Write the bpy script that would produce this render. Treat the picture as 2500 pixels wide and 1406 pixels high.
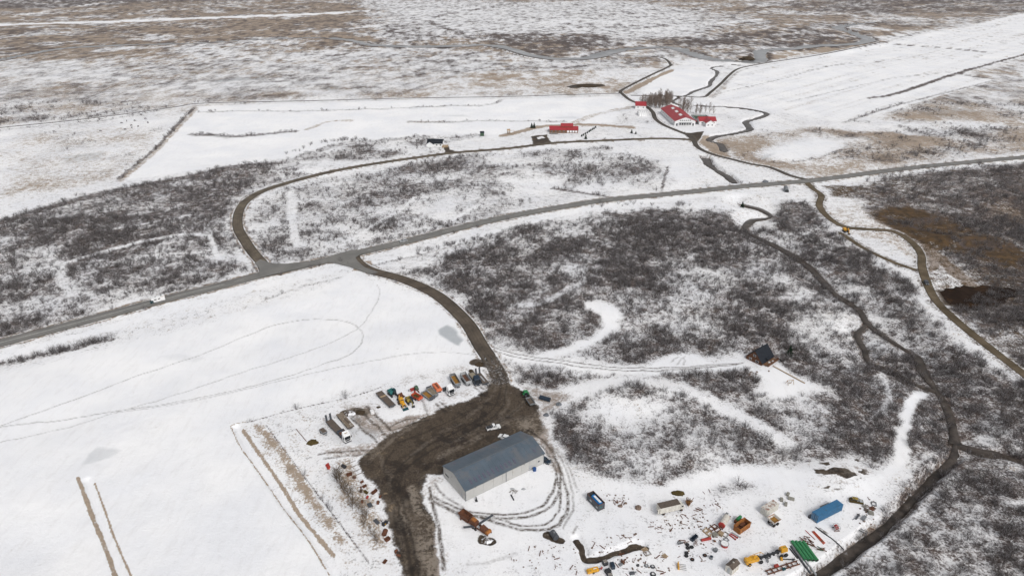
import bpy, math, random
import numpy as np
from mathutils import Matrix, Vector

for _o in list(bpy.data.objects):
    bpy.data.objects.remove(_o, do_unlink=True)
R = math.radians
SC = bpy.context.scene
COL = SC.collection

# ------------------------------------------------------------------ camera, sky, sun, exposure
cd = bpy.data.cameras.new('camera')
cam = bpy.data.objects.new('camera', cd)
COL.objects.link(cam)
cam.location = (0, 0, 160)
cam.rotation_euler = (R(90 - 26.51), 0, 0)
cd.sensor_width = 36
cd.lens = 24.05
cd.clip_start = 1
cd.clip_end = 30000
SC.camera = cam

SUN_ELEV, SUN_AZ = 46, 150          # high, diffuse, from behind the camera's right shoulder
w = bpy.data.worlds.new('World')
SC.world = w
w.use_nodes = True
nt = w.node_tree
bg = nt.nodes['Background']
sky = nt.nodes.new('ShaderNodeTexSky')
sky.sky_type = 'NISHITA'
sky.sun_disc = False
sky.sun_elevation = R(SUN_ELEV)
sky.sun_rotation = R(SUN_AZ)
sky.altitude = 300
sky.air_density = 1.0
sky.dust_density = 4.0
sky.ozone_density = 1.0
hsv = nt.nodes.new('ShaderNodeHueSaturation')   # an overcast lid: the blue of the clear sky mostly gone
hsv.inputs['Saturation'].default_value = 0.15
nt.links.new(sky.outputs[0], hsv.inputs['Color'])
nt.links.new(hsv.outputs[0], bg.inputs['Color'])
bg.inputs['Strength'].default_value = 0.15

sd = bpy.data.lights.new('sun', 'SUN')
sun = bpy.data.objects.new('sun', sd)
COL.objects.link(sun)
sd.energy = 1.3
sd.angle = R(14)
sd.color = (1.0, 0.97, 0.93)
# direction towards the sun: azimuth measured clockwise from +Y
_az, _el = R(SUN_AZ), R(SUN_ELEV)
_dir = Vector((math.sin(_az) * math.cos(_el), math.cos(_az) * math.cos(_el), math.sin(_el)))
sun.rotation_euler = _dir.to_track_quat('Z', 'Y').to_euler()

SC.view_settings.view_transform = 'Standard'
SC.view_settings.look = 'None'
SC.view_settings.exposure = 0.0
SC.view_settings.gamma = 1.0
SC.cycles.max_bounces = 5
SC.cycles.diffuse_bounces = 3

# ------------------------------------------------------------------ helpers
random.seed(7)
rng = np.random.default_rng(11)


class MB:
    """collects simple solids; build() links them as one mesh object"""

    def __init__(s):
        s.v = []
        s.f = []

    def add(s, vs, fs):
        n = len(s.v)
        s.v += [tuple(p) for p in vs]
        s.f += [tuple(i + n for i in f) for f in fs]
        return s

    def box(s, c, d, rz=0, ry=0, rx=0, top=(1, 1)):
        hx, hy, hz = d[0] / 2, d[1] / 2, d[2] / 2
        vs = []
        for z, k in ((-hz, (1, 1)), (hz, top)):
            for x, y in ((-hx, -hy), (hx, -hy), (hx, hy), (-hx, hy)):
                vs.append(Vector((x * k[0], y * k[1], z)))
        if rz or ry or rx:
            m = Matrix.Rotation(rz, 3, 'Z') @ Matrix.Rotation(ry, 3, 'Y') @ Matrix.Rotation(rx, 3, 'X')
            vs = [m @ p for p in vs]
        cc = Vector(c)
        return s.add([p + cc for p in vs],
                     [(3, 2, 1, 0), (4, 5, 6, 7), (0, 1, 5, 4), (1, 2, 6, 5), (2, 3, 7, 6), (3, 0, 4, 7)])

    def prism(s, prof, a, b, axis='y'):
        """profile extruded along an axis; profile (x,z) for y, (y,z) for x, (x,y) for z"""
        n = len(prof)
        vs = []
        for t in (a, b):
            for p, q in prof:
                vs.append((p, t, q) if axis == 'y' else (t, p, q) if axis == 'x' else (p, q, t))
        fs = [tuple(range(n)), tuple(range(2 * n - 1, n - 1, -1))]
        for i in range(n):
            j = (i + 1) % n
            fs.append((j, i, i + n, j + n))
        return s.add(vs, fs)

    def cyl(s, p0, p1, r0, r1=None, n=10):
        r1 = r0 if r1 is None else r1
        p0, p1 = Vector(p0), Vector(p1)
        d = (p1 - p0).normalized()
        u = d.orthogonal().normalized()
        w_ = d.cross(u)
        vs = []
        for p, r in ((p0, r0), (p1, r1)):
            for i in range(n):
                a = 2 * math.pi * i / n
                vs.append(p + (u * math.cos(a) + w_ * math.sin(a)) * r)
        fs = [tuple(range(n - 1, -1, -1)), tuple(range(n, 2 * n))]
        for i in range(n):
            j = (i + 1) % n
            fs.append((i, j, j + n, i + n))
        return s.add(vs, fs)

    def bar(s, p0, p1, a, b=None):
        b = a if b is None else b
        p0, p1 = Vector(p0), Vector(p1)
        d = (p1 - p0)
        L = d.length
        d.normalize()
        up = Vector((0, 0, 1)) if abs(d.z) < 0.95 else Vector((1, 0, 0))
        sd_ = d.cross(up).normalized()
        u = sd_.cross(d)
        vs = []
        for p in (p0, p1):
            for i, j in ((-1, -1), (1, -1), (1, 1), (-1, 1)):
                vs.append(p + sd_ * (i * a / 2) + u * (j * b / 2))
        return s.add(vs, [(3, 2, 1, 0), (4, 5, 6, 7), (0, 1, 5, 4), (1, 2, 6, 5), (2, 3, 7, 6), (3, 0, 4, 7)])

    def tube(s, pts, r, n=6):
        for a, b in zip(pts[:-1], pts[1:]):
            s.cyl(a, b, r, n=n)
        return s

    def ring(s, c, R1, r, axis='z', n=14, m=6):
        """torus"""
        vs, fs = [], []
        for i in range(n):
            a = 2 * math.pi * i / n
            for j in range(m):
                b = 2 * math.pi * j / m
                q = R1 + r * math.cos(b)
                p = (q * math.cos(a), q * math.sin(a), r * math.sin(b))
                if axis == 'y':
                    p = (p[0], p[2], p[1])
                elif axis == 'x':
                    p = (p[2], p[0], p[1])
                vs.append((p[0] + c[0], p[1] + c[1], p[2] + c[2]))
                fs.append((i * m + j, ((i + 1) % n) * m + j, ((i + 1) % n) * m + (j + 1) % m, i * m + (j + 1) % m))
        return s.add(vs, fs)

    def tub(s, x0, x1, y0, y1, z0, z1, t=0.08, flare=0.0):
        """open-topped box: floor and four walls of thickness t"""
        f = flare
        o = [(x0, y0, z0), (x1, y0, z0), (x1, y1, z0), (x0, y1, z0),
             (x0 - f, y0 - f, z1), (x1 + f, y0 - f, z1), (x1 + f, y1 + f, z1), (x0 - f, y1 + f, z1)]
        i = [(x0 + t - f, y0 + t - f, z1), (x1 - t + f, y0 + t - f, z1), (x1 - t + f, y1 - t + f, z1), (x0 + t - f, y1 - t + f, z1),
             (x0 + t, y0 + t, z0 + t), (x1 - t, y0 + t, z0 + t), (x1 - t, y1 - t, z0 + t), (x0 + t, y1 - t, z0 + t)]
        fs = [(3, 2, 1, 0), (0, 1, 5, 4), (1, 2, 6, 5), (2, 3, 7, 6), (3, 0, 4, 7),
              (4, 5, 9, 8), (5, 6, 10, 9), (6, 7, 11, 10), (7, 4, 8, 11),
              (8, 9, 13, 12), (9, 10, 14, 13), (10, 11, 15, 14), (11, 8, 12, 15), (12, 13, 14, 15)]
        return s.add(o + i, fs)

    def lump(s, c, d, seed=0, n=9, m=6, rough=0.25, flat=0.35):
        """a rock-like lump sitting on the ground"""
        rr = random.Random(seed)
        vs, fs = [], []
        for j in range(m + 1):
            ph = math.pi / 2 - j * (math.pi * 0.62) / m
            for i in range(n):
                a = 2 * math.pi * i / n
                k = 1 + rough * (rr.random() - 0.5) * 2
                vs.append((c[0] + d[0] * math.cos(ph) * math.cos(a) * k, c[1] + d[1] * math.cos(ph) * math.sin(a) * k,
                           c[2] + d[2] * (math.sin(ph) + 0.25) * (0.85 + 0.3 * rr.random())))
        for j in range(m):
            for i in range(n):
                k = (i + 1) % n
                fs.append((j * n + i, (j + 1) * n + i, (j + 1) * n + k, j * n + k))
        fs.append(tuple(range(n)))
        return s.add(vs, fs)

    def mesh(s, name, mat, smooth=False):
        me = bpy.data.meshes.new(name)
        me.from_pydata(s.v, [], s.f)
        if mat is not None:
            me.materials.append(M(mat) if isinstance(mat, str) else mat)
        if smooth:
            me.polygons.foreach_set('use_smooth', [True] * len(me.polygons))
        me.update()
        return me

    def build(s, name, mat, parent=None, loc=None, rz=0, smooth=False):
        return obj(name, s.mesh(name, mat, smooth), parent, loc, rz)


def obj(name, me, parent=None, loc=None, rz=0):
    o = bpy.data.objects.new(name, me)
    COL.objects.link(o)
    o.parent = parent
    if loc is not None:
        o.location = loc
    o.rotation_euler.z = rz
    return o


def tag(o, label, cat=None, group=None, kind=None):
    if label:
        o['label'] = label
    if cat:
        o['category'] = cat
    if group:
        o['group'] = group
    if kind:
        o['kind'] = kind
    return o


def thing(name, label, cat, at, group=None, dz=0.0):
    """an Empty at the thing's base; at = (x, y[, heading[, length]])"""
    o = bpy.data.objects.new(name, None)
    COL.objects.link(o)
    o.empty_display_size = 0.3
    o.location = (at[0], at[1], hz(at[0], at[1]) + dz)
    o.rotation_euler.z = at[2] if len(at) > 2 else 0
    return tag(o, label, cat, group)


def solo(name, mb, mat, label, cat, at, group=None, dz=0.0, smooth=False):
    """a thing that is one mesh"""
    o = mb.build(name, mat, None, (at[0], at[1], hz(at[0], at[1]) + dz), at[2] if len(at) > 2 else 0, smooth)
    return tag(o, label, cat, group)


def copy_thing(src, at, label=None, scale=1.0, name=None):
    r = src.copy()
    COL.objects.link(r)
    r.location = (at[0], at[1], hz(at[0], at[1]))
    r.rotation_euler.z = at[2] if len(at) > 2 else 0
    r.scale = (scale, scale, scale)
    if label:
        r['label'] = label
    for ch in src.children:
        c = ch.copy()
        COL.objects.link(c)
        c.parent = r
        for g in ch.children:
            d = g.copy()
            COL.objects.link(d)
            d.parent = c
    return r


# ------------------------------------------------------------------ materials
MATS = {}


def M(n):
    return MATS[n]


def mat(name, col, rough=0.7, metal=0.0, col2=None, amt=0.35, scale=1.5, var=0.18, detail=5, spec=0.4, bump=0.0):
    """procedural: base colour with noise variation and patches of a second colour (dirt, rust, snow)"""
    m = bpy.data.materials.new(name)
    m.use_nodes = True
    t = m.node_tree
    b = t.nodes['Principled BSDF']
    b.inputs['Roughness'].default_value = rough
    b.inputs['Metallic'].default_value = metal
    b.inputs['Specular IOR Level'].default_value = spec
    tc = t.nodes.new('ShaderNodeTexCoord')
    n1 = t.nodes.new('ShaderNodeTexNoise')
    n1.inputs['Scale'].default_value = scale
    n1.inputs['Detail'].default_value = detail
    n1.inputs['Roughness'].default_value = 0.65
    t.links.new(tc.outputs['Object'], n1.inputs['Vector'])
    rp = t.nodes.new('ShaderNodeValToRGB')
    lo = tuple(c * (1 - var) for c in col)
    hi = tuple(min(1, c * (1 + var)) for c in col)
    rp.color_ramp.elements[0].position = 0.3
    rp.color_ramp.elements[0].color = (*lo, 1)
    rp.color_ramp.elements[1].position = 0.7
    rp.color_ramp.elements[1].color = (*hi, 1)
    t.links.new(n1.outputs['Fac'], rp.inputs['Fac'])
    out = rp.outputs['Color']
    if col2:
        n2 = t.nodes.new('ShaderNodeTexNoise')
        n2.inputs['Scale'].default_value = scale * 0.7
        n2.inputs['Detail'].default_value = 6
        n2.inputs['Roughness'].default_value = 0.7
        t.links.new(tc.outputs['Object'], n2.inputs['Vector'])
        mr = t.nodes.new('ShaderNodeMapRange')
        mr.interpolation_type = 'SMOOTHSTEP'
        th = 0.72 - 0.44 * amt
        mr.inputs['From Min'].default_value = th - 0.07
        mr.inputs['From Max'].default_value = th + 0.07
        t.links.new(n2.outputs['Fac'], mr.inputs['Value'])
        mx = t.nodes.new('ShaderNodeMixRGB')
        t.links.new(mr.outputs['Result'], mx.inputs['Fac'])
        t.links.new(out, mx.inputs['Color1'])
        mx.inputs['Color2'].default_value = (*col2, 1)
        out = mx.outputs['Color']
    t.links.new(out, b.inputs['Base Color'])
    if bump:
        bp = t.nodes.new('ShaderNodeBump')
        bp.inputs['Strength'].default_value = bump
        t.links.new(n1.outputs['Fac'], bp.inputs['Height'])
        t.links.new(bp.outputs['Normal'], b.inputs['Normal'])
    MATS[name] = m
    return m


SNOW = (0.80, 0.81, 0.84)
RUST = (0.13, 0.05, 0.025)
mat('white_paint', (0.72, 0.72, 0.72), 0.4, col2=(0.45, 0.42, 0.38), amt=0.12)
mat('old_white', (0.56, 0.54, 0.49), 0.6, col2=(0.3, 0.22, 0.15), amt=0.2)
mat('cream_wall', (0.72, 0.72, 0.72), 0.75, var=0.06)
mat('panel_grey', (0.42, 0.415, 0.40), 0.55, var=0.05, scale=0.4, col2=(0.35, 0.33, 0.30), amt=0.2)
mat('trim_grey', (0.10, 0.115, 0.13), 0.5)
mat('roof_grey', (0.074, 0.098, 0.124), 0.45, var=0.16, scale=0.18, col2=(0.105, 0.112, 0.125), amt=0.4)
mat('roof_light', (0.085, 0.082, 0.115), 0.3, var=0.25, scale=1.2)
mat('roof_red', (0.30, 0.028, 0.035), 0.5, var=0.12, scale=0.4)
mat('roof_black', (0.016, 0.019, 0.025), 0.8, col2=(0.03, 0.034, 0.04), amt=0.25, spec=0.15)
mat('brown_wood', (0.11, 0.045, 0.020), 0.7, var=0.3, scale=3)
mat('deck_wood', (0.16, 0.085, 0.045), 0.75, var=0.3, scale=3, col2=SNOW, amt=0.1)
mat('grey_wood', (0.22, 0.20, 0.18), 0.8, var=0.3, scale=2, col2=SNOW, amt=0.22)
mat('tan_wood', (0.33, 0.24, 0.15), 0.8, var=0.25, scale=2, col2=SNOW, amt=0.15)
mat('glass', (0.015, 0.018, 0.022), 0.12, var=0.1, spec=0.6)
mat('tyre', (0.018, 0.018, 0.019), 0.85, var=0.2)
mat('black_steel', (0.025, 0.026, 0.03), 0.6, var=0.3, col2=(0.10, 0.075, 0.055), amt=0.15)
mat('dark_grey', (0.06, 0.065, 0.075), 0.6, var=0.25, col2=(0.13, 0.10, 0.08), amt=0.15)
mat('mid_grey', (0.17, 0.18, 0.19), 0.6, var=0.2, col2=(0.12, 0.09, 0.07), amt=0.18)
mat('light_grey', (0.36, 0.37, 0.38), 0.6, var=0.15, col2=(0.2, 0.16, 0.12), amt=0.15)
mat('steel', (0.40, 0.41, 0.42), 0.4, metal=0.5, var=0.15)
mat('concrete', (0.25, 0.24, 0.21), 0.9, var=0.2, col2=SNOW, amt=0.12)
mat('rust', (0.12, 0.045, 0.022), 0.85, var=0.35, scale=2.5, col2=(0.045, 0.022, 0.015), amt=0.35)
mat('rust_orange', (0.30, 0.115, 0.028), 0.75, var=0.25, scale=2, col2=(0.12, 0.045, 0.02), amt=0.3)
mat('rusty_white', (0.58, 0.56, 0.52), 0.7, var=0.1, scale=1.2, col2=(0.20, 0.085, 0.05), amt=0.42)
mat('red_paint', (0.34, 0.035, 0.03), 0.55, col2=RUST, amt=0.35)
mat('orange_red', (0.48, 0.075, 0.03), 0.55, col2=RUST, amt=0.32)
mat('salmon', (0.60, 0.16, 0.07), 0.55, col2=(0.35, 0.10, 0.05), amt=0.2)
mat('yellow', (0.60, 0.30, 0.02), 0.5, col2=(0.22, 0.13, 0.04), amt=0.32)
mat('dull_yellow', (0.28, 0.20, 0.03), 0.6, col2=(0.06, 0.05, 0.03), amt=0.4)
mat('ochre_floor', (0.27, 0.135, 0.025), 0.85, var=0.3, col2=(0.12, 0.06, 0.02), amt=0.3)
mat('brown_floor', (0.11, 0.055, 0.035), 0.9, var=0.25)
mat('grey_bed', (0.20, 0.165, 0.12), 0.9, var=0.25, col2=(0.11, 0.08, 0.05), amt=0.3)
mat('deck_brown', (0.105, 0.082, 0.066), 0.9, var=0.25, col2=(0.06, 0.045, 0.035), amt=0.3)
mat('snowy_deck', (0.19, 0.15, 0.11), 0.9, var=0.3, scale=1.5, col2=(0.62, 0.61, 0.60), amt=0.25)
mat('tarp_tan', (0.24, 0.205, 0.15), 0.8, var=0.15)
mat('teal', (0.012, 0.12, 0.115), 0.5, col2=(0.02, 0.04, 0.05), amt=0.25)
mat('teal_dark', (0.006, 0.045, 0.055), 0.4)
mat('green_paint', (0.02, 0.17, 0.055), 0.5)
mat('green_pipe', (0.035, 0.19, 0.075), 0.5, var=0.2, scale=0.8, col2=(0.10, 0.27, 0.15), amt=0.2)
mat('dull_green', (0.045, 0.085, 0.05), 0.7)
mat('navy', (0.012, 0.024, 0.042), 0.4)
mat('blue_container', (0.035, 0.135, 0.26), 0.6, var=0.18, scale=0.8, col2=(0.09, 0.10, 0.11), amt=0.22)
mat('blue_tank', (0.012, 0.16, 0.42), 0.45)
mat('blue_barrel', (0.01, 0.06, 0.2), 0.5)
mat('tank_pale', (0.52, 0.50, 0.45), 0.6, var=0.15, col2=(0.35, 0.09, 0.09), amt=0.25)
mat('boulder', (0.16, 0.115, 0.09), 0.95, var=0.3, bump=0.4)
mat('boulder_grey', (0.14, 0.15, 0.165), 0.95, var=0.3, bump=0.4)
mat('soil', (0.055, 0.040, 0.026), 1.0, var=0.35, scale=1.2, bump=0.5, spec=0.1)
mat('olive_soil', (0.075, 0.055, 0.022), 1.0, var=0.35, scale=1.2, bump=0.5, spec=0.1)
mat('soil_snow', (0.06, 0.042, 0.028), 1.0, var=0.3, scale=1.0, col2=SNOW, amt=0.45, spec=0.1)
mat('snow', SNOW, 0.7, var=0.03, spec=0.2)
mat('twig_frost', (0.30, 0.29, 0.30), 0.95, var=0.3, scale=0.6, spec=0.1)
mat('twig', (0.064, 0.052, 0.048), 0.95, var=0.35, scale=0.6, spec=0.1)
mat('twig_mid', (0.115, 0.088, 0.062), 0.95, var=0.3, scale=0.6, spec=0.1)
mat('twig_soft', (0.19, 0.150, 0.125), 0.95, var=0.3, scale=0.6, spec=0.1)
mat('twig_brown', (0.070, 0.052, 0.038), 0.95, var=0.35, scale=0.6, spec=0.1)
mat('bark', (0.085, 0.065, 0.05), 0.95, var=0.3, scale=2, spec=0.1)
mat('needles', (0.012, 0.026, 0.014), 0.9, var=0.4, scale=3, spec=0.1)
mat('horse', (0.035, 0.025, 0.02), 0.8)
mat('lamp_glass', (0.75, 0.75, 0.7), 0.2)
mat('line_paint', (0.62, 0.62, 0.60), 0.8, var=0.12, col2=(0.2, 0.2, 0.19), amt=0.2)

# ------------------------------------------------------------------ noise and distance tools
def _hash(ix, iy, seed):
    h = (ix.astype(np.int64) * 374761393 + iy.astype(np.int64) * 668265263 + seed * 974634777) & 0xFFFFFFFF
    h = ((h ^ (h >> 13)) * 1274126177) & 0xFFFFFFFF
    return ((h ^ (h >> 16)) & 0xFFFF).astype(np.float32) / 65535.0


def vnoise(x, y, seed=0):
    ix, iy = np.floor(x), np.floor(y)
    fx, fy = (x - ix).astype(np.float32), (y - iy).astype(np.float32)
    fx = fx * fx * (3 - 2 * fx)
    fy = fy * fy * (3 - 2 * fy)
    a, b = _hash(ix, iy, seed), _hash(ix + 1, iy, seed)
    c, d = _hash(ix, iy + 1, seed), _hash(ix + 1, iy + 1, seed)
    return (a + (b - a) * fx) * (1 - fy) + (c + (d - c) * fx) * fy


def fbm(x, y, lam, octv=3, seed=0, gain=0.55):
    s = np.zeros_like(x, dtype=np.float32)
    k, t = 1.0, 0.0
    for o in range(octv):
        s += k * vnoise(x / lam, y / lam, seed + o * 17)
        t += k
        k *= gain
        lam *= 0.5
    return s / t


def sm(a, b, x):
    t = np.clip((x - a) / (b - a), 0, 1)
    return t * t * (3 - 2 * t)


def smooth_line(p, step=4.0):
    """Catmull-Rom through the survey points"""
    p = [np.array(q, float) for q in p]
    p = [2 * p[0] - p[1]] + p + [2 * p[-1] - p[-2]]
    out = []
    for i in range(1, len(p) - 2):
        L = np.linalg.norm(p[i + 1] - p[i])
        n = max(2, min(24, int(L / step)))
        for k in range(n):
            t = k / n
            out.append(0.5 * ((2 * p[i]) + (-p[i - 1] + p[i + 1]) * t + (2 * p[i - 1] - 5 * p[i] + 4 * p[i + 1] - p[i + 2]) * t * t
                              + (-p[i - 1] + 3 * p[i] - 3 * p[i + 1] + p[i + 2]) * t ** 3))
    out.append(p[-2])
    return np.array(out)


def pdist(X, Y, pts, rmax, closed=False):
    """distance to a polyline, capped at rmax"""
    d = np.full(X.shape, rmax, np.float32)
    pts = np.asarray(pts, float)
    if closed:
        pts = np.vstack([pts, pts[:1]])
    lo, hi = pts.min(0) - rmax, pts.max(0) + rmax
    idx = np.nonzero((X > lo[0]) & (X < hi[0]) & (Y > lo[1]) & (Y < hi[1]))[0]
    if not len(idx):
        return d
    x, y = X[idx], Y[idx]
    dd = np.full(x.shape, rmax * rmax, np.float32)
    for (ax, ay), (bx, by) in zip(pts[:-1], pts[1:]):
        m = np.nonzero((x > min(ax, bx) - rmax) & (x < max(ax, bx) + rmax) & (y > min(ay, by) - rmax) & (y < max(ay, by) + rmax))[0]
        if not len(m):
            continue
        px, py = x[m] - ax, y[m] - ay
        vx, vy = bx - ax, by - ay
        t = np.clip((px * vx + py * vy) / (vx * vx + vy * vy + 1e-9), 0, 1)
        q = (px - t * vx) ** 2 + (py - t * vy) ** 2
        dd[m] = np.minimum(dd[m], q)
    d[idx] = np.sqrt(dd)
    return d


def inside(X, Y, poly):
    poly = np.asarray(poly, float)
    r = np.zeros(X.shape, bool)
    lo, hi = poly.min(0), poly.max(0)
    idx = np.nonzero((X > lo[0]) & (X < hi[0]) & (Y > lo[1]) & (Y < hi[1]))[0]
    x, y = X[idx], Y[idx]
    c = np.zeros(x.shape, bool)
    n = len(poly)
    for i in range(n):
        ax, ay = poly[i]
        bx, by = poly[i - 1]
        if ay == by:
            continue
        c ^= ((ay > y) != (by > y)) & (x < (bx - ax) * (y - ay) / (by - ay) + ax)
    r[idx] = c
    return r


def pmask(X, Y, poly, feather):
    i = inside(X, Y, poly)
    d = pdist(X, Y, poly, feather, True)
    return np.where(i, 0.5 + 0.5 * d / feather, 0.5 - 0.5 * d / feather)


# ------------------------------------------------------------------ the survey: roads and water (metres)
MAIN_ROAD = [(-240.21,257.24),(-230.65,264.55),(-211.48,278.99),(-190.85,295.11),(-178.59,305.06),(-168.28,312.76),(-151.74,324.16),(-135.99,336.25),(-118.9,346.89),(-102.97,356.95),(-86.4,368.08),(-67.82,380.44),(-50.65,392.83),(-32.53,405.9),(-13.36,418.97),(13.8,434.3),(42.4,448.2),(67.9,459.3),(102.9,469),(134.5,478.2),(167.4,488.2),(200.7,496.5),(234.9,505.6),(322.9,537),(434,568.1),(495.1,584.9)]
LOOP_ROAD = [(-135.91,341.51),(-141.1,351.86),(-151.07,366.29),(-162.84,385.58),(-172.34,402.39),(-178.8,418.22),(-184.9,439.9),(-186.3,461),(-179.7,482.9),(-156.2,513.9),(-134.8,533.6),(-111,549.8),(-83,565.6),(-52.8,580.9),(-18,591.6),(1.5,598.4),(39.5,615.4),(88.6,624.2),(132.5,630.9),(159.1,628.6),(166.7,624.2)]
FARM_ROAD = [(227,504.6),(217.1,516),(208.6,538.1),(196.6,547.4),(185.3,560.7),(172.5,577),(165.4,598.4),(167.1,624.2),(167.2,642.4),(161.8,656.8),(151.7,685.5),(148.6,712.8),(151.5,742.1),(150.1,769.3),(141.8,793.7),(136.7,812.4),(133.7,844.5),(134.7,865.5),(153,904.5),(193.6,982.9),(234.3,1059),(240.5,1082.8),(243.2,1133.6),(232.6,1160.6),(206.8,1165.3),(167.4,1169.9),(123.1,1129.2),(70.7,1120.5),(26.6,1160.6),(-10.6,1239.1),(-51.5,1293.4)]
WEST_TRACK = [(132.5,849.7),(74.1,842),(-9.7,829.4),(-130.1,819.6),(-232.4,805.3),(-350.1,791.4),(-374,771.4),(-414.3,734),(-459.5,699.8),(-504.5,673.4),(-543,644)]
EAST_TRACK = [(142.5,836.9),(171.5,834.4),(200.3,831.9),(226.4,826.9),(241.2,852.3),(272.2,916.3),(300.8,979.5),(327.8,1032.5),(355.2,1062.9),(415.1,1111.9),(506,1179.4),(620.3,1282.2),(687.7,1346.2)]
SHED_ROAD = [(-92.73,363.92),(-87.66,352.98),(-77.98,342.04),(-60.92,332.14),(-47.28,321.25),(-35.3,307.74),(-21.62,283.68),(-13.94,262.43),(-9.21,250.57),(-6.19,241.04),(-4.72,234.98)]
QUARRY_TRACK = [(222.9,499.5),(222,483.8),(222,469),(211.8,447.3),(208.5,424.2),(211.95,407.32),(225.12,403.09),(238.91,399.62),(241.45,382.35),(237.29,363.92),(229.23,347.99),(220.67,327.12),(213.94,305.95),(212.2,286.87),(212.42,264.9),(213.88,239.5),(215.52,218.12)]
BENCH_TRACK = [(204.85,396.88),(208.36,372.33),(215.67,352.98),(222.93,342.57)]
STREAM_A = [(162.1,457.2),(167.1,452.1),(171.8,447.1),(174.8,435),(169.1,429.6),(159.7,426.5),(150.71,413.21),(150.56,403.33),(154.69,394.49),(162.6,375.91),(168.39,354.76),(168.95,336.51),(169.55,316.9),(173.72,301.2),(171.44,287.48),(173.46,276.6),(177.07,264.92),(179.53,257.32),(175.91,246.53),(174.13,232.88),(171.97,221.66),(166.55,207.49),(161.96,197.99)]
STREAM_A2 = [(171.44,287.48),(161.58,276.6),(159.02,263.16),(156.11,252.99),(162.65,248.12),(167.39,237),(173.33,231.43)]
STREAM_E = [(161.96,197.99),(167.08,194.59),(172.78,191.92),(181.42,187.6),(191.64,183.82)]
DITCH = [(161.86,197.87),(156.32,190.06),(144.32,180.44),(128.8,167.77),(115.15,156.93),(101.33,147.62),(88.84,139.72),(78.15,133.43)]
STREAM_B = [(164.4,570.9),(162.7,546.6),(167.6,522),(169.5,503.2)]
STREAM_C = [(186,589.9),(189.2,616.3),(182.2,628.1),(193.9,643.3),(213.4,654.4),(232.9,669.2),(236.9,689.8),(240.5,704.2),(258.5,721),(274.3,742.6),(266,761.2),(247.2,774.1),(221.4,780.6),(205.9,785.1)]
STREAM_D = [(190,784.9),(185.5,803.1),(194.3,822.2),(213.6,847.2),(223.9,865.5),(252.5,901.5),(263.6,934.3),(285.9,989.3),(295,1021),(294.5,1050.8),(320.5,1070.2),(361.2,1082.2)]
RIVER = [(-262.9,1322.2),(-199.5,1299),(-140.4,1299),(-52.4,1316.3),(-7.2,1271.1),(20.6,1203.6),(53,1156),(85.1,1142.5),(125.4,1151.5),(153.5,1193.8),(191.6,1244.3),(239.9,1276.6),(282.3,1271.1),(299.6,1208.5),(309,1147),(339.7,1116.2),(385.8,1116.2),(425.6,1228.7),(466.7,1260.3),(499.5,1271.1),(547.5,1304.8),(631.9,1334.1),(688.3,1396.7),(703.4,1494.2),(710.7,1588.6),(772.9,1658.1),(860.2,1723.9)]
RIVER_W = [(-262.9,1322.2),(-315.1,1390.1),(-392.9,1416.5),(-482.6,1396.7),(-570.6,1340.1),(-638.6,1322.2),(-707.7,1310.5),(-769.4,1287.7),(-801.8,1244.3),(-806,1184.1),(-809.8,1129.2),(-820,1070.8)]
BROOK = [(-89.4,1774),(-176.9,1658.1),(-194.6,1883),(-83.4,2144.7)]

ROADS = [(MAIN_ROAD, 4.3), (LOOP_ROAD, 3.4), (FARM_ROAD, 2.6), (WEST_TRACK, 2.0), (EAST_TRACK, 2.4), (SHED_ROAD, 3.7), (QUARRY_TRACK, 2.5), (BENCH_TRACK, 2.0)]
ROADS = [(smooth_line(p), hw) for p, hw in ROADS]
WATERS = [  # line, half width, bed depth, half width of the valley cut, water level
    (smooth_line(STREAM_A), 0.95, 3.1, 19.0, -2.6), (smooth_line(STREAM_A2), 0.6, 3.1, 11.0, -2.62), (smooth_line(STREAM_E), 1.3, 3.1, 7.0, -2.58),
    (smooth_line(DITCH), 0.55, 2.9, 3.4, -2.56), (smooth_line(STREAM_B), 2.4, 2.2, 5.5, -1.5), (smooth_line(STREAM_C), 2.0, 1.8, 5.0, -1.0),
    (smooth_line(STREAM_D), 1.3, 1.4, 4.0, -0.6), (smooth_line(RIVER), 8.5, 1.6, 14.0, -0.5), (smooth_line(RIVER_W), 5.5, 1.6, 10.0, -0.53)]
YARD = [(-7.77,242.59),(-9.09,234.39),(-13.05,224.64),(-23.95,218.12),(-31.37,212.89),(-38.37,206.61),(-45,200.12),(-48.47,195.96),(-50.36,192.58),(-53.92,185.02),(-47.63,177.86),(-42.97,169.21),(-39.52,161.99),(-36.26,153.53),(-33.34,145.65),(-30.85,137.43),(-30.37,134.09),(-21.55,134.09),(-21.08,141.17),(-23.76,153.53),(-26.17,161.99),(-29.58,171.08),(-29.55,177.86),(-26.33,178.86),(-18.3,182.93),(12.12,202.97),(10.67,212.89),(10.58,219.46),(6.57,226.88),(-0.84,232.63),(-3.8,242.59)]
FLAT_YARD = [(-105.9,206.61),(-83.86,215.48),(-58.21,230.59),(-34.72,244.15),(-12.52,253.87),(1.69,234.98),(14.37,218.12),(15.99,191.48),(20.17,171.08),(47.05,171.08),(90.09,178.86),(117.85,172.98),(117.9,161.99),(88.22,139.72),(80.23,134.09),(-85.96,134.09)]
FARM_PAD = [(138.3,810),(202.1,887.4),(246.5,822),(198.2,645.6),(167.6,615.4),(139.1,661.7)]
TRENCH = [(19.46,151.26),(21.22,147.49),(21.7,143.69),(24.11,143.84),(28.78,145.65),(34.04,147.65),(36.98,149.2),(38.86,148.73)]
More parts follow.
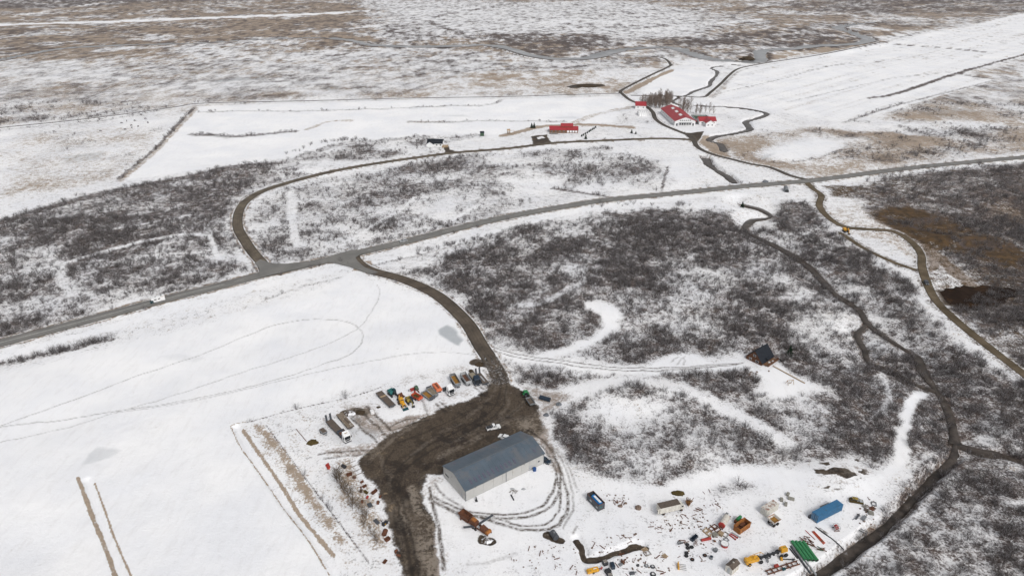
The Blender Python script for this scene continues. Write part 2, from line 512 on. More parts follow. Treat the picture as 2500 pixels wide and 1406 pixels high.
OCHRE_BANK = [(242.6,433.5),(256.4,443.2),(270.4,443.2),(281.7,425.8),(287.72,399.62),(296.77,379.81),(301.96,363.92),(284.56,338.34),(275.42,341.51),(268.89,349.09),(259.4,363.92),(246.16,377.29),(242.15,396.88),(240.18,418.22)]
SOIL_MOUND = [(99.36,174.91),(103.09,180.88),(110.86,185.44),(118.77,188.86),(121.52,185.44),(120.78,179.87),(115.57,173.94),(107.55,171.08),(101.65,171.46)]
KNOLLS = [  # centre, radii, height: hummocks
    ((109.07,177.86), 11, 7, 1.6), ((60.09,193.70), 18, 12, 1.2), ((50.62,224.92), 22, 9, 1.8), ((114.02,403.79), 45, 25, 2.2),
    ((86.17,322.22), 40, 25, 2.0), ((-242.66,396.88), 60, 30, 1.8), ((16.25,526.88), 40, 20, 2.0), ((337.08,467.21), 60, 40, 3.0),
    ((268.20,383.64), 30, 9, 2.6), ((-200.12,532.45), 50, 14, 2.5)]


def ground_height(X, Y):
    X = np.asarray(X, np.float32)
    Y = np.asarray(Y, np.float32)
    dr = np.full(X.shape, 40.0, np.float32)
    for p, hw in ROADS:
        dr = np.minimum(dr, pdist(X, Y, p, 40.0) - hw)
    a = sm(1.5, 22, dr)
    for poly, f in ((FLAT_YARD, 30.0), (FARM_PAD, 40.0)):
        a *= 1 - np.clip(pmask(X, Y, poly, f) * 2, 0, 1)
    far = sm(600, 1500, Y)
    h = a * ((fbm(X, Y, 42, 3, 5) - 0.5) * 2.2 + (fbm(X, Y, 260, 2, 9) - 0.5) * 3.0 * (1 + 2 * far))
    for (cx, cy), rx, ry, hh in KNOLLS:
        q = np.sqrt(((X - cx) / rx) ** 2 + ((Y - cy) / ry) ** 2)
        h += hh * (1 - sm(0, 1.6, q)) * sm(0.5, 10, dr)
    for i, (p, hw, dep, cut, lvl) in enumerate(WATERS):
        d = pdist(X, Y, p, cut * 1.6)
        k = (1 - sm(hw + 0.6, cut, d + (fbm(X, Y, 9, 2, 40 + i) - 0.5) * min(4, cut * 0.4))) * sm(0.3, 3.5, dr)
        h = h * (1 - k) - dep * k
    k = np.clip(pmask(X, Y, HOLLOW_BED, 6), 0, 1)
    h = h * (1 - k) - 0.9 * k
    d = pdist(X, Y, TRENCH, 6)
    h -= 0.8 * (1 - sm(0.7, 2.2, d))
    h -= 0.6 * (1 - sm(0.3, 2.0, pdist(X, Y, LEFT_DITCH, 6))) + 0.8 * (1 - sm(0.4, 2.4, pdist(X, Y, MID_DITCH, 6)))
    h += 0.16 * (fbm(X, Y, 6.5, 2, 601) - 0.5) * sm(0.5, 5, dr) * (Y < 700)
    h += 0.30 * (1 - sm(0.5, 4.5, dr))            # low road banks
    return h


HOLLOW_BED = [(221.9,318.38),(232.66,322.22),(248.93,324.16),(261.75,321.25),(259.84,315.08),(244,302.85),(227.56,299.37),(218.76,304.62)]
LEFT_DITCH = [(-142.55,176.47),(-134.89,167),(-125.8,155.68),(-115.89,143.39),(-109.24,135.47)]
MID_DITCH = [(-102.52,204.9),(-93.41,192.14),(-83.57,179.26),(-73.05,166.27),(-63.43,156.01),(-55.76,146.42),(-48.45,135.47)]

# ------------------------------------------------------------------ the ground sheet
HCAM = 160.0
_th = np.radians(np.linspace(55.0, 3.28, 640))
ROWS = np.concatenate([[-3000., -800., -200., 0., 60., 95.], HCAM / np.tan(_th), [3000., 3400., 4000., 5200., 7500., 12000.]])
_u = np.linspace(-1, 1, 961)
UCOL = np.concatenate([[-6., -3., -1.8, -1.4, -1.15, -1.05], _u, [1.05, 1.15, 1.4, 1.8, 3., 6.]])


def half_width(y):
    return 1.10 * (53 + 0.67 * np.maximum(y, 60.0))


GY, GU = np.meshgrid(ROWS, UCOL, indexing='ij')
GX = GU * half_width(GY)
NR, NC = GX.shape
X = GX.ravel().astype(np.float32)
Y = GY.ravel().astype(np.float32)
Z = ground_height(X, Y)
GZ = Z.reshape(NR, NC)


def grid_sample(arr, x, y):
    x = np.atleast_1d(np.asarray(x, float))
    y = np.atleast_1d(np.asarray(y, float))
    r = np.interp(y, ROWS, np.arange(NR))
    c = np.interp(x / half_width(y), UCOL, np.arange(NC))
    r0 = np.clip(r.astype(int), 0, NR - 2)
    c0 = np.clip(c.astype(int), 0, NC - 2)
    fr, fc = r - r0, c - c0
    return ((arr[r0, c0] * (1 - fc) + arr[r0, c0 + 1] * fc) * (1 - fr) + (arr[r0 + 1, c0] * (1 - fc) + arr[r0 + 1, c0 + 1] * fc) * fr)


def hz(x, y):
    return float(grid_sample(GZ, x, y)[0])


# land cover layers, painted on the sheet in metres
ZERO = np.zeros(X.shape, np.float32)
BR, GR, MU, IC, SO, OC = (ZERO + v for v in (0.17, 0.15, 0, 0, 0, 0))     # brush, dry grass, mud, ice, dirty snow, ochre
_wa = 5.0
XW = X + (fbm(X, Y, 16, 3, 71) - 0.5) * 2 * _wa
YW = Y + (fbm(X, Y, 16, 3, 83) - 0.5) * 2 * _wa
XS = X + (fbm(X, Y, 5, 2, 171) - 0.5) * 2.6
YS = Y + (fbm(X, Y, 5, 2, 183) - 0.5) * 2.6
PATCH = fbm(X, Y, 55, 4, 21, 0.62)
PATCH2 = fbm(X, Y, 14, 3, 31, 0.6)
STREAK = fbm(X * 0.35 + Y * 0.12, Y * 0.9 - X * 0.25, 22, 3, 51, 0.6)


def lay(layer, mask, val):
    layer += (val - layer) * mask


def zone(poly, br=None, gr=None, feather=6.0, oc=None, so=None, rag=True):
    m = pmask(XW if rag else XS, YW if rag else YS, poly, feather)
    for L_, v in ((BR, br), (GR, gr), (OC, oc), (SO, so)):
        if v is not None:
            lay(L_, m, v)
    return m


def stroke(layer, pts, hw, val, soft=None, warp=True, curve=True):
    if np.mean([q[1] for q in pts]) > 520 and hw < 4:
        hw = hw * 1.9                     # far ditches and banks are broad
    soft = hw * 0.6 if soft is None else soft
    p = smooth_line(pts, 3.0) if curve else pts
    d = pdist(XS if warp else X, YS if warp else Y, p, hw + soft + 1)
    lay(layer, 1 - sm(hw - soft * 0.5, hw + soft, d), val)


# far moor and fields
zone([(-7688.4,6593.8),(7688.4,6593.8),(2023.3,1676.4),(1314.7,1883),(739.6,1436.9),(367.7,1103.5),(256.4,1147),(130.5,849.7),(-130.5,822),(-351,793.7),(-505.7,675.1),(-698.9,526.9)], 0.46, 0.66, 30)
zone([(-7688.4,6593.8),(-1251.6,6593.8),(-310.5,1676.4),(-274.5,1383.7),(-491.3,1423.3),(-649.5,1346.2),(-827.8,1156),(-985.7,775.8)], 0.50, 0.85, 40)
zone([(-7688.4,6593.8),(-1966.8,6593.8),(-894,2487),(-1192,2338.2),(-1292.7,2174.8),(-1588,2115.5),(-2261.3,1883)], 0.85, 0.5, 60)
zone([(-474.1,2448.1),(65.7,2373.7),(311.5,2448.1),(529.3,2115.5),(479.9,1676.4),(357.6,1403.2),(194.3,1371),(41.8,1479.4),(-80.5,1423.3),(-233.6,1423.3),(-307.9,1774)], 0.42, 0.14, 50)
zone([(-75.2,1479.4),(194,1494.2),(189.4,1334.1),(117.8,1213.5),(34.1,1193.8),(-7.4,1299)], 0.80, 0.55, 25)
zone([(243.1,1383.7),(459.5,1479.4),(675.1,1622.6),(652.4,1423.3),(618.9,1346.2),(443.4,1276.6),(317.7,1299)], 0.80, 0.6, 25)
zone([(804.6,2303.6),(2483.3,3627.8),(1620.4,2005.7),(1346.4,1930.3),(1173.4,2005.7),(894,1883)], 0.72, 0.62, 40)
zone([(1126.4,3257),(3703.7,4687.1),(2074.1,2589.6),(1511.9,2373.7),(1134.2,2410.3)], 0.85, 0.3, 40)
zone([(-291.7,1676.4),(-209.8,1622.6),(-139.4,1450.8),(-194.3,1371),(-257.7,1423.3)], 0.6, 0.15, 20)
zone([(-770.7,1070.8),(-540.7,1265.7),(-258.6,1299),(-36,1265.7),(-6.6,1156),(-141.7,831.9),(-352.9,798.3),(-519.8,696.2)], 0.44, 0.40, 40)
zone([(-146.6,831.9),(-6.7,1174.6),(95.1,1103.5),(238,1120.5),(201.9,996.6),(133.3,862.8)], 0.22, 0.55, 25)
zone([(-172.4,1111.9),(226.7,1129.2),(187.3,1047.5),(-146.1,1010.7)], 0.50, 0.3, 15)
zone([(495,1299),(707.4,1371),(653.6,1322.2),(515.8,1203.6),(395.9,1111.9),(407,1165.3)], 0.05, 0.95, 8)
zone([(-498.9,665),(-408.3,722.3),(-350.3,767.1),(-324.1,615.4),(-301.1,505.6),(-365.2,465.4)], 0.22, 0.42, 12)
stroke(BR, [(-1251.6,1588.6),(-1164.1,1658.1),(-933.3,1753.6),(-675.7,1860.2),(-466.4,1992.7)], 26, 0.02, 12)
stroke(GR, [(-1251.6,1588.6),(-1164.1,1658.1),(-933.3,1753.6),(-675.7,1860.2),(-466.4,1992.7)], 26, 0.05, 12)
stroke(BR, [(-1259.3,1714.2),(-1281.8,1930.3),(-1299.3,2144.7),(-1321,2410.3)], 10, 0.05, 5)
# snow fields (kept clean)
zone(FLAT_YARD, 0.04, 0.04, 4, rag=False)
for q in ([(-266.99,222.16),(-215.94,242.59),(-180.27,263.48),(-124.22,300.24),(-97.88,326.13),(-90.08,340.44),(-63,325.64),(-39.36,306.84),(-27.88,291.77),(-18.82,271.43),(-10.57,248.94),(-58.05,229.73),(-83.07,215.48),(-105.9,206.61),(-51.74,134.78),(-189.12,134.09)], [(-350.3,771.4),(-128.4,807.6),(-11.4,807.6),(122.1,831.9),(131.7,798.3),(104,696.2),(12.1,675.1),(-7.8,645.6),(-58.8,651.9),(-103.2,633.2),(-146.5,621.2),(-186.2,552.2),(-251.2,529.1),(-297,503.5),(-315.3,612.5)],
          [(247.8,826.9),(317.2,996.6),(356.4,1047.5),(676.1,1322.2),(1346.4,1930.3),(1735.4,1883),(1080.2,1310.5),(827.8,1156),(618.9,989.7),(647.2,943.8),(336.8,696.2),(323.5,714.7),(246.5,822)],
          [(153.1,842),(195.6,962.9),(232.4,1032.5),(287.1,1025.1),(265.5,931.3),(223.5,868.1)]):
    zone(q, 0.0, 0.0, 4, rag=False)
zone([(385.6,710.9),(640.2,996.6),(827.8,1156),(1341,1436.9),(641.3,645.6),(470.5,622.7),(457.4,696.2)], 0.38, 0.55, 15)
zone([(562.7,901.6),(633.9,931.3),(745,1032.5),(1092.7,1156),(842.9,873.6),(572.2,810),(464.9,754.4)], 0.55, 0.55, 15)
zone([(174.3,612.5),(191.8,633.2),(237.3,658.4),(303.4,675.1),(336.2,658.4),(393.4,661.7),(494.5,658.4),(686.1,696.2),(614.6,615.4),(442.6,580.9),(328.4,547.4),(235.4,513.9),(213.2,532.4),(186.4,564.4)], 0.24, 0.62, 10)
zone([(314.4,653.6),(371.2,665),(427.2,658.4),(490.7,696.2),(508,678.6),(465.6,615.4),(374,584.9),(281.1,552.2),(250,559.4),(295.6,592.9)], 0.48, 0.6, 10)
zone([(291,574.5),(363.4,598.4),(374,584.9),(316.1,554.6),(271.2,545.1)], 0.45, 0.75, 6)
zone([(365.6,670),(436.6,696.2),(503.7,703.5),(493.5,675.1),(419.8,645.6),(377,645.6)], 0.55, 0.2, 8)
zone([(213.7,584.9),(243,612.5),(282.7,633.2),(302.4,621.2),(295.1,598.4),(265.4,571.9),(232,557),(213.2,561.9)], 0.03, 0.04, 8)
zone([(133.2,574.5),(156.7,584.9),(153.5,559.4),(138,505.6),(120.2,481),(112.4,483.8)], 0.04, 0.08, 5)
# scrub
zone([(-373.44,342.57),(-329.65,412.35),(-306.8,465.4),(-259.4,503.5),(-205,547.4),(-172.7,552.2),(-157,518.2),(-184.2,483.8),(-189.3,463.6),(-186,433.5),(-171.75,390.16),(-159.52,369.9),(-144.33,349.09),(-152.69,333.16),(-163.33,321.25),(-179.65,314.61),(-194.35,301.98),(-214.72,284.47),(-233.79,269.23),(-275.72,232.04)], 0.80, 0.06, 9)
zone([(-162.41,383.64),(-181,433.5),(-183.5,465.4),(-167.2,487.7),(-115.5,535.8),(-55.7,569.4),(18,590.2),(83.6,598.4),(118.1,549.8),(112.4,483.8),(74.5,476.3),(43.3,458.4),(14,443.2),(-18.8,421.2),(-53.64,396.88),(-85.26,374.8),(-114.68,356.95),(-131,349.09),(-147.81,365.1)], 0.64, 0.08, 7)
zone([(-226.7,516),(-191.6,547.4),(-144.7,612.5),(-71.1,618.3),(-57.4,590.2),(-112.6,557),(-158.1,522.5),(-186.4,490.6)], 0.55, 0.08, 6)
zone([(-185.1,571.9),(-140.6,592.9),(-90.5,595.7),(-91.5,577),(-146.2,554.6),(-174.4,552.2)], 0.80, 0.16, 4)
zone([(-97.9,622.7),(-27.6,655.2),(-23.2,642.4),(-63.1,612.5),(-88.3,606.8)], 0.70, 0.12, 3)
zone([(-224.3,535.8),(-189.6,552.2),(-169.9,535.8),(-176.9,509.7),(-199.7,493.5),(-216.4,505.6)], 0.88, 0.08, 6)
zone([(-159.6,461.9),(-109.5,472.6),(-74.3,433.5),(-90.04,400.31),(-130.76,418.22)], 0.60, 0.04, 8)
zone([(-104.01,382.35),(-101.06,403.79),(-68.8,433.5),(-25.5,449.8),(-19.3,433.5),(-49.81,409.46),(-86.92,383.64)], 0.62, 0.05, 6)
zone([(-4.8,516),(3.3,535.8),(30,542.7),(40.3,522.5),(28.2,505.6),(6.3,505.6)], 0.80, 0.02, 5)
zone([(-39.2,584.9),(82.9,592.9),(105.4,554.6),(62.9,538.1),(-10,545.1)], 0.42, 0.14, 10)
zone([(21.6,495.5),(57.1,511.8),(81.3,499.5),(75,480.1),(47.7,476.3)], 0.66, 0.04, 5)
zone([(81.8,485.8),(99,516),(117,526.9),(121.1,499.5),(107.3,476.3)], 0.70, 0.1, 5)
zone([(-64.98,338.34),(-44.7,359.24),(0,399.62),(46.5,430.4),(86.6,441.6),(149,435.1),(149,403.79),(150.62,373.56),(160.69,342.57),(162.17,308.19),(164.06,286.87),(156.68,264.19),(135.76,229.15),(124.82,234.98),(114.5,248.94),(99.53,257.92),(69.32,251.88),(50.2,243.21),(26.35,247.97),(8.96,254.54),(-1.8,256.56),(-9.41,271.43),(-16.89,290.95),(-25.01,309.1),(-41.33,326.13)], 0.96, 0.05, 6)
zone([(-17.15,377.29),(12.96,403.79),(50.7,418.22),(69.97,403.79),(41.64,377.29),(16.47,359.24),(0,353.54)], 0.66, 0.22, 10)
zone([(-73.94,338.34),(-62.7,353.54),(-32.02,379.81),(2.59,403.79),(-2.52,390.16),(-35.52,362.15),(-52.39,345.26),(-66.22,332.14)], 0.30, 0.15, 5)
zone([(70.61,345.26),(95.21,353.54),(119.93,327.12),(120.59,308.19),(92.48,303.73),(73.62,312.76)], 0.78, 0.06, 10)
zone([(150.3,403.79),(157.05,371.11),(161.57,322.22),(160.92,290.95),(149.65,282.89),(141.81,303.73),(136.33,337.29)], 0.72, 0.16, 9)
zone([(-4.23,249.26),(8.75,246.69),(25.86,241.97),(49.57,239.2),(77.51,241.66),(95.85,245.42),(102.96,242.59),(104.3,229.15),(96.22,219.46),(79.65,223.54),(64.87,230.59),(48.92,234.98),(31.93,233.8),(21.52,229.15),(11.54,227.73),(3.39,236.48)], 0.86, 0.06, 4)
zone([(15.68,212.89),(24.34,222.99),(41.58,230.59),(64.57,229.15),(81.78,219.46),(99.42,219.46),(114.88,222.16),(134.1,229.15),(141.07,226.32),(150.32,215.48),(134.46,187.14),(124.74,178.86),(120.62,185.02),(104,186.07),(91.15,181.9),(71.8,182.93),(60.05,174.91),(47.34,172.6),(34.7,179.26),(22.8,186.07),(18.18,198.26)], 0.80, 0.05, 4)
zone([(28.23,212.89),(35.44,220.8),(49.71,219.46),(58.03,212.89),(49.32,207.85),(38.37,206.61)], 0.22, 0.08, 4)
zone([(101.69,236.48),(123.14,234.98),(120.03,229.15),(105.46,222.99),(98.42,226.32)], 0.0, 0.0, 3)
zone([(32.13,180.88),(31.6,188.21),(45.43,193.7),(61.13,205.39),(73.62,200.6),(70.95,185.02),(60.05,174.91),(47.34,172.6)], 0.84, 0.04, 4)
zone([(160.34,282.89),(154.02,250.57),(164.53,233.51),(169.82,224.92),(162.52,204.17),(152.42,193.7),(136.23,185.02),(148.22,212.89),(138.79,224.92),(136.63,234.98)], 0.92, 0.08, 4)
zone([(184.5,449.8),(203.1,454.1),(202.56,386.88),(211.01,334.7),(198.88,277.07),(203.1,244.15),(214.89,226.32),(185.9,185.02),(159.18,191.48),(170.89,215.48),(181.5,255.55),(175.8,293.02),(172.26,327.12),(171.55,371.11),(169.53,414.53)], 0.95, 0.02, 5)
zone([(252.4,487.7),(304.4,518.2),(423.3,552.2),(543.4,574.5),(225.32,191.48),(214.89,226.32),(213.47,260.68),(213.76,293.02),(222.41,327.12),(241.2,368.08),(238.4,403.79),(236.6,433.5)], 1.0, 0.35, oc=0.50, feather=6)
zone([(330.1,490.6),(392.1,505.6),(494.9,516),(401.65,403.79),(323.91,403.79),(306.9,418.22)], 0.9, 0.6, 14)
zone([(214.56,290.95),(256.9,303.73),(291.3,295.11),(229.43,215.48),(216.99,244.15)], 0.80, 0.03, 6)
zone([(205.76,185.02),(176.68,183.97),(158.36,188.86),(144.19,176.47),(126.79,162.87),(111.75,151.91),(96.23,141.91),(83.67,134.09),(159.06,124.9)], 0.90, 0.07, 3)
zone([(158.19,168.28),(168.04,171.08),(172.86,166.45),(161.24,162.87),(156.53,164.65)], 0.1, 0.02, 3)
zone([(158.36,188.86),(190.06,182.93),(186.39,177.86),(160.64,180.88),(150.86,180.88)], 0.45, 0.25, 3)
zone([(63.14,168.28),(65.95,173.94),(74.16,176.47),(82.54,176.08),(80.88,172.6),(71.95,168.84),(65.83,165.91)], 0.82, 0.1, 2)
zone([(113.67,158.53),(102.35,150.32),(86.76,139),(81.38,134.09),(79.59,135.47),(88.09,142.35),(100.57,151.91),(111.51,159.39)], 0.55, 0.3, 2.5)
zone([(69.31,137.57),(76.71,140.44),(85.85,141.17),(81.38,134.09),(68.2,134.09)], 0.45, 0.15, 2)
stroke(BR, STREAM_A[8:], 13, 0.80, 4)
stroke(BR, STREAM_A2, 8, 0.80, 3)
stroke(BR, DITCH, 4.2, 0.72, 2)
# patchiness: drifts and bare clumps
_br = BR.copy()
_pk = np.clip(0.86 + 1.9 * (PATCH - 0.47) + 1.0 * (PATCH2 - 0.5), 0.12, 1.3) * np.clip(0.88 + 1.5 * (STREAK - 0.45), 0.3, 1.2)
_pk = _pk + (0.98 - _pk) * np.maximum(sm(0.55, 0.95, _br) * 0.38, 0.55 * sm(600, 1100, Y))      # dense thickets are more even
BR *= _pk
_s2 = fbm(X * 0.9 - Y * 0.35, (Y + X * 0.4) * 0.6, 11, 3, 631, 0.6)
BR *= np.clip(1.04 + 1.3 * (_s2 - 0.5), 0.5, 1.3)
np.minimum(BR, 0.95, BR)
GR *= np.clip(0.4 + 2.2 * (fbm(X, Y, 70, 4, 61, 0.6) - 0.3), 0.1, 1.4)
np.clip(BR, 0, 1, BR)
np.clip(GR, 0, 1, GR)
# crisp white: trails and clearings in the scrub
zone([(2.17,257.92),(8.92,253.21),(25.65,262.08),(37.19,270.7),(43.44,282.1),(42.21,291.77),(35.11,296.81),(36.13,303.29),(43.87,306.4),(51.2,299.37),(53.28,288.49),(47.83,274.42),(37.23,264.19),(24.06,255.21),(14.11,249.26)], 0, 0, 1.5, rag=False)
zone([(55.77,245.42),(66.02,253.21),(75.1,257.92),(80.78,255.21),(86.06,247.97),(97.17,249.92),(97.94,245.42),(77.97,243.53),(58.57,241.66)], 0, 0, 1.5, rag=False)
zone([(98.32,246.69),(106.24,244.15),(115.07,250.57),(117.5,237.98),(123.05,232.63),(117,227.73),(109.52,222.99),(102.87,224.92),(104.09,233.51),(100.2,242.59)], 0, 0, 2, rag=False)
for q, hw, v in (([(-9.07,258.61),(1.78,253.21),(14.11,249.26),(29.63,245.42),(46.64,242.59),(63.98,242.9),(81.75,244.78),(99.04,247.33)], 2.6, 0.0), ([(15.23,219.46),(24.56,225.76),(38.51,232.63),(52.19,234.39)], 2.6, 0.02),
              ([(52.19,234.39),(66.22,229.15),(78.58,219.46),(91.69,205.39),(98.6,194.83)], 3.0, 0.16), ([(166.33,230.59),(152.85,215.48),(141.55,198.26),(137.85,189.29),(126.13,178.86),(115.14,172.98),(96.43,177.26),(76.11,178.46),(58.25,172.98)], 1.7, 0.0),
              ([(31.15,172.98),(46.77,169.58),(61.42,174.91),(77.74,179.26),(98.03,177.86)], 3.2, 0.0), ([(-85.03,349.09),(-63.69,360.4),(-32.28,383.64),(2.62,409.46),(47.2,438.3),(100.9,458.4),(194.3,478.2)], 2.2, 0.03),
              ([(-223.5,253.87),(-191.23,277.07),(-155.03,305.95),(-120.66,329.62),(-95.66,345.26)], 2.5, 0.03), ([(-160.9,476.3),(-148,433.5),(-132.04,386.88),(-126.14,377.29)], 2.4, 0.22), ([(-266.63,338.34),(-253.78,350.75),(-233.74,369.9),(-212.56,386.88),(-189.41,391.49),(-178.8,377.29),(-166.03,353.54)], 1.3, 0.16),
              ([(-273.03,371.11),(-255.59,347.99),(-237.67,327.12),(-225.08,312.76)], 3.0, 0.32), ([(-255.43,396.88),(-238.4,403.79),(-221.5,418.22),(-214,425.8)], 1.2, 0.22), ([(-102.87,377.29),(-90.7,403.79),(-75.4,441.6),(-70.3,467.2)], 1.2, 0.18), ([(-40.03,418.22),(-25.3,445.7)], 1.2, 0.15),
              ([(0,301.54),(16.54,305.95),(37.07,327.12)], 2.0, 0.4), ([(155.48,242.59),(150.91,226.32),(142.73,212.89)], 1.0, 0.45)):
    stroke(BR, q, hw, v, hw * 0.9)
    stroke(GR, q, hw, 0.02)
# dark scrub edges and hedges
for q, hw, v in (([(-338.48,402.39),(-330.62,413.8),(-316.7,443.2),(-296,472.6),(-269.1,497.5),(-235.6,522.5),(-190.9,545.1)], 4.5, 0.98), ([(-185.5,549.8),(-158.2,606.8),(-131.5,621.2),(-80.6,636.2)], 2.5, 0.55), ([(-219.55,247.97),(-207.82,254.54),(-195.62,261.38),(-183.29,269.23)], 1.6, 0.75),
                 ([(-126.09,305.95),(-113.49,319.81),(-93.17,334.19)], 0.8, 0.45), ([(-80.23,347.99),(-58.97,360.4),(-36.54,374.8),(-12.59,390.16),(13.11,409.46)], 1.2, 0.5), ([(30.4,487.7),(56.4,474.5),(68.7,465.4)], 2.0, 0.9), ([(63.3,433.5),(82.73,418.22),(101.06,403.79),(114.62,395.52)], 3.0, 0.98),
                 ([(109.2,480.1),(116.7,505.6),(126.5,538.1)], 0.9, 0.8), ([(-302.5,644),(-282.5,642.4),(-264.7,636.2),(-237.1,645.6),(-209.7,658.4)], 2.0, 0.75), ([(-351.3,762.8),(-318.3,612.5),(-302.2,507.7)], 0.9, 0.75), ([(-337.7,744.1),(-270,746.1),(-216.9,746.1),(-68.4,771.4),(-24.8,778),(-11.9,807.6)], 1.4, 0.5),
                 ([(-104,696.2),(-62.4,696.2),(-21,703.5),(54.3,699.8)], 1.5, 0.5), ([(217.5,822),(325.6,916.3),(493.2,1070.8),(581.1,1111.9)], 1.0, 0.55), ([(315.3,798.3),(425,887.4),(530.8,962.9),(633.1,1014.2)], 1.0, 0.5),
                 ([(420.4,822),(478.5,860.1),(618.9,989.7),(843.4,1179.4),(1080.6,1371)], 1.6, 0.75), ([(690.6,1352.3),(766.3,1282.2),(800.1,1218.6)], 2.6, 0.8), ([(687.7,1346.2),(851.4,1509.1),(1142.3,1774),(1354.5,1942.5)], 2.0, 0.5), ([(236.8,822),(273,907.4),(319.3,1003.6),(356.4,1047.5),(500.4,1165.3),(681.9,1334.1)], 1.2, 0.45), ([(624.7,989.7),(653.2,953.3)], 1.6, 0.6), ([(336.8,696.2),(441.2,786.9),(649.2,946.9)], 1.0, 0.4),
                 ([(-498.9,665),(-463.4,685.5),(-421.7,707.2),(-381.9,758.6)], 1.3, 0.45), ([(-139.2,831.9),(-102.9,931.3),(-43.9,1091),(-6.7,1169.9)], 2.5, 0.55), ([(200.2,564.4),(207.7,555.8),(226.9,552.2),(259.9,566.9),(292,592.9),(303.6,615.4)], 0.8, 0.5)):
    stroke(BR, q, hw, v)
for q, hw, v in (([(-71.2,1396.7),(-175.1,1658.1),(-189.3,1883),(-83.4,2144.7),(13,2338.2)], 3.0, 0.8), ([(766.3,2303.6),(568,1883),(545.8,1676.4),(566.9,1547.9)], 3.0, 0.7), ([(-517.6,1676.4),(-442.1,1753.6),(-329.4,1676.4),(-256.7,1572.1),(-259,1479.4)], 3.0, 0.8), ([(235.3,1676.4),(348.7,1588.6),(409.4,1479.4)], 3.0, 0.6),
                 ([(-612.7,1794.8),(-399.4,1695.1),(-312.9,1588.6)], 2.0, 0.6), ([(-466.2,1111.9),(-404,1156),(-393.4,1254.9)], 1.5, 0.5), ([(-346.2,979.5),(-312.9,1111.9),(-311.9,1213.5)], 1.5, 0.5), ([(790.5,1676.4),(866.6,1622.6),(977.8,1658.1)], 3.0, 0.7), ([(774.8,2144.7),(841.4,1883),(914.6,1837.9)], 3.0, 0.7), ([(391.1,2005.7),(604.1,2174.8)], 3, 0.6)):
    stroke(BR, q, hw, v)
for q, hw in (([(-279.4,2005.7),(-171.9,2059.2),(-76.3,1954.8)], 14), ([(47.1,1676.4),(168.9,1774),(240.3,1714.2)], 16), ([(-115.1,1572.1),(-46.1,1640.2)], 10), ([(271.7,1555.9),(374,1622.6)], 12), ([(479.9,1676.4),(596,1774)], 10), ([(742,1588.6),(789.8,1540)], 10), ([(-330.8,1588.6),(-298,1658.1)], 8), ([(-215.8,1837.9),(-188.7,1774)], 8)):
    stroke(BR, q, hw * 0.7, 0.16, 26)
    stroke(GR, q, hw * 0.7, 0.06, 26)
# dry-grass verges, ditch edges
for q, hw, v in (([(-146.24,177.66),(-139.72,169.95),(-130.49,158.71),(-121.11,147.8),(-112.94,137.71),(-110.03,134.09)], 0.55, 1.0), ([(-139.29,175.3),(-130.4,164.29),(-121.24,152.72),(-114,144.14),(-107.74,136.87)], 0.26, 0.9),
                 ([(-104.99,205.39),(-97.7,194.37),(-89.75,184.81),(-80.7,173.75),(-72.04,162.87),(-66.65,156.68),(-60.21,149.05),(-52.24,138.28)], 0.22, 0.85), ([(-99.72,203.45),(-89.18,189.94),(-78.16,176.08),(-67.1,161.46),(-59.85,153.37),(-52.34,144.74)], 0.5, 0.95),
                 ([(-104.99,205.39),(-103.69,206.86),(-100.19,207.85)], 0.25, 0.8), ([(-349.4,767.1),(-316.6,615.4),(-299.3,505.6)], 1.5, 0.55), ([(230.9,1025.1),(187.1,946.9),(138.8,852.3)], 2.0, 0.9), ([(321.4,1010.7),(275.1,907.4),(235.6,826.9)], 2.5, 0.4),
                 ([(-232.33,267.05),(-213.09,281.71),(-192.58,298.51),(-174.18,311.84),(-154.81,327.12),(-141.16,338.34)], 0.8, 0.9), ([(-134.9,346.89),(-114.68,356.95),(-94.62,372.95)], 0.5, 0.6), ([(-138.92,338.34),(-150.82,328.11)], 0.6, 0.9), ([(-504.5,673.4),(-414.3,734),(-350.1,791.4)], 4, 0.35),
                 ([(-199.6,665),(-187.1,696.2),(-162.9,699.8)], 1.6, 0.5), ([(-103.5,692.6),(-71,699.8)], 1.6, 0.5), ([(-7.8,645.6),(32.5,678.6),(82,685.5),(117.3,675.1)], 2.2, 0.85), ([(62.1,692.6),(91.6,734),(132.3,771.4)], 2.5, 0.5),
                 ([(176.9,615.4),(178.8,601.2),(178.8,574.5)], 3.0, 0.9), ([(169.4,622.7),(184.6,637.8)], 3, 0.8), ([(639.6,1276.6),(496.7,1156),(388.4,1070.8)], 3, 0.7), ([(505.3,1371),(332.5,1299)], 2, 0.3), ([(-87.14,342.57),(-80.23,347.99),(-81.27,353.54)], 1.5, 0.8),
                 ([(113.26,157.69),(98.52,147.19),(85.89,138.28)], 0.8, 0.8), ([(157.64,192.58),(143.32,179.87),(124.17,164.11),(111.67,154.35)], 0.9, 0.7)):
    stroke(GR, q, hw, v, None, q[0][1] > 260)
zone([(-98.3,204.17),(-94.19,208.34),(-80.28,192.58),(-64.77,172.03),(-52.88,155.18),(-44.61,140.44),(-47.8,140.44),(-57.52,153.53),(-70.72,169.21),(-86.38,188.86)], 0.08, 0.46, 2, rag=False)
stroke(GR, [(-95.92,206.61),(-83.4,193.25),(-69.34,173.94),(-59.6,161.99),(-50.56,150.32)], 1.1, 0.8, 0.8, False)
zone([(-100.19,207.85),(-83.07,215.48),(-61.14,228.58),(-51.9,232.63),(-51.32,229.15),(-55.38,215.48),(-54.67,195.96),(-64.37,187.14),(-52.43,171.08),(-34.11,139.72),(-40.37,135.47),(-45,141.17),(-65.02,172.98),(-82.75,195.96),(-91.69,205.39)], 0.13, 0.20, 3, rag=False)
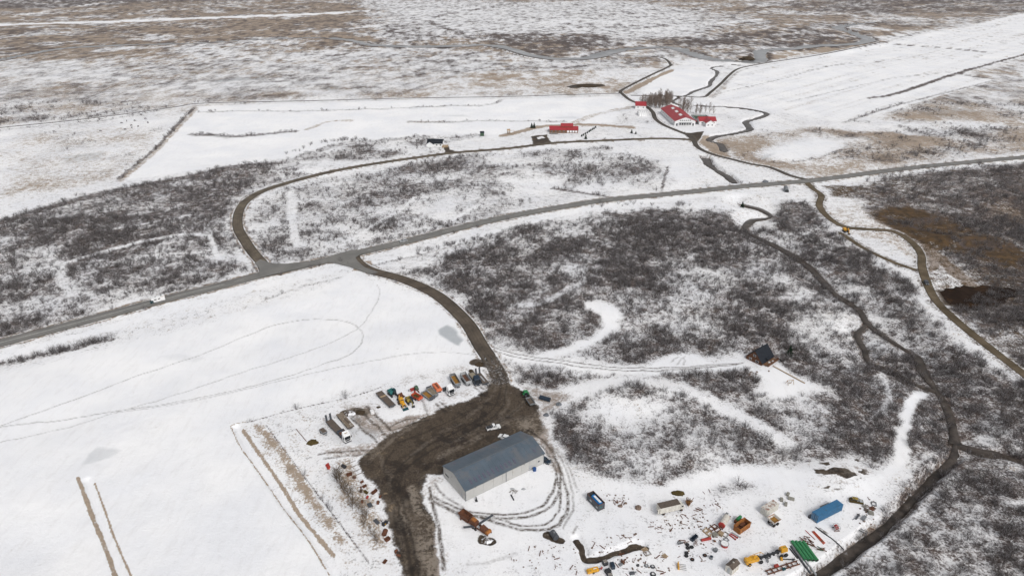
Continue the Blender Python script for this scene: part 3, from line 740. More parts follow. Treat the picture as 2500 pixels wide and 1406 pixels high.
zone([(-57.22,229.73),(-36.28,242.59),(-17.74,251.22),(-12.39,250.57),(-10.42,244.15),(-33.9,236.48),(-51.44,224.92)], 0.10, 0.10, 3, so=0.35, rag=False)
stroke(BR, [(-92.31,206.37),(-81.45,192.58),(-68.42,176.08),(-56.76,161.46),(-41.66,142.35)], 0.18, 0.9, None, False)
stroke(BR, [(-100.02,207.35),(-83.22,216.01),(-63.51,224.09),(-53.22,230.59)], 0.22, 0.85, None, False)
zone([(-61.51,187.14),(-57.68,189.29),(-47.77,174.91),(-40.52,160.25),(-36.49,147.19),(-39.87,145.65),(-48.19,156.84),(-56.04,169.21)], 0.12, 0.55, 2, rag=False)
# snow yard speckled with scrap and stones
zone([(14.79,171.08),(33.86,172.98),(59.82,168.28),(87.38,171.08),(114.27,171.08),(114.48,160.25),(87.05,139.72),(79.59,135.47),(-17.19,134.09),(-20.82,148.74),(-5.96,142.65),(11.02,148.74)], 0.06, 0.05, 4, rag=False)
zone([(51.65,167.36),(62.02,166.45),(65.6,160.25),(56.27,153.53),(44.07,155.18),(39.59,158.53)], 0.15, 0.12, 4, rag=False)
# mud yard, mud aprons, ruts
m = pmask(XS + (fbm(X, Y, 2.2, 2, 401) - 0.5) * 2.2, YS + (fbm(X, Y, 2.2, 2, 407) - 0.5) * 2.2, YARD, 3.2)
lay(MU, m, 1.0)
for L_ in (BR, GR):
    lay(L_, m, 0.0)
lay(SO, pmask(XW, YW, YARD, 6.0) * (1 - m) * 1.9 * np.clip(PATCH2 * 1.5, 0, 0.52), 0.9)
for q, hw, v in (([(9.62,219.46),(13.12,226.32),(19.65,225.76),(28.2,229.73)], 2.0, 0.0),):
    stroke(BR, q, hw, v)
zone([(4.18,232.04),(13.24,229.15),(24.61,226.32),(22.45,219.46),(14.24,215.48),(12.55,212.89),(10.9,219.46)], 0.15, 0.1, 2, so=0.75, rag=False)
zone([(-3.85,207.85),(10.67,212.89),(14.27,200.6),(17.16,187.14),(16.91,178.86),(13.97,180.88),(11.72,193.7),(4.53,201.78)], 0.0, 0.0, 2, so=0.85, rag=False)
zone([(-28.88,176.87),(-26.13,176.87),(-18.27,163.75),(-8.99,159.9),(-12.77,158.53),(-20.73,161.99),(-26.59,168.28)], 0, 0, 1.0, so=0.45, rag=False)
zone([(-40.25,166.45),(-34.97,166.45),(-25.72,148.74),(-20.06,134.09),(-25.22,134.09),(-30.01,153.53)], 0, 0, 2, so=0.9, rag=False)
zone([(-68.6,192.58),(-50.98,195.96),(-47.83,194.83),(-49.75,189.29),(-64.47,187.56)], 0.0, 0.0, 1.5, so=0.65, rag=False)
zone([(-67.05,218.12),(-56.13,219.46),(-44.32,205.39),(-44.25,200.12),(-48.02,195.96),(-53.25,200.12),(-62.74,212.89)], 0.0, 0.0, 2, so=0.75, rag=False)
zone([(-47.78,207.85),(-39.04,211.62),(-31.37,212.89),(-38.37,206.61),(-44.4,201.07)], 0.0, 0.0, 1, so=0.8, rag=False)
zone([(-26.13,224.92),(-15.11,233.51),(-9.37,237.98),(-10.81,230.59),(-14.76,226.32),(-22.45,219.46),(-30.12,216.01),(-35.12,218.12)], 0.0, 0.0, 1.5, so=0.42, rag=False)
zone([(160.2,658.4),(169.3,655.2),(186,661.7),(177.6,637.8),(167.7,612.5),(164.9,622.7),(161.5,637.8)], 0.0, 0.0, 1.5, rag=False)
lay(MU, pmask(XS, YS, [(163,658.4),(170.5,653.6),(186,661.7),(177.6,637.8),(168.4,615.4),(165.6,622.7),(163.3,642.4)], 2), 0.95)
lay(MU, pmask(XS, YS, [(17.8,642.4),(26.4,645.6),(34.4,648.8),(34.2,630.1),(38,615.4),(18.5,609.6)], 2), 0.9)
lay(MU, pmask(XS, YS, [(22.3,637.8),(29.4,642.4),(31.1,636.2),(24.3,628.6)], 1.5), 0.0)
lay(MU, pmask(XS, YS, [(-60.3,598.4),(-57.7,611),(-54.1,592.9),(-47.2,587.6),(-58.2,582.3)], 2), 0.9)
for q, hw, v in (([(79.2,893),(95.8,913.3),(112.1,907.4)], 9, 0.8), ([(358.9,1133.6),(389.7,1142.5)], 12, 0.0), ([(-72.94,196.88),(-70.87,196.88)], 2.0, 0.0), ([(-15.49,248.62),(-12.62,247.33)], 2.5, 0.85), ([(-64.06,213.92),(-61.49,214.44)], 2.2, 0.8),
                 ([(-59.65,215.48),(-56.66,213.92)], 2.0, 0.8), ([(-60.69,212.13),(-56.16,207.35)], 1.6, 0.5), ([(-8.66,150.95),(-6.54,150.32)], 1.6, 0.8), ([(11.21,152.72),(14.34,150.95)], 1.4, 0.7)):
    stroke(MU, q, hw, v)
lay(MU, pmask(XW, YW, [(221.57,319.33),(235.38,323.19),(249.54,325.14),(263.13,322.7),(261,315.55),(242.89,301.11),(227.05,298.51),(217.03,303.73)], 3), 0.9)  # mud colour darkens the rim of the painted hollow
HOLLOW = [(221.9,318.38),(232.66,322.22),(248.93,324.16),(261.75,321.25),(259.84,315.08),(244,302.85),(227.56,299.37),(218.76,304.62)]
# the pit: sandy floor and ochre bank
zone([(242.1,433.5),(243.82,353.54),(247.73,322.22),(221.96,303.73),(217.95,315.08),(230.38,347.99),(227.79,377.29),(203.96,414.53),(210.7,437.5),(219.4,425.8)], 0.12, 0.5, 3)
zone([(216.5,441.6),(235.6,449.8),(244.8,433.5),(234.02,410.9),(220.22,409.46),(211.45,419.71)], 0.12, 0.4, 3)
zone([(230.86,342.57),(237.5,338.34),(244.21,327.12),(237.54,323.19),(222.96,320.29),(222.85,327.12)], 0.02, 0.0, 2)
for q, hw in (([(240.18,418.22),(245.46,402.39),(246.16,377.29),(244.55,350.75),(243.32,331.13),(244.83,320.29)], 4.0), ([(242.12,383.64),(236.85,353.54),(229.04,342.57)], 3.0)):
    stroke(SO, q, hw, 1.0)
    stroke(BR, q, hw, 0.0)
    stroke(GR, q, hw, 0.1)
m = zone(OCHRE_BANK, 0.20, 0.22, 5)
lay(OC, m * np.clip(0.75 + 1.6 * (PATCH2 - 0.42), 0.3, 1), 1.0)
lay(BR, m * np.clip((STREAK - 0.5) * 6, 0, 1), 0.8)
lay(OC, pmask(XW, YW, [(232.3,490.6),(248.8,493.5),(258.4,481),(241.3,462.8),(228.6,467.2)], 4), 0.7)
lay(OC, pmask(XW, YW, [(231.78,332.14),(264.8,342.57),(275.93,332.14),(262.94,312.76),(243.43,322.22)], 5), 0.45)
stroke(BR, [(246.5,425.8),(255.43,406.61),(264.42,390.16),(267.48,369.9),(274.19,350.19)], 1.5, 0.9)
lay(OC, pmask(XW, YW, [(262.39,353.54),(287.44,342.57),(255.14,295.11),(250.32,312.76),(250.76,327.12)], 6), 0.7)
for p, hw in ROADS[6:8]:
    d = pdist(XS, YS, p, 9)
    lay(OC, 1 - sm(hw, hw + 4.0, d), 0.45)
    lay(BR, 1 - sm(hw, hw + 3.0, d), 0.3)
# soil mound and trench
_sc = fbm(X * 0.55 + Y * 0.9, (Y * 0.55 - X * 0.3) * 2.4, 6.0, 3, 511, 0.6)
lay(MU, pmask(XW, YW, SOIL_MOUND, 3) * np.clip((_sc - 0.49) * 14, 0, 1), 1.0)
zone(SOIL_MOUND, 0.1, 0.08, 3, so=0.35, rag=False)
stroke(MU, [(19.4,150.79),(21.15,147.03),(21.63,143.24),(24.04,143.39),(28.69,145.2),(33.94,147.19),(36.86,148.74),(38.74,148.27)], 0.95, 1.0, 0.4)
stroke(GR, [(19.84,148.74),(21.59,142.79),(23.99,142.94),(28.88,144.74)], 0.6, 0.5, 0.4)
for q, hw, v in (([(-33.86,172.98),(-28.3,160.25),(-25.11,148.74),(-22.49,135.47)], 1.6, 0.9), ([(-30.24,165.54),(-25.01,153.53),(-21.62,138.28)], 1.2, 0.9), ([(-34.63,155.18),(-32.01,145.65),(-29.42,135.47)], 0.5, 0.4), ([(-5.99,239.5),(-7.38,226.32),(-15.68,212.89),(-28.31,198.26),(-36.9,185.02)], 0.7, 0.30),
                 ([(-4.22,234.98),(-1.61,220.8),(-6.17,207.85),(-19.37,198.26)], 0.6, 0.30), ([(6.47,222.16),(0,212.89),(-10.7,205.39),(-23.64,195.96)], 0.6, 0.35), ([(-29.8,212.89),(-38.04,204.17),(-45.43,193.7),(-49.67,185.02)], 0.8, 0.45), ([(-46.14,189.29),(-40.26,174.91),(-35.37,160.25),(-32.23,147.19)], 0.6, 0.25),
                 ([(-10.52,200.6),(-19.05,193.7),(-25.13,188.21)], 1.2, 0.45), ([(-3.84,206.61),(6.22,210.35),(11.03,214.18)], 1.0, 0.5)):
    stroke(SO, q, hw, v, 0.6)
# wheel tracks: thin dirty lines
RUTS = [([(-191.03,205.39),(-176.39,219.46),(-154.73,241.04),(-135.45,257.24),(-122.34,271.43),(-110.78,282.89),(-96.6,288.09),(-82.52,286.87),(-74,281.71),(-69.25,273.29),(-68.06,263.48),(-71.81,255.21),(-79.19,248.62),(-93.66,237.98),(-113.71,227.73),(-136.3,219.46),(-157.39,213.92),(-177.56,208.34),(-190.54,204.66)], 0.22, 0.40),
        ([(-185.02,196.42),(-173.52,201.78),(-161.84,207.85),(-150.32,215.48),(-134.26,225.76),(-112.18,242.28),(-90.3,257.24),(-75.68,273.29),(-71.52,280.93),(-68.69,297.23),(-68.15,312.76),(-71.52,324.65)], 0.22, 0.32),
        ([(-152.67,213.92),(-135.82,218.39),(-121.69,222.99),(-93.04,235.88),(-69.98,246.69),(-44.88,255.21),(-28.9,257.24),(-15.23,254.54)], 0.2, 0.32),
        ([(-8.23,261.38),(1.8,255.89),(14.22,251.88),(29.83,247.65),(46.92,244.47),(64.29,244.47),(82.23,246.69),(99.43,248.62)], 0.32, 0.85), ([(-8.14,257.92),(1.78,253.21),(14.12,249.59),(29.63,245.42),(46.6,242.28),(63.92,242.59),(81.83,245.1),(96.41,247.33)], 0.32, 0.85),
        ([(6.06,202.97),(12.54,195.51),(15.89,185.02),(16.04,173.94),(12.47,165.18),(4.5,159.9),(-6.41,159.56),(-18.14,161.99),(-26.59,168.28)], 0.55, 1.0), ([(4.21,201.07),(10.99,193.7),(14.42,183.97),(14.47,174.91),(11.24,167),(3.88,161.64),(-6.45,161.12),(-18.27,163.75),(-25.35,169.21)], 0.4, 0.9),
        ([(15.89,185.02),(18.15,171.08),(17,160.6),(11.96,155.18),(3.14,154.68),(-6.38,158.19),(-16.82,161.64)], 0.5, 0.95), ([(14.36,182.93),(15.86,171.08),(14.49,161.64),(10.14,156.84),(2.53,156.34),(-5.78,159.9)], 0.35, 0.8),
        ([(10.39,197.1),(16.58,189.29),(19.79,174.91),(19.32,163.75),(15.8,156.01)], 0.3, 0.45), ([(11.92,198.26),(18.6,187.14),(21.67,172.98)], 0.3, 0.35), ([(-27.09,172.98),(-24.36,161.99),(-21.58,150.32),(-19.47,140.44)], 0.6, 0.8), ([(-25.66,174.91),(-21.27,168.28),(-15.66,163.75)], 0.35, 0.6),
        ([(-13.04,141.47),(-5.95,142.35),(1.21,145.65)], 0.7, 0.25), ([(18.76,153.53),(20.22,156.01)], 0.3, 0.5), ([(-45.85,205.39),(-40.25,209.09),(-32.65,210.35)], 0.3, 1.0), ([(-44.7,202.97),(-38.34,206.37),(-31.74,209.09)], 0.3, 0.8),
        ([(-29.67,219.46),(-25.99,214.18)], 0.4, 0.9), ([(-28.14,220.26),(-24.05,215.48)], 0.4, 0.9), ([(-14.97,230.59),(-10.61,224.92)], 0.3, 0.8), ([(-13.7,232.04),(-9.86,226.88)], 0.3, 0.8), ([(-12.09,242.59),(-9.15,236.48),(-9.65,230.59)], 0.5, 0.6),
        ([(-58.55,215.48),(-46.5,200.12)], 0.6, 0.9), ([(-56.57,217.59),(-44.7,202.97)], 0.6, 0.9), ([(-60.64,210.35),(-48.76,195.96)], 0.5, 0.8), ([(-32.1,212.38),(-34.32,218.12),(-35.6,222.16)], 0.4, 0.5),
        ([(-67.88,189.72),(-58.15,191.48),(-50.96,191.92)], 0.4, 1.0), ([(-65.9,187.56),(-57.58,188.86),(-49.91,190.16)], 0.35, 1.0), ([(68.77,249.26),(72.27,253.21),(74.85,251.22),(73.27,247.33)], 0.3, 0.4), ([(70.99,247.33),(75.25,254.54)], 0.3, 0.35),
        ]
RUTS += [([(-6.91,242.59),(-4.64,229.15),(-7.91,215.48),(-19.7,202.97),(-33.3,190.38),(-39.89,176.87),(-33.6,156.84),(-27.69,135.47)], 0.35, 0.55), ([(-4.84,242.59),(-2.32,229.15),(-5.5,213.41),(-18.03,200.6),(-30.95,188.86),(-37.68,175.89),(-31.59,156.01),(-25.95,135.47)], 0.35, 0.55), ([(4.81,219.46),(-4.62,207.85),(-18,200.12)], 0.3, 0.5), ([(-15.82,215.48),(-28.91,204.17),(-42.68,194.83)], 0.3, 0.5),
         ([(-42.16,191.48),(-43.64,182.93),(-39.66,171.08),(-35.01,153.53),(-30.38,138.28)], 0.3, 0.5)]
RUT = ZERO.copy()
for q, hw, v in RUTS:
    d = pdist(XS * 0.5 + X * 0.5, YS * 0.5 + Y * 0.5, smooth_line(q, 3.0), hw + 1.2)
    RUT = np.maximum(RUT, min(1, v * 1.35) * (1 - sm(hw * 0.4, hw + 0.30, d)))
zone([(247.8,826.9),(317.2,996.6),(356.4,1047.5),(676.1,1322.2),(1346.4,1930.3),(1735.4,1883),(1080.2,1310.5),(827.8,1156),(618.9,989.7),(647.2,943.8),(336.8,696.2),(323.5,714.7),(246.5,822)], 0.0, 0.02, 3, rag=False)
for q, hw, v in (([(420.4,822),(478.5,860.1),(618.9,989.7),(843.4,1179.4),(1080.6,1371)], 1.6, 0.85), ([(690.6,1352.3),(766.3,1282.2),(800.1,1218.6)], 2.4, 0.8), ([(624.7,989.7),(653.2,953.3)], 1.6, 0.7), ([(336.8,696.2),(441.2,786.9),(649.2,946.9)], 1.0, 0.5), ([(217.5,822),(325.6,916.3),(493.2,1070.8),(581.1,1111.9)], 0.8, 0.45), ([(315.3,798.3),(425,887.4),(530.8,962.9),(633.1,1014.2)], 0.8, 0.4)):
    stroke(BR, q, hw, v)
# ice and meltwater on the snow
for q, v in (([(-34.38,276.69),(-31.03,282.1),(-26.47,278.22),(-22.49,267.05),(-23.52,263.13),(-29.37,267.05),(-32.82,272.18)], 1.0), ([(-148.53,184.18),(-150.28,190.38),(-148.27,194.15),(-139.26,191.48),(-141.55,187.56)], 0.42), ([(-416.8,943.8),(-385.5,962.9),(-339.5,976.1),(-336.6,950.1),(-385.9,934.4)], 0.7),
             ([(-242.7,873.6),(-236.6,901.6),(-218.5,895.9),(-215,857.5)], 0.75), ([(-468.9,847.1),(-452,857.5),(-444.5,836.9)], 0.5), ([(200.5,552.2),(217.4,574.5),(226.1,579.6),(211.7,559.4)], 0.6), ([(423.1,730.1),(479.3,780.2),(517.8,746.1),(455.7,730.1)], 0.5), ([(-81.9,724.2),(-52.1,730.1),(-42.8,718.5)], 0.35),
             ([(29.9,718.5),(64.5,722.3),(72,710.9)], 0.35), ([(-381.9,568.1),(-352.6,584.9),(-346,559.4),(-366.3,547.4)], 0.45), ([(-60.87,204.17),(-53.49,205.39),(-48,200.12),(-51.51,194.83),(-57.39,194.83)], 0.4), ([(-72.59,205.39),(-70.9,207.85),(-59.35,197.1),(-60.09,193.7),(-68.54,198.26)], 0.22),
             ([(111.7,754.4),(132.3,771.4),(133.2,762.8),(114.8,744.1)], 0.3), ([(-154.66,253.87),(-147.8,256.56),(-134.1,253.87),(-137.4,248.94)], 0.14), ([(2.01,170.14),(4.03,171.08),(5.35,169.58),(3.32,168.1)], 0.0)):
    lay(IC, pmask(XS, YS, q, 0.7 if q[0][1] < 300 else 2.0), v)
for p, hw, dep, cut, lvl in WATERS:
    d0 = pdist(X, Y, p, 40)
    d = pdist(XS, YS, p, cut + 3)
    k = 1 - sm(hw * 0.9, hw * 1.25 + 0.5, d)
    lay(MU, k, 0.9)
    lay(BR, k, 0.0)
    e = (1 - sm(hw + 0.8, hw + 2.6, d)) * (1 - k) * (dep > 1.9)
    lay(GR, e * 0.5, 0.8)
    lay(BR, e * 0.85, 0.95)
    if hw > 5:                            # dark cut banks of the river
        lay(BR, (1 - sm(hw * 1.3 + 3, hw * 1.3 + 14, d0)) * sm(hw * 1.1, hw * 1.3 + 1, d0), 0.8)
# nothing grows on the carriageways
for p, hw in ROADS:
    d = pdist(X, Y, p, hw + 2)
    k = 1 - sm(hw - 0.5, hw + 0.8, d)
    lay(MU, k, 0.6)
    for L_ in (BR, GR, SO):
        lay(L_, k, 0.0)
    lay(SO, (1 - sm(hw + 0.3, hw + 1.6, pdist(XS, YS, p, hw + 4))) * (1 - k), 0.55)
for p, hw, a_ in ((ROADS[0][0], 4.3, 0.8), (ROADS[1][0], 3.4, 0.7), (ROADS[2][0], 2.6, 0.5), (ROADS[5][0], 3.7, 0.5)):
    d = pdist(XS, YS, p, hw + 5)
    k = np.clip(sm(hw - 0.4, hw + 0.3, d) * (1 - sm(hw + 0.9, hw + 1.9, d)), 0, 1) * a_
    lay(BR, k, 0.62)
    lay(GR, k, 0.85)
# faint mowing lines in the big eastern meadow
_me = pmask(X, Y, [(246.5,822),(317.2,996.6),(356.4,1047.5),(676.1,1322.2),(1346.4,1930.3),(1735.4,1883),(1080.2,1310.5),(827.8,1156),(618.9,989.7),(647.2,943.8),(336.8,696.2),(323.5,714.7)], 8)
_a = [(323.5,714.7),(843.4,1179.4)]
_dx, _dy = _a[1][0] - _a[0][0], _a[1][1] - _a[0][1]
_l = math.hypot(_dx, _dy)
_pr = (X * -_dy + Y * _dx) / _l
_al = (X * _dx + Y * _dy) / _l
_ln = np.clip(vnoise(_pr / 5.0, _al / 160.0, 91) - 0.45, 0, 1) * 1.1 + np.clip(vnoise(_pr / 1.7, _al / 90.0, 97) - 0.6, 0, 1)
BR += _me * _ln * 0.30
GR += _me * _ln * 0.45
_lf = pmask(X, Y, [(-254.26,226.32),(-128.51,267.78),(-87.22,327.12),(-52.59,312.76),(-27.21,282.89),(-10.62,250.57),(-58.49,232.04),(-106.36,207.85),(-51.91,135.47),(-190.34,135.47)], 6)
SO += _lf * np.clip(vnoise((X * 0.85 - Y * 0.5) / 1.6, (X * 0.5 + Y * 0.85) / 55.0, 98) - 0.55, 0, 1) * 0.16

me = bpy.data.meshes.new('ground')
nv = NR * NC
me.vertices.add(nv)
me.vertices.foreach_set('co', np.stack([X, Y, Z], 1).astype(np.float32).ravel())
_i = np.arange(nv).reshape(NR, NC)
_q = np.stack([_i[:-1, :-1], _i[:-1, 1:], _i[1:, 1:], _i[1:, :-1]], -1).reshape(-1, 4).astype(np.int32)
me.loops.add(_q.size)
me.polygons.add(len(_q))
me.loops.foreach_set('vertex_index', _q.ravel())
me.polygons.foreach_set('loop_start', np.arange(0, _q.size, 4, dtype=np.int32))
me.polygons.foreach_set('use_smooth', np.ones(len(_q), bool))
me.update(calc_edges=True)
for nm, ch in (('cover', (BR * (0.79 + 0.15 * sm(500, 900, Y)), GR, MU, SO)), ('wear', (IC, RUT, OC, ZERO + 1))):
    at = me.attributes.new(nm, 'FLOAT_COLOR', 'POINT')
    at.data.foreach_set('color', np.clip(np.stack(ch, 1), 0, 1).astype(np.float32).ravel())


def ground_material():
    m = bpy.data.materials.new('ground')
    m.use_nodes = True
    t = m.node_tree
    N, Lk = t.nodes, t.links
    b = N['Principled BSDF']
    b.inputs['Specular IOR Level'].default_value = 0.15
    b.inputs['Roughness'].default_value = 0.85
    geo = N.new('ShaderNodeNewGeometry')

    def noise(scale, detail, rough=0.6, off=0, sx=(1, 1, 1)):
        mp = N.new('ShaderNodeMapping')
        mp.inputs['Location'].default_value = (off, off * 1.7, 0)
        mp.inputs['Scale'].default_value = sx
        Lk.new(geo.outputs['Position'], mp.inputs['Vector'])
        n = N.new('ShaderNodeTexNoise')
        n.inputs['Scale'].default_value = scale
        n.inputs['Detail'].default_value = detail
        n.inputs['Roughness'].default_value = rough
        Lk.new(mp.outputs[0], n.inputs['Vector'])
        return n.outputs['Fac']

    def math_(op, a, c):
        n = N.new('ShaderNodeMath')
        n.operation = op
        for i, s in enumerate((a, c)):
            if isinstance(s, (int, float)):
                n.inputs[i].default_value = s
            else:
                Lk.new(s, n.inputs[i])
        return n.outputs[0]

    def mrange(v, a0, a1, b0, b1, smooth=False):
        n = N.new('ShaderNodeMapRange')
        if smooth:
            n.interpolation_type = 'SMOOTHSTEP'
        for k, s in (('Value', v), ('From Min', a0), ('From Max', a1), ('To Min', b0), ('To Max', b1)):
            if isinstance(s, (int, float)):
                n.inputs[k].default_value = s
            else:
                Lk.new(s, n.inputs[k])
        return n.outputs[0]

    def mix(f, c1, c2):
        n = N.new('ShaderNodeMixRGB')
        for k, s in (('Fac', f), ('Color1', c1), ('Color2', c2)):
            if isinstance(s, tuple):
                n.inputs[k].default_value = (*s, 1)
            elif isinstance(s, (int, float)):
                n.inputs[k].default_value = s
            else:
                Lk.new(s, n.inputs[k])
        return n.outputs[0]

    def cover(dens, nz, width=0.05, t0=0.635, t1=0.365):
        th = mrange(dens, 0, 1, t0, t1)
        lo = math_('SUBTRACT', th, width)
        hi = math_('ADD', th, width)
        f = mrange(nz, lo, hi, 0, 1, True)
        return math_('MULTIPLY', f, mrange(dens, 0.0, 0.05, 0, 1))

    a1 = N.new('ShaderNodeAttribute')
    a1.attribute_name = 'cover'
    s1 = N.new('ShaderNodeSeparateColor')
    Lk.new(a1.outputs['Color'], s1.inputs[0])
    brush, grass, mud, soil = s1.outputs[0], s1.outputs[1], s1.outputs[2], a1.outputs['Alpha']
    a2 = N.new('ShaderNodeAttribute')
    a2.attribute_name = 'wear'
    s2 = N.new('ShaderNodeSeparateColor')
    Lk.new(a2.outputs['Color'], s2.inputs[0])
    ice, rut, ochre = s2.outputs[0], s2.outputs[1], s2.outputs[2]

    fine = noise(1.3, 5, 0.72)
    mid = noise(0.28, 4, 0.6, 31)
    broad = noise(0.03, 3, 0.6, 77)
    nb = math_('ADD', math_('MULTIPLY', fine, 0.62), math_('MULTIPLY', mid, 0.38))
    sp = N.new('ShaderNodeSeparateXYZ')
    Lk.new(geo.outputs['Position'], sp.inputs[0])
    farf = mrange(sp.outputs['Y'], 480, 1300, 0, 0.85)

    def with_far(a, off):                 # hummocks and hollows of the open moor are broader than scrub twigs
        f = noise(0.06, 8, 0.76, off, (1.0, 0.5, 1))
        return math_('ADD', math_('MULTIPLY', a, math_('SUBTRACT', 1.0, farf)), math_('MULTIPLY', f, farf))

    nb = with_far(nb, 311)
    snow = mix(mrange(broad, 0.35, 0.65, 0, 1), (0.755, 0.76, 0.785), (0.835, 0.83, 0.835))
    snow = mix(math_('MULTIPLY', mrange(noise(0.5, 6, 0.7, 201, (1.0, 0.25, 1)), 0.50, 0.70, 0, 1), 0.17), snow, (0.45, 0.42, 0.40))
    # dirty snow: thin cover with soil showing through
    ns = math_('ADD', math_('MULTIPLY', noise(0.9, 5, 0.7, 13), 0.6), math_('MULTIPLY', noise(0.18, 3, 0.6, 19), 0.4))
    c = mix(cover(soil, ns, 0.12, 0.70, 0.36), snow, mix(mid, (0.20, 0.165, 0.14), (0.42, 0.36, 0.32)))
    c = mix(math_('MULTIPLY', ice, mrange(mid, 0.3, 0.7, 0.75, 1.0)), c, mix(mid, (0.28, 0.30, 0.32), (0.46, 0.48, 0.50)))
    ng = math_('ADD', math_('MULTIPLY', noise(1.1, 5, 0.72, 57), 0.65), math_('MULTIPLY', noise(0.22, 3, 0.6, 63), 0.35))
    ng = with_far(ng, 357)
    gcol = mix(mrange(fine, 0.3, 0.7, 0, 1), (0.17, 0.11, 0.055), (0.36, 0.26, 0.165))
    c = mix(math_('MULTIPLY', cover(grass, ng, 0.06, 0.645, 0.36), 0.85), c, gcol)
    nm_o = noise(0.22, 6, 0.7, 47)
    c = mix(cover(ochre, ng, 0.08, 0.65, 0.33), c, mix(mrange(nm_o, 0.36, 0.64, 0, 1), (0.026, 0.017, 0.009), (0.115, 0.068, 0.028)))
    bcol = mix(mrange(noise(0.11, 4, 0.6, 5), 0.35, 0.65, 0, 1), (0.094, 0.082, 0.083), (0.120, 0.084, 0.066))
    bcol = mix(mrange(fine, 0.40, 0.75, 0, 1), bcol, (0.046, 0.041, 0.043))
    bf = math_('MAXIMUM', cover(brush, nb, 0.11), math_('MULTIPLY', brush, 0.38))
    c = mix(bf, c, bcol)
    c = mix(math_('MULTIPLY', rut, mrange(noise(0.8, 4, 0.7, 91), 0.36, 0.56, 0.25, 1.0)), c, (0.085, 0.068, 0.055))
    # mud with standing water and pale gravel
    nm = noise(0.15, 8, 0.68, 23)
    mcol = N.new('ShaderNodeValToRGB')
    els = mcol.color_ramp.elements
    els[0].position, els[0].color = 0.38, (0.020, 0.015, 0.012, 1)
    els[1].position, els[1].color = 0.69, (0.24, 0.175, 0.11, 1)
    for p_, q_ in ((0.45, (0.036, 0.027, 0.021, 1)), (0.50, (0.052, 0.040, 0.031, 1)), (0.535, (0.090, 0.070, 0.052, 1)), (0.56, (0.040, 0.031, 0.025, 1)), (0.62, (0.070, 0.054, 0.040, 1)), (0.65, (0.12, 0.092, 0.064, 1))):
        e = els.new(p_)
        e.color = q_
    Lk.new(math_('ADD', nm, math_('MULTIPLY', math_('SUBTRACT', fine, 0.5), 0.30)), mcol.inputs[0])
    mf = mrange(math_('ADD', mud, math_('MULTIPLY', math_('SUBTRACT', fine, 0.5), 0.55)), 0.38, 0.62, 0, 1, True)
    big = mrange(noise(0.055, 4, 0.6, 171), 0.42, 0.60, 0, 1, True)
    mudc = mix(math_('MULTIPLY', big, 0.16), mcol.outputs[0], (0.130, 0.098, 0.066))
    mudc = mix(math_('MULTIPLY', soil, mrange(ns, 0.42, 0.58, 0.0, 0.75, True)), mudc, (0.30, 0.255, 0.21))
    mudc = mix(math_('MULTIPLY', rut, 0.7), mudc, (0.022, 0.018, 0.015))
    slush = mrange(noise(0.35, 6, 0.7, 131), 0.62, 0.70, 0, 0.55, True)
    c = mix(mf, c, mix(slush, mudc, (0.30, 0.265, 0.235)))
    Lk.new(c, b.inputs['Base Color'])
    Lk.new(mrange(math_('MULTIPLY', mf, mrange(nm, 0.38, 0.5, 1, 0)), 0, 1, 0.85, 0.45), b.inputs['Roughness'])
    bp = N.new('ShaderNodeBump')
    bp.inputs['Strength'].default_value = 0.5
    bp.inputs['Distance'].default_value = 0.5
    Lk.new(math_('ADD', nb, math_('MULTIPLY', mid, 0.5)), bp.inputs['Height'])
    Lk.new(bp.outputs[0], b.inputs['Normal'])
    return m


me.materials.append(ground_material())
ground = bpy.data.objects.new('ground', me)
COL.objects.link(ground)
tag(ground, 'snowy moorland ground with scrub, meadows and muddy yard', kind='structure')


# ------------------------------------------------------------------ roads and water as sheets of their own
def road_material(name, c1, c2, c3, rough=0.8):
    """carriageway: pale wheel paths along it come from the 'lane' attribute (0 centre .. 1 edge)"""
    m = bpy.data.materials.new(name)
    m.use_nodes = True
    t = m.node_tree
    b = t.nodes['Principled BSDF']
    b.inputs['Roughness'].default_value = rough
    b.inputs['Specular IOR Level'].default_value = 0.3
    geo = t.nodes.new('ShaderNodeNewGeometry')
    a = t.nodes.new('ShaderNodeAttribute')
    a.attribute_name = 'lane'
    n = t.nodes.new('ShaderNodeTexNoise')
    n.inputs['Scale'].default_value = 0.12
    n.inputs['Detail'].default_value = 7
    n.inputs['Roughness'].default_value = 0.68
    t.links.new(geo.outputs['Position'], n.inputs['Vector'])
    r1 = t.nodes.new('ShaderNodeValToRGB')
    e = r1.color_ramp.elements
    e[0].position, e[0].color = 0.34, (*c1, 1)
    e[1].position, e[1].color = 0.66, (*c2, 1)
    t.links.new(n.outputs['Fac'], r1.inputs[0])
    r2 = t.nodes.new('ShaderNodeValToRGB')
    e = r2.color_ramp.elements
    e[0].position, e[0].color = 0.0, (0.25, 0.25, 0.25, 1)
    e[1].position, e[1].color = 1.0, (1, 1, 1, 1)
    for p_, v in ((0.22, 0.0), (0.40, 0.25), (0.62, 0.05), (0.85, 0.25)):
        k = e.new(p_)
        k.color = (v, v, v, 1)
    t.links.new(a.outputs['Fac'], r2.inputs[0])
    mx = t.nodes.new('ShaderNodeMixRGB')
    t.links.new(r2.outputs[0], mx.inputs['Fac'])
    t.links.new(r1.outputs[0], mx.inputs['Color1'])
    mx.inputs['Color2'].default_value = (*c3, 1)
    t.links.new(mx.outputs[0], b.inputs['Base Color'])
    MATS[name] = m


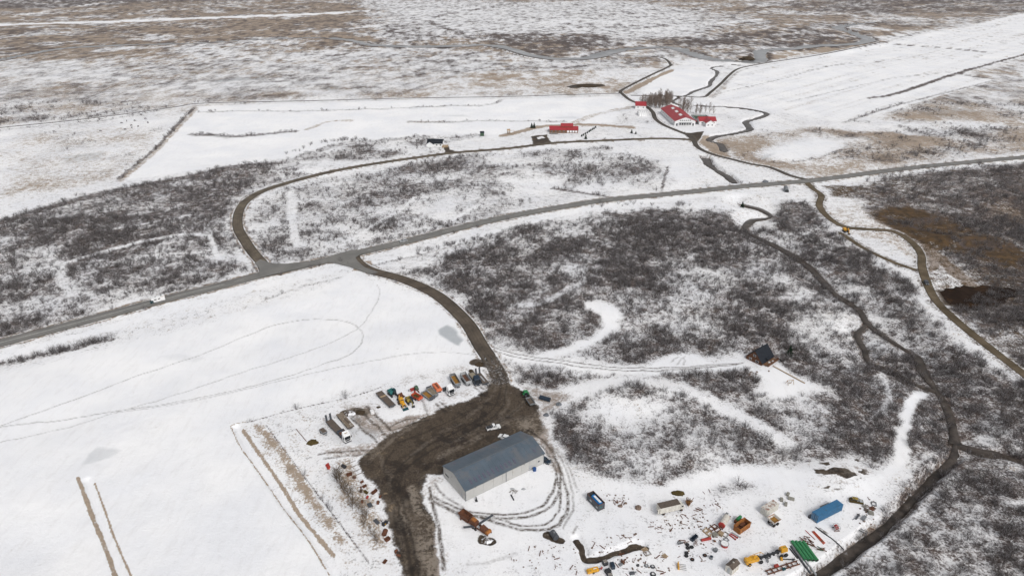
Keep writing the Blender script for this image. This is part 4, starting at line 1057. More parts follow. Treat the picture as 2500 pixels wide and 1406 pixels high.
road_material('asphalt', (0.150, 0.148, 0.142), (0.215, 0.208, 0.196), (0.070, 0.060, 0.048))
road_material('gravel', (0.060, 0.048, 0.036), (0.160, 0.130, 0.095), (0.032, 0.026, 0.020), 0.95)
road_material('mud_road', (0.052, 0.041, 0.032), (0.135, 0.107, 0.080), (0.028, 0.023, 0.019), 0.9)
road_material('track', (0.050, 0.042, 0.036), (0.095, 0.080, 0.066), (0.040, 0.034, 0.030), 0.95)
road_material('earth_track', (0.060, 0.043, 0.022), (0.150, 0.115, 0.075), (0.035, 0.026, 0.014), 0.95)


def water_material():
    m = bpy.data.materials.new('water')
    m.use_nodes = True
    t = m.node_tree
    b = t.nodes['Principled BSDF']
    b.inputs['Roughness'].default_value = 0.35
    b.inputs['IOR'].default_value = 1.33
    geo = t.nodes.new('ShaderNodeNewGeometry')
    n = t.nodes.new('ShaderNodeTexNoise')
    n.inputs['Scale'].default_value = 0.30
    n.inputs['Detail'].default_value = 8
    n.inputs['Roughness'].default_value = 0.68
    t.links.new(geo.outputs['Position'], n.inputs['Vector'])
    r = t.nodes.new('ShaderNodeValToRGB')
    e = r.color_ramp.elements
    e[0].position, e[0].color = 0.36, (0.020, 0.015, 0.012, 1)
    e[1].position, e[1].color = 0.66, (0.085, 0.068, 0.056, 1)
    k_ = e.new(0.74)
    k_.color = (0.40, 0.40, 0.42, 1)
    t.links.new(n.outputs['Fac'], r.inputs[0])
    t.links.new(r.outputs[0], b.inputs['Base Color'])
    bp = t.nodes.new('ShaderNodeBump')
    bp.inputs['Strength'].default_value = 0.15
    t.links.new(n.outputs['Fac'], bp.inputs['Height'])
    t.links.new(bp.outputs[0], b.inputs['Normal'])
    MATS['water'] = m


water_material()
mat('river_water', (0.22, 0.22, 0.225), 0.3, var=0.3, scale=0.02, col2=(0.6, 0.6, 0.62), amt=0.2)  # pale base colour stands in for sky reflected in the far water


def ribbon(name, line, hw, z, matn, label, lanes=9, skirt=0.6, follow=False, wob=0.0, sink=0):
    """a strip with thickness along a line; z above the ground (follow) or absolute"""
    p = np.asarray(line)
    t = np.gradient(p, axis=0)
    t /= np.linalg.norm(t, axis=1)[:, None] + 1e-9
    nrm = np.stack([-t[:, 1], t[:, 0]], 1)
    us = np.linspace(-1, 1, lanes)
    n = len(p)
    k = hw * np.ones(n)
    if wob:
        k = hw * np.clip(1 + 1.6 * wob * (2 * fbm(np.arange(n) * 1.0, np.zeros(n) + 3.3, 4.0, 3, len(name)) - 1), 0.4, 2.2)
    vs, lane = [], []
    for u in us:
        q = p + nrm * (u * k)[:, None]
        zz = grid_sample(GZ, q[:, 0], q[:, 1]) + z if follow else np.full(n, z)
        if follow:                       # level the cross-section
            zc = grid_sample(GZ, p[:, 0], p[:, 1]) + z
            zz = np.maximum(zz, zc) if abs(u) < 0.99 else np.maximum(zz - 0.05, zc - 0.1)
        if sink:                         # the far end dips under the mud, ragged across the width
            zz = zz - 0.6 * np.clip((np.arange(n) - (n - 1 - sink)) / sink + 0.25 * math.sin(u * 9), 0, 1)
        vs.append(np.column_stack([q, zz]))
        lane.append(np.full(n, abs(u)))
    for u, s in ((us[0], 0), (us[-1], lanes - 1)):
        q = vs[s].copy()
        q[:, :2] += nrm * (np.sign(u) * skirt)
        q[:, 2] -= skirt
        vs.append(q)
        lane.append(np.ones(n))
    order = [lanes] + list(range(lanes)) + [lanes + 1]
    V = np.concatenate([vs[i] for i in order])
    LA = np.concatenate([lane[i] for i in order])
    F = []
    for a in range(len(order) - 1):
        for i in range(n - 1):
            F.append((a * n + i, (a + 1) * n + i, (a + 1) * n + i + 1, a * n + i + 1)[::-1])
    me_ = bpy.data.meshes.new(name)
    me_.from_pydata(V.tolist(), [], F)
    at_ = me_.attributes.new('lane', 'FLOAT', 'POINT')
    at_.data.foreach_set('value', LA.astype(np.float32))
    me_.materials.append(M(matn))
    me_.polygons.foreach_set('use_smooth', [True] * len(F))
    o = obj(name, me_)
    tag(o, label, kind='structure')
    return o


RD = [r[0] for r in ROADS]
ribbon('main_road', RD[0], 4.0, 0.16, 'asphalt', 'two-lane grey asphalt road crossing the whole scene', follow=True)
ribbon('loop_road', RD[1], 3.1, 0.12, 'gravel', 'brown gravel road curving round the scrub left of the junction', follow=True)
ribbon('farm_road', RD[2], 2.3, 0.10, 'track', 'narrow gravel road winding past the red-roofed farm', follow=True)
ribbon('field_track', RD[3], 1.5, 0.10, 'track', 'thin dark track along the far edge of the snowy meadow', follow=True)
ribbon('meadow_track', RD[4], 2.0, 0.10, 'track', 'dark track along the left edge of the large eastern meadow', follow=True)
ribbon('yard_road', RD[5], 3.5, 0.11, 'mud_road', 'muddy gravel road from the junction down to the yard', follow=True, sink=5)
ribbon('pit_track', RD[6], 2.2, 0.10, 'earth_track', 'rutted brown track past the gravel pit on the right', follow=True, wob=0.15)
ribbon('bench_track', RD[7], 1.6, 0.08, 'earth_track', 'olive earth track along the top of the stream bank', follow=True, wob=0.2)


def sheet(name, poly, z, matn, label):
    me_ = bpy.data.meshes.new(name)
    me_.from_pydata([(x, y, hz(x, y) + z) for x, y in poly], [], [tuple(range(len(poly)))])
    at_ = me_.attributes.new('lane', 'FLOAT', 'POINT')
    at_.data.foreach_set('value', np.full(len(poly), 0.5, np.float32))
    me_.materials.append(M(matn))
    o = obj(name, me_)
    tag(o, label, kind='structure')
    return o


# flared mouths of the junction
_j1 = [(-137.78,336.25),(-139.77,343.64),(-144.7,350.19),(-143.32,355.81),(-139.79,353.54),(-135.02,350.19),(-126.73,350.19),(-113.78,353.54),(-110.31,349.09),(-134.65,332.14)]
_j2 = [(-104.09,351.86),(-97.69,350.19),(-91.46,346.89),(-83.88,340.97),(-76.92,336.25),(-72.82,338.34),(-82,345.26),(-87.2,352.98),(-89.63,358.09),(-87.74,362.74),(-82.8,368.08),(-93.98,369.9),(-105.87,359.24)]
_j3 = [(213.6,499.5),(219.5,508.7),(224.2,512.9),(230.2,511.8),(237.8,511.8),(236.1,504.6),(222.5,498.5),(223.7,493.5),(218.5,489.6)]
for k, (q, nm) in enumerate(((_j1, 'junction of the brown loop road with the asphalt road'), (_j2, 'wide junction mouth where the yard road leaves the asphalt road'))):
    sheet('junction', q, 0.47 if k < 2 else 0.48, 'asphalt' if k < 2 else 'track', nm)

_names = ['stream', 'side_stream', 'brook', 'ditch_water', 'stream', 'stream', 'brook', 'river', 'river']
_lab = ['dark stream winding down the valley on the right', 'side arm of the stream round the scrub island', 'brook joining the stream from the right edge', 'dark water in the straight ditch at bottom right',
        'stream pool just above the asphalt road', 'wide grey stream looping beside the red-roofed farm', 'thin brook behind the farm grove', 'broad grey river across the far plain', 'dark river arm in the far left plain']
for (p, hw, dep, cut, lvl), nm, lb in zip(WATERS, _names, _lab):
    ribbon(nm, p, hw * 1.3 + 0.35, 0.3 if nm == 'river' else lvl, 'river_water' if nm == 'river' else 'water', lb, follow=nm == 'river', lanes=3, skirt=0.3, wob=0.3 if nm == 'river' else 0.75)


mat('shade_brown', (0.020, 0.012, 0.008), 0.9, var=0.6, scale=0.12, spec=0.05, col2=(0.055, 0.03, 0.014), amt=0.3)  # dark brown paints the shade lying in the hollow by the pit
_pz = float(np.mean([hz(x, y) for x, y in HOLLOW])) + 0.15
me_ = bpy.data.meshes.new('hollow_shade')
me_.from_pydata([(x + random.uniform(-1.3, 1.3), y + random.uniform(-1.6, 1.6), _pz) for x, y in smooth_line(HOLLOW + HOLLOW[:1], 2.0)[:-1]], [], [tuple(range(len(smooth_line(HOLLOW + HOLLOW[:1], 2.0)) - 1))])
me_.materials.append(M('shade_brown'))
tag(obj('hollow_shade', me_), 'dark brown hollow beside the gravel pit, shade painted in', kind='structure')


# painted centre line, left part of the main road
def line_strip(name, line, off, w2, label):
    p = np.asarray(line)
    t = np.gradient(p, axis=0)
    t /= np.linalg.norm(t, axis=1)[:, None]
    nrm = np.stack([-t[:, 1], t[:, 0]], 1)
    V, F = [], []
    for i in range(len(p)):
        for s in (-1, 1):
            q = p[i] + nrm[i] * (off + s * w2)
            V.append((q[0], q[1], max(hz(*q), hz(*p[i])) + 0.18))
    for i in range(len(p) - 1):
        F.append((2 * i, 2 * i + 1, 2 * i + 3, 2 * i + 2)[::-1])
    me_ = bpy.data.meshes.new(name)
    me_.from_pydata(V, [], F)
    me_.materials.append(M('line_paint'))
    o = obj(name, me_)
    tag(o, label, kind='structure')


_m = RD[0]
_lf = _m[_m[:, 0] < [(-149.91,325.64)][0][0]]
line_strip('centre_line', _lf, 0.0, 0.10, 'white painted centre line on the left stretch of the asphalt road')
_md = _m[(_m[:, 0] >= [(-149.91,325.64)][0][0]) & (_m[:, 0] < 420)]
for k in range(0, len(_md) - 3, 4):
    line_strip('lane_dash', _md[k:k + 2] if True else None, 0.0, 0.07, 'short white lane dash on the asphalt road')

# ------------------------------------------------------------------ buildings
def window(parent, c, d, frame='white_paint', name='window'):
    """pane proud of the wall with a frame child; thin dimension is the wall normal"""
    ax = 0 if d[0] < d[1] else 1
    f = [d[0] + 0.16, d[1] + 0.16, d[2] + 0.16]
    f[ax] = d[ax] * 0.6
    p = MB().box(c, d).build(name, 'glass', parent)
    MB().box(c, f).build('frame', frame, p)
    return p


def gable_walls(b, L, Wd, eave, ridge, t=0.2):
    """solid gabled hull, ridge along x"""
    b.prism([(-Wd / 2, 0), (Wd / 2, 0), (Wd / 2, eave), (0, ridge), (-Wd / 2, eave)], -L / 2, L / 2, 'x')
    return b


def roof_pair(parent, L, Wd, eave, ridge, over, th, mat_, name='roof', ox=0.0):
    """two roof slabs, ridge along x"""
    out = []
    for s in (-1, 1):
        sl = (ridge - eave) / (Wd / 2)
        y1 = s * (Wd / 2 + over)
        z1 = eave - over * sl
        m = MB().prism([(0, ridge + 0.06), (y1, z1 + 0.06), (y1, z1 + 0.06 + th), (0, ridge + 0.06 + th)][::s], -L / 2 - over + ox, L / 2 + over + ox, 'x')
        out.append(m.build(name, mat_, parent))
    return out


# --- the big grey workshop shed
SH_L, SH_W, SH_E, SH_R = 31.6, 14.0, 4.6, 6.9
_o = [(-15.05,166.63)][0]
_e = [(11.06,184.81)][0]
SH_A = math.atan2(_e[1] - _o[1], _e[0] - _o[0])
_cx = (_o[0] + _e[0]) / 2 - math.sin(SH_A) * SH_W / 2
_cy = (_o[1] + _e[1]) / 2 + math.cos(SH_A) * SH_W / 2
shed = thing('workshop_shed', 'long grey steel workshop shed with blue-grey gabled roof beside the muddy yard', 'shed', (_cx, _cy, SH_A))
core = gable_walls(MB(), SH_L - 0.3, SH_W - 0.3, SH_E - 0.05, SH_R - 0.1).build('wall', 'trim_grey', shed)
for s in (-1, 1):                                   # long walls: separate cladding panels with open joints
    xs = [-15.8, -12.6, -9.0, -5.0, -1.35, 0.0, 2.6, 6.4, 9.6, 12.7, 15.8]
    for a, b in zip(xs[:-1], xs[1:]):
        MB().box(((a + b) / 2, s * (SH_W / 2 - 0.06), 0.15 + (SH_E - 0.2) / 2), (b - a - 0.07, 0.2, SH_E - 0.2)).build('wall_panel', 'panel_grey', shed)
for s in (-1, 1):                                   # gable ends
    ys = [-7.0, -4.2, -1.4, 1.4, 4.2, 7.0]
    for a, b in zip(ys[:-1], ys[1:]):
        q = lambda y: SH_E - 0.05 + (SH_R - SH_E) * (1 - abs(y) / 7.0) - 0.05
        a2, b2 = a + 0.035, b - 0.035
        pr = [(a2, 0.15), (b2, 0.15), (b2, q(b2))] + ([(0, q(0))] if a2 < 0 < b2 else []) + [(a2, q(a2))]
        MB().prism(pr, s * (SH_L / 2 - 0.16), s * (SH_L / 2 + 0.04), 'x').build('wall_panel', 'panel_grey', shed)
roofs = roof_pair(shed, SH_L, SH_W, SH_E, SH_R, 0.28, 0.12, 'roof_grey')
MB().box((0, 0, SH_R + 0.22), (SH_L + 0.6, 0.5, 0.08)).build('ridge_cap', 'trim_grey', shed)
_sl = math.atan((SH_R - SH_E) / (SH_W / 2))
for s in (-1, 1):                                   # standing seams
    for k in range(-7, 8):
        MB().bar((k * 2.1, 0.3 * s, SH_R + 0.15), (k * 2.1, s * (SH_W / 2 + 0.2), SH_E - 0.06 + 0.165), 0.035, 0.02).build('roof_seam', 'roof_grey', roofs[0 if s < 0 else 1])
for k in range(11):                                 # the row of translucent sheets low on the near slope
    x = -12.6 + k * 1.72
    m_ = MB().box((0, 0, 0), (0.62, 2.0, 0.03), rx=_sl)
    m_.build('roof_light', 'roof_light', roofs[0], (x, -5.25, SH_E + (SH_R - SH_E) * (1.75 / 7.0) + 0.24))
MB().box((0, 0, 0), (0.5, 1.6, 0.03), rx=_sl).build('roof_light', 'roof_light', roofs[0], (13.2, -4.9, SH_E + (SH_R - SH_E) * (2.1 / 7.0) + 0.24))
for x in (-12.5, -4.0, 3.5, 10.0):
    MB().box((0, 0, 0), (0.7, 1.1, 0.03), rx=-_sl).build('roof_light', 'roof_light', roofs[1], (x, 5.3, SH_E + (SH_R - SH_E) * (1.7 / 7.0) + 0.24))
for s in (-1, 1):
    MB().bar((-SH_L / 2 - 0.3, s * (SH_W / 2 + 0.34), SH_E - 0.1), (SH_L / 2 + 0.3, s * (SH_W / 2 + 0.34), SH_E - 0.1), 0.14, 0.16).build('gutter', 'trim_grey', shed)
for x, y in ((-SH_L / 2 + 0.06, -SH_W / 2 - 0.12), (0.0, -SH_W / 2 - 0.12), (SH_L / 2 - 0.1, -SH_W / 2 - 0.12), (-SH_L / 2 + 0.06, SH_W / 2 + 0.12), (SH_L / 2 - 0.1, SH_W / 2 + 0.12)):
    MB().box((x, y, SH_E / 2), (0.16, 0.12, SH_E - 0.3)).build('downpipe', 'trim_grey', shed)
for x in (-11.9, 7.4):
    MB().cyl((x, -SH_W / 2 - 0.04, 3.9), (x, -SH_W / 2 - 0.16, 3.9), 0.13, n=8).build('wall_lamp', 'black_steel', shed)
MB().cyl((-SH_L / 2 - 0.04, 1.2, 4.3), (-SH_L / 2 - 0.16, 1.2, 4.3), 0.13, n=8).build('wall_lamp', 'black_steel', shed)
window(shed, (-SH_L / 2 - 0.06, 4.7, 2.2), (0.08, 2.0, 0.6), 'trim_grey')
d_ = MB().box((9.3 + 0.6, -SH_W / 2 - 0.06, 1.15), (1.0, 0.1, 2.1)).build('door', 'light_grey', shed)
MB().box((9.3 + 0.25, -SH_W / 2 - 0.14, 1.1), (0.06, 0.06, 0.2)).build('handle', 'black_steel', d_)
d_ = MB().box((-SH_L / 2 - 0.06, -4.9, 1.1), (0.1, 1.0, 2.1)).build('door', 'light_grey', shed)
MB().box((-SH_L / 2 - 0.13, -4.5, 1.1), (0.06, 0.06, 0.2)).build('handle', 'black_steel', d_)
window(shed, (13.6, -SH_W / 2 - 0.06, 2.1), (0.5, 0.08, 0.4), 'trim_grey')
for x in (-10, -2, 6):
    d_ = MB().box((x, SH_W / 2 + 0.06, 2.1), (4.6, 0.1, 4.0)).build('roller_door', 'light_grey', shed)
    for z in (0.9, 1.7, 2.5, 3.3):
        MB().box((x, SH_W / 2 + 0.13, z), (4.5, 0.04, 0.08)).build('slat', 'mid_grey', d_)

# --- steep brown cabin in the scrub
_p0, _p1, _p2 = [(100.51,254.54)][0], [(106.27,246.37)][0], [(115.44,254.21)][0]
CA = math.atan2(_p2[1] - _p1[1], _p2[0] - _p1[0])
_cw, _cl = 7.6, 8.8
_cx = _p1[0] + math.cos(CA) * (_cl / 2 + 0.4) - math.sin(CA) * _cw / 2
_cy = _p1[1] + math.sin(CA) * (_cl / 2 + 0.4) + math.cos(CA) * _cw / 2
cab = thing('cabin', 'steep black-roofed brown timber cabin with a deck in the scrub', 'cabin', (_cx, _cy, CA))
gable_walls(MB(), _cl, _cw, 1.5, 5.6).build('wall', 'brown_wood', cab)
for k in range(12):
    z = 0.25 + k * 0.42
    hw_ = (_cw / 2) * (1 if z < 1.5 else (5.6 - z) / 4.1) - 0.05
    if hw_ > 0.2:
        MB().box((-_cl / 2 - 0.03, 0, z), (0.07, 2 * hw_, 0.34)).build('board', 'brown_wood', cab)
roof_pair(cab, _cl, _cw, 1.5, 5.6, 0.45, 0.14, 'roof_black')
MB().bar((-_cl / 2 - 0.5, 0, 5.84), (_cl / 2 + 0.5, 0, 5.84), 0.3, 0.1).build('ridge_cap', 'roof_black', cab)
for y, z, wd in ((1.7, 1.1, 1.0), (-1.5, 1.1, 1.3), (0, 3.4, 1.0)):
    window(cab, (-_cl / 2 - 0.1, y, z), (0.06, wd, 0.8))
dk = MB().box((0.6, -_cw / 2 - 1.3, 0.45), (_cl - 0.6, 2.6, 0.14)).build('deck', 'deck_wood', cab)
for k in range(8):
    MB().box((0.6 - (_cl - 0.6) / 2 + 0.3 + k * 1.08, -_cw / 2 - 2.55, 1.0), (0.1, 0.1, 1.1)).build('railing_post', 'brown_wood', dk)
for z in (0.8, 1.15, 1.5):
    MB().bar((0.6 - (_cl - 0.6) / 2, -_cw / 2 - 2.55, z), (0.6 + (_cl - 0.6) / 2, -_cw / 2 - 2.55, z), 0.06, 0.22).build('railing', 'brown_wood', dk)
    MB().bar((_cl / 2 + 0.25, -_cw / 2 - 2.55, z), (_cl / 2 + 0.25, -_cw / 2 - 0.1, z), 0.06, 0.22).build('railing', 'brown_wood', dk)
MB().box((0.4, -_cw / 2 - 0.35, 2.3), (3.6, 1.4, 0.12), rx=0.25).build('porch_roof', 'roof_black', cab)
window(cab, (0.4, -_cw / 2 - 0.05, 1.0), (2.4, 0.06, 0.9))
d_ = MB().box((2.6, -_cw / 2 - 0.05, 0.95), (0.9, 0.08, 1.3)).build('door', 'brown_wood', cab)
MB().box((2.3, -_cw / 2 - 0.12, 0.95), (0.06, 0.06, 0.12)).build('handle', 'steel', d_)
for i, (x, y) in enumerate(((-0.5, -1.2), (1.5, -1.7))):
    MB().box((x, -_cw / 2 + y, 0.75), (0.7, 0.7, 0.45)).build('deck_table', 'white_paint', dk)
MB().bar((2.0, 0.8, 4.6), (2.0, 0.8, 6.2), 0.3).build('chimney', 'black_steel', cab)

# --- riding hall, red roof
_h0, _h1 = [(161.9,682)][0], [(182.6,682.7)][0]
_hb = [(159.6,744.1)][0]
HA = math.atan2(_h0[1] - _hb[1], _h0[0] - _hb[0])         # along the hall, towards the front gable
HL, HW, HE, HR = 60.0, 20.6, 4.8, 8.6
_fx, _fy = (_h0[0] + _h1[0]) / 2, (_h0[1] + _h1[1]) / 2
hall = thing('riding_hall', 'large white riding hall with long red roof and white skylights', 'hall', (_fx - math.cos(HA) * HL / 2, _fy - math.sin(HA) * HL / 2, HA))
gable_walls(MB(), HL, HW, HE, HR).build('wall', 'cream_wall', hall)
rr_ = roof_pair(hall, HL, HW, HE, HR, 0.5, 0.2, 'roof_red')
MB().box((0, 0, HR + 0.26), (HL + 1, 0.8, 0.12)).build('ridge_cap', 'roof_red', hall)
_hs = math.atan((HR - HE) / (HW / 2))
for x in (-14.0, 1.5, 17.0):
    MB().box((0, 0, 0), (7.5, 2.6, 0.12), rx=_hs).build('skylight', 'white_paint', rr_[0], (x, -1.9, HR - 1.9 * (HR - HE) / (HW / 2) + 0.42))
for k in range(6):
    window(hall, (HL / 2 + 0.06, -5.0 + k * 2.0, 5.4), (0.1, 1.2, 0.8))
for k in range(5):
    window(hall, (HL / 2 + 0.06, -5.0 + k * 2.5, 2.0), (0.1, 1.9, 2.2))
MB().box((HL / 2 + 1.2, 0, 3.5), (2.4, 13.0, 0.25)).build('balcony', 'light_grey', hall)
for k in range(7):
    MB().box((HL / 2 + 2.3, -6.3 + k * 2.1, 1.75), (0.2, 0.2, 3.5)).build('balcony_post', 'white_paint', hall)
for y in (-8.2, 8.2):
    d_ = MB().box((HL / 2 + 0.05, y, 1.3), (0.12, 1.6, 2.4)).build('door', 'dark_grey', hall)
    MB().box((HL / 2 + 0.15, y + 0.5, 1.2), (0.08, 0.1, 0.25)).build('handle', 'steel', d_)
for k in range(8):
    window(hall, (-26 + k * 7.4, -HW / 2 - 0.06, 2.6), (1.6, 0.1, 0.8))
for k in range(8):
    window(hall, (-26 + k * 7.4, HW / 2 + 0.06, 2.6), (1.6, 0.1, 0.8))


def red_house(name, label, at, L, Wd, E, Rr, wall='cream_wall', roof='roof_red', win=3, over=0.4):
    t = thing(name, label, 'house', at)
    gable_walls(MB(), L, Wd, E, Rr).build('wall', wall, t)
    rf = roof_pair(t, L, Wd, E, Rr, over, 0.18, roof)
    for s in (-1, 1):
        for k in range(win):
            window(t, (-L / 2 + (k + 0.5) * L / win, s * (Wd / 2 + 0.05), E * 0.55), (1.2, 0.1, 1.0))
        window(t, (s * (L / 2 + 0.05), 0, E * 0.55), (0.1, 1.2, 1.0))
    return t, rf


# farmhouse in front of the hall: cross-gabled
_f = [(195.6,685.5)][0]
fh, rf = red_house('farmhouse', 'white farmhouse with red cross-gabled roof beside the riding hall', (_f[0], _f[1] + 6, HA + math.pi / 2), 17.0, 11.0, 4.0, 7.0)
MB().prism([(-4.2, 0), (4.2, 0), (4.2, 4.0), (0, 6.6), (-4.2, 4.0)], 0, 9.5, 'y').build('front_wing', 'cream_wall', fh, (0, -14.0, 0))
for s in (-1, 1):
    MB().prism([(0, 6.68), (s * 4.6, 3.8), (s * 4.6, 4.0), (0, 6.88)][::-s], -0.5, 14.0, 'y').build('wing_roof', 'roof_red', fh, (0, -14.0, 0))
for x in (-2, 2):
    window(fh, (x, -14.05, 1.9), (1.2, 0.1, 1.0))
MB().box((3.0, 2.0, 7.1), (0.8, 0.8, 1.6)).build('chimney', 'cream_wall', rf[1])
# link between hall and house
lk = thing('link_building', 'low dark glazed link with red roof between riding hall and farmhouse', 'building', (_f[0] - 13.5, _f[1] + 6.5, HA + math.pi / 2))
MB().box((0, 0, 1.4), (7.0, 6.0, 2.8)).build('wall', 'dark_grey', lk)
MB().box((0, 0, 2.95), (7.4, 6.6, 0.3)).build('roof', 'roof_red', lk)
window(lk, (0, -3.05, 1.4), (5.0, 0.1, 1.8))
# walled yard behind
_y = [(189.6,728.1),(204.7,726.2),(203,699.8),(188.4,698)]
yd = thing('paddock', 'grey-green riding paddock with low wall behind the farmhouse', 'paddock', (sum(p[0] for p in _y) / 4, sum(p[1] for p in _y) / 4))
_yc = [(p[0] - yd.location.x, p[1] - yd.location.y) for p in _y]
MB().prism([(x * 0.97, y * 0.97) for x, y in _yc][::-1], 0.05, 0.25, 'z').build('surface', 'dull_green', yd)
for a, b in zip(_yc, _yc[1:] + _yc[:1]):
    MB().bar((a[0], a[1], 0.7), (b[0], b[1], 0.7), 0.25, 1.4).build('wall', 'light_grey', yd)

# cottage at the left of the farm
_s = (142.40,761.23,-0.300,10.76)
sh2, _ = red_house('farm_cottage', 'small white cottage with red roof left of the riding hall', (_s[0], _s[1] + 6, HA + math.pi / 2 - 0.2), 11.5, 13.0, 3.6, 6.8, win=2)
MB().box((0, -2, 1.6), (0.1, 0.1, 0.1)).build('wall_lamp', 'black_steel', sh2)
_s = (138.12,732.07,0.000,9.14)
hs = thing('polytunnel', 'white hooped polytunnel below the small red-roofed cottage', 'tunnel', (_s[0], _s[1], 0.0))
prof = [(-7 * math.cos(a), 4.0 * math.sin(a)) for a in np.linspace(0, math.pi, 9)]
MB().prism(prof, -4.5, 4.5, 'x').build('cover', 'white_paint', hs)
for x in (-4.0, -2, 0, 2, 4.0):
    pr = [(-7.08 * math.cos(a), 4.08 * math.sin(a)) for a in np.linspace(0, math.pi, 9)]
    MB().prism(pr, x - 0.12, x + 0.12, 'x').build('hoop', 'mid_grey', hs)

# long red-roofed house on the loop road
_s = (49.84,652.75,-0.060,26.63)
lh, rf = red_house('long_house', 'long low house with red roof and raised red upper roof above the turning circle', (_s[0], _s[1] + 5, -0.05), 27.0, 11.0, 3.0, 5.4, wall='deck_wood', win=7)
MB().prism([(-4.6, 0), (4.6, 0), (4.6, 2.6), (0, 4.4), (-4.6, 2.6)], -5.5, 5.5, 'x').build('upper_storey', 'deck_wood', lh, (3.0, 2.5, 3.0))
for s in (-1, 1):
    MB().prism([(0, 4.48), (s * 5.0, 2.4), (s * 5.0, 2.6), (0, 4.68)][::s], -6.0, 6.0, 'x').build('upper_roof', 'roof_red', lh, (3.0, 2.5, 3.0))
for k in range(4):
    MB().box((4 + k * 2.6, -5.62, 1.6), (1.8, 0.12, 2.0)).build('panel', 'white_paint', lh)
MB().box((-9.5, -8.5, 0.4), (8, 4, 0.2)).build('deck', 'grey_wood', lh)

# dark-roofed cottage on the left
_s = (-68.50,601.87,-0.092,15.18)
dh, rf = red_house('dark_cottage', 'white cottage with dark slate roof beside the loop road', (_s[0], _s[1] + 4.5, -0.06), 13.5, 8.6, 3.0, 5.8, roof='roof_black', win=4)
MB().prism([(-3.2, 0), (3.2, 0), (3.2, 2.8), (0, 4.8), (-3.2, 2.8)], 0, 5.0, 'y').build('front_wing', 'cream_wall', dh, (-4.0, -6.6, 0))
for s in (-1, 1):
    MB().prism([(0, 4.88), (s * 3.6, 2.6), (s * 3.6, 2.8), (0, 5.08)][::-s], -0.4, 7.0, 'y').build('wing_roof', 'roof_black', dh, (-4.0, -6.6, 0))
MB().box((9.2, -4.0, 0.6), (5.0, 6.0, 1.0)).build('deck', 'tan_wood', dh)
# green hut and climbing frame
_s = (-28.31,644.01,0.000,3.88)
gh = thing('garden_hut', 'small dark green hut on the field edge behind the dark-roofed cottage', 'hut', (_s[0], _s[1], 0.1))
gable_walls(MB(), 3.6, 3.4, 3.2, 4.2).build('wall', 'dull_green', gh)
roof_pair(gh, 3.6, 3.4, 3.2, 4.2, 0.25, 0.1, 'roof_black')
MB().box((0, -1.75, 1.2), (1.0, 0.1, 2.2)).build('door', 'dull_green', gh)
_s = (-2.35,651.95,0.000,6.27)
cf = thing('climbing_frame', 'brown wooden climbing frame on the slope left of the long red house', 'climbing frame', (_s[0], _s[1], 0.2))
for x, y in ((-2, -1.2), (-2, 1.2), (0.2, -1.2), (0.2, 1.2)):
    MB().box((x, y, 1.7), (0.25, 0.25, 3.4)).build('post', 'tan_wood', cf)
MB().box((-0.9, 0, 1.6), (2.6, 2.8, 0.2)).build('platform', 'tan_wood', cf)
MB().prism([(-1.7, 3.3), (1.7, 3.3), (0, 4.8)], -2.4, 0.6, 'x').build('roof', 'tan_wood', cf)
MB().bar((0.4, 0, 3.2), (4.4, 0, 3.2), 0.25).build('beam', 'tan_wood', cf)
for s in (-1, 1):
    MB().bar((4.4, 0, 3.2), (4.8, s * 1.5, 0), 0.2).build('leg', 'tan_wood', cf)
MB().bar((0.2, -1.2, 1.6), (2.4, -2.4, 0.1), 0.9, 0.1).build('slide', 'tan_wood', cf)

# ------------------------------------------------------------------ vehicles
_wheel = {}


def wheel(parent, x, y, r=0.5, w_=0.3, hub='steel', dual=False, name='wheel'):
    key = (round(r, 2), round(w_, 2), hub)
    if key not in _wheel:
        a = MB()
        n = 16
        pr = [(-w_ / 2, r * 0.55), (-w_ / 2, r * 0.92), (-w_ * 0.38, r), (w_ * 0.38, r), (w_ / 2, r * 0.92), (w_ / 2, r * 0.55)]
        vs, fs = [], []
        for i in range(n):
            c, s = math.cos(2 * math.pi * i / n), math.sin(2 * math.pi * i / n)
            vs += [(q * c, p, q * s) for p, q in pr]
        k = len(pr)
        for i in range(n):
            j = (i + 1) % n
            for m_ in range(k):
                o_ = (m_ + 1) % k
                fs.append((i * k + m_, i * k + o_, j * k + o_, j * k + m_))
        a.add(vs, fs)
        h = MB().cyl((0, -w_ * 0.35, 0), (0, w_ * 0.35, 0), r * 0.56, n=12)
        h.cyl((0, -w_ * 0.5, 0), (0, w_ * 0.5, 0), r * 0.2, n=8)
        _wheel[key] = (a.mesh('wheel', 'tyre', True), h.mesh('hub', hub))
    t, h = _wheel[key]
    o = obj(name, t, parent, (x, y, r))
    obj('hub', h, o)
    return o


def wheels(parent, xs, y, r=0.5, w_=0.3, hub='steel'):
    for x in xs:
        for s in (-1, 1):
            wheel(parent, x, s * y, r, w_, hub)


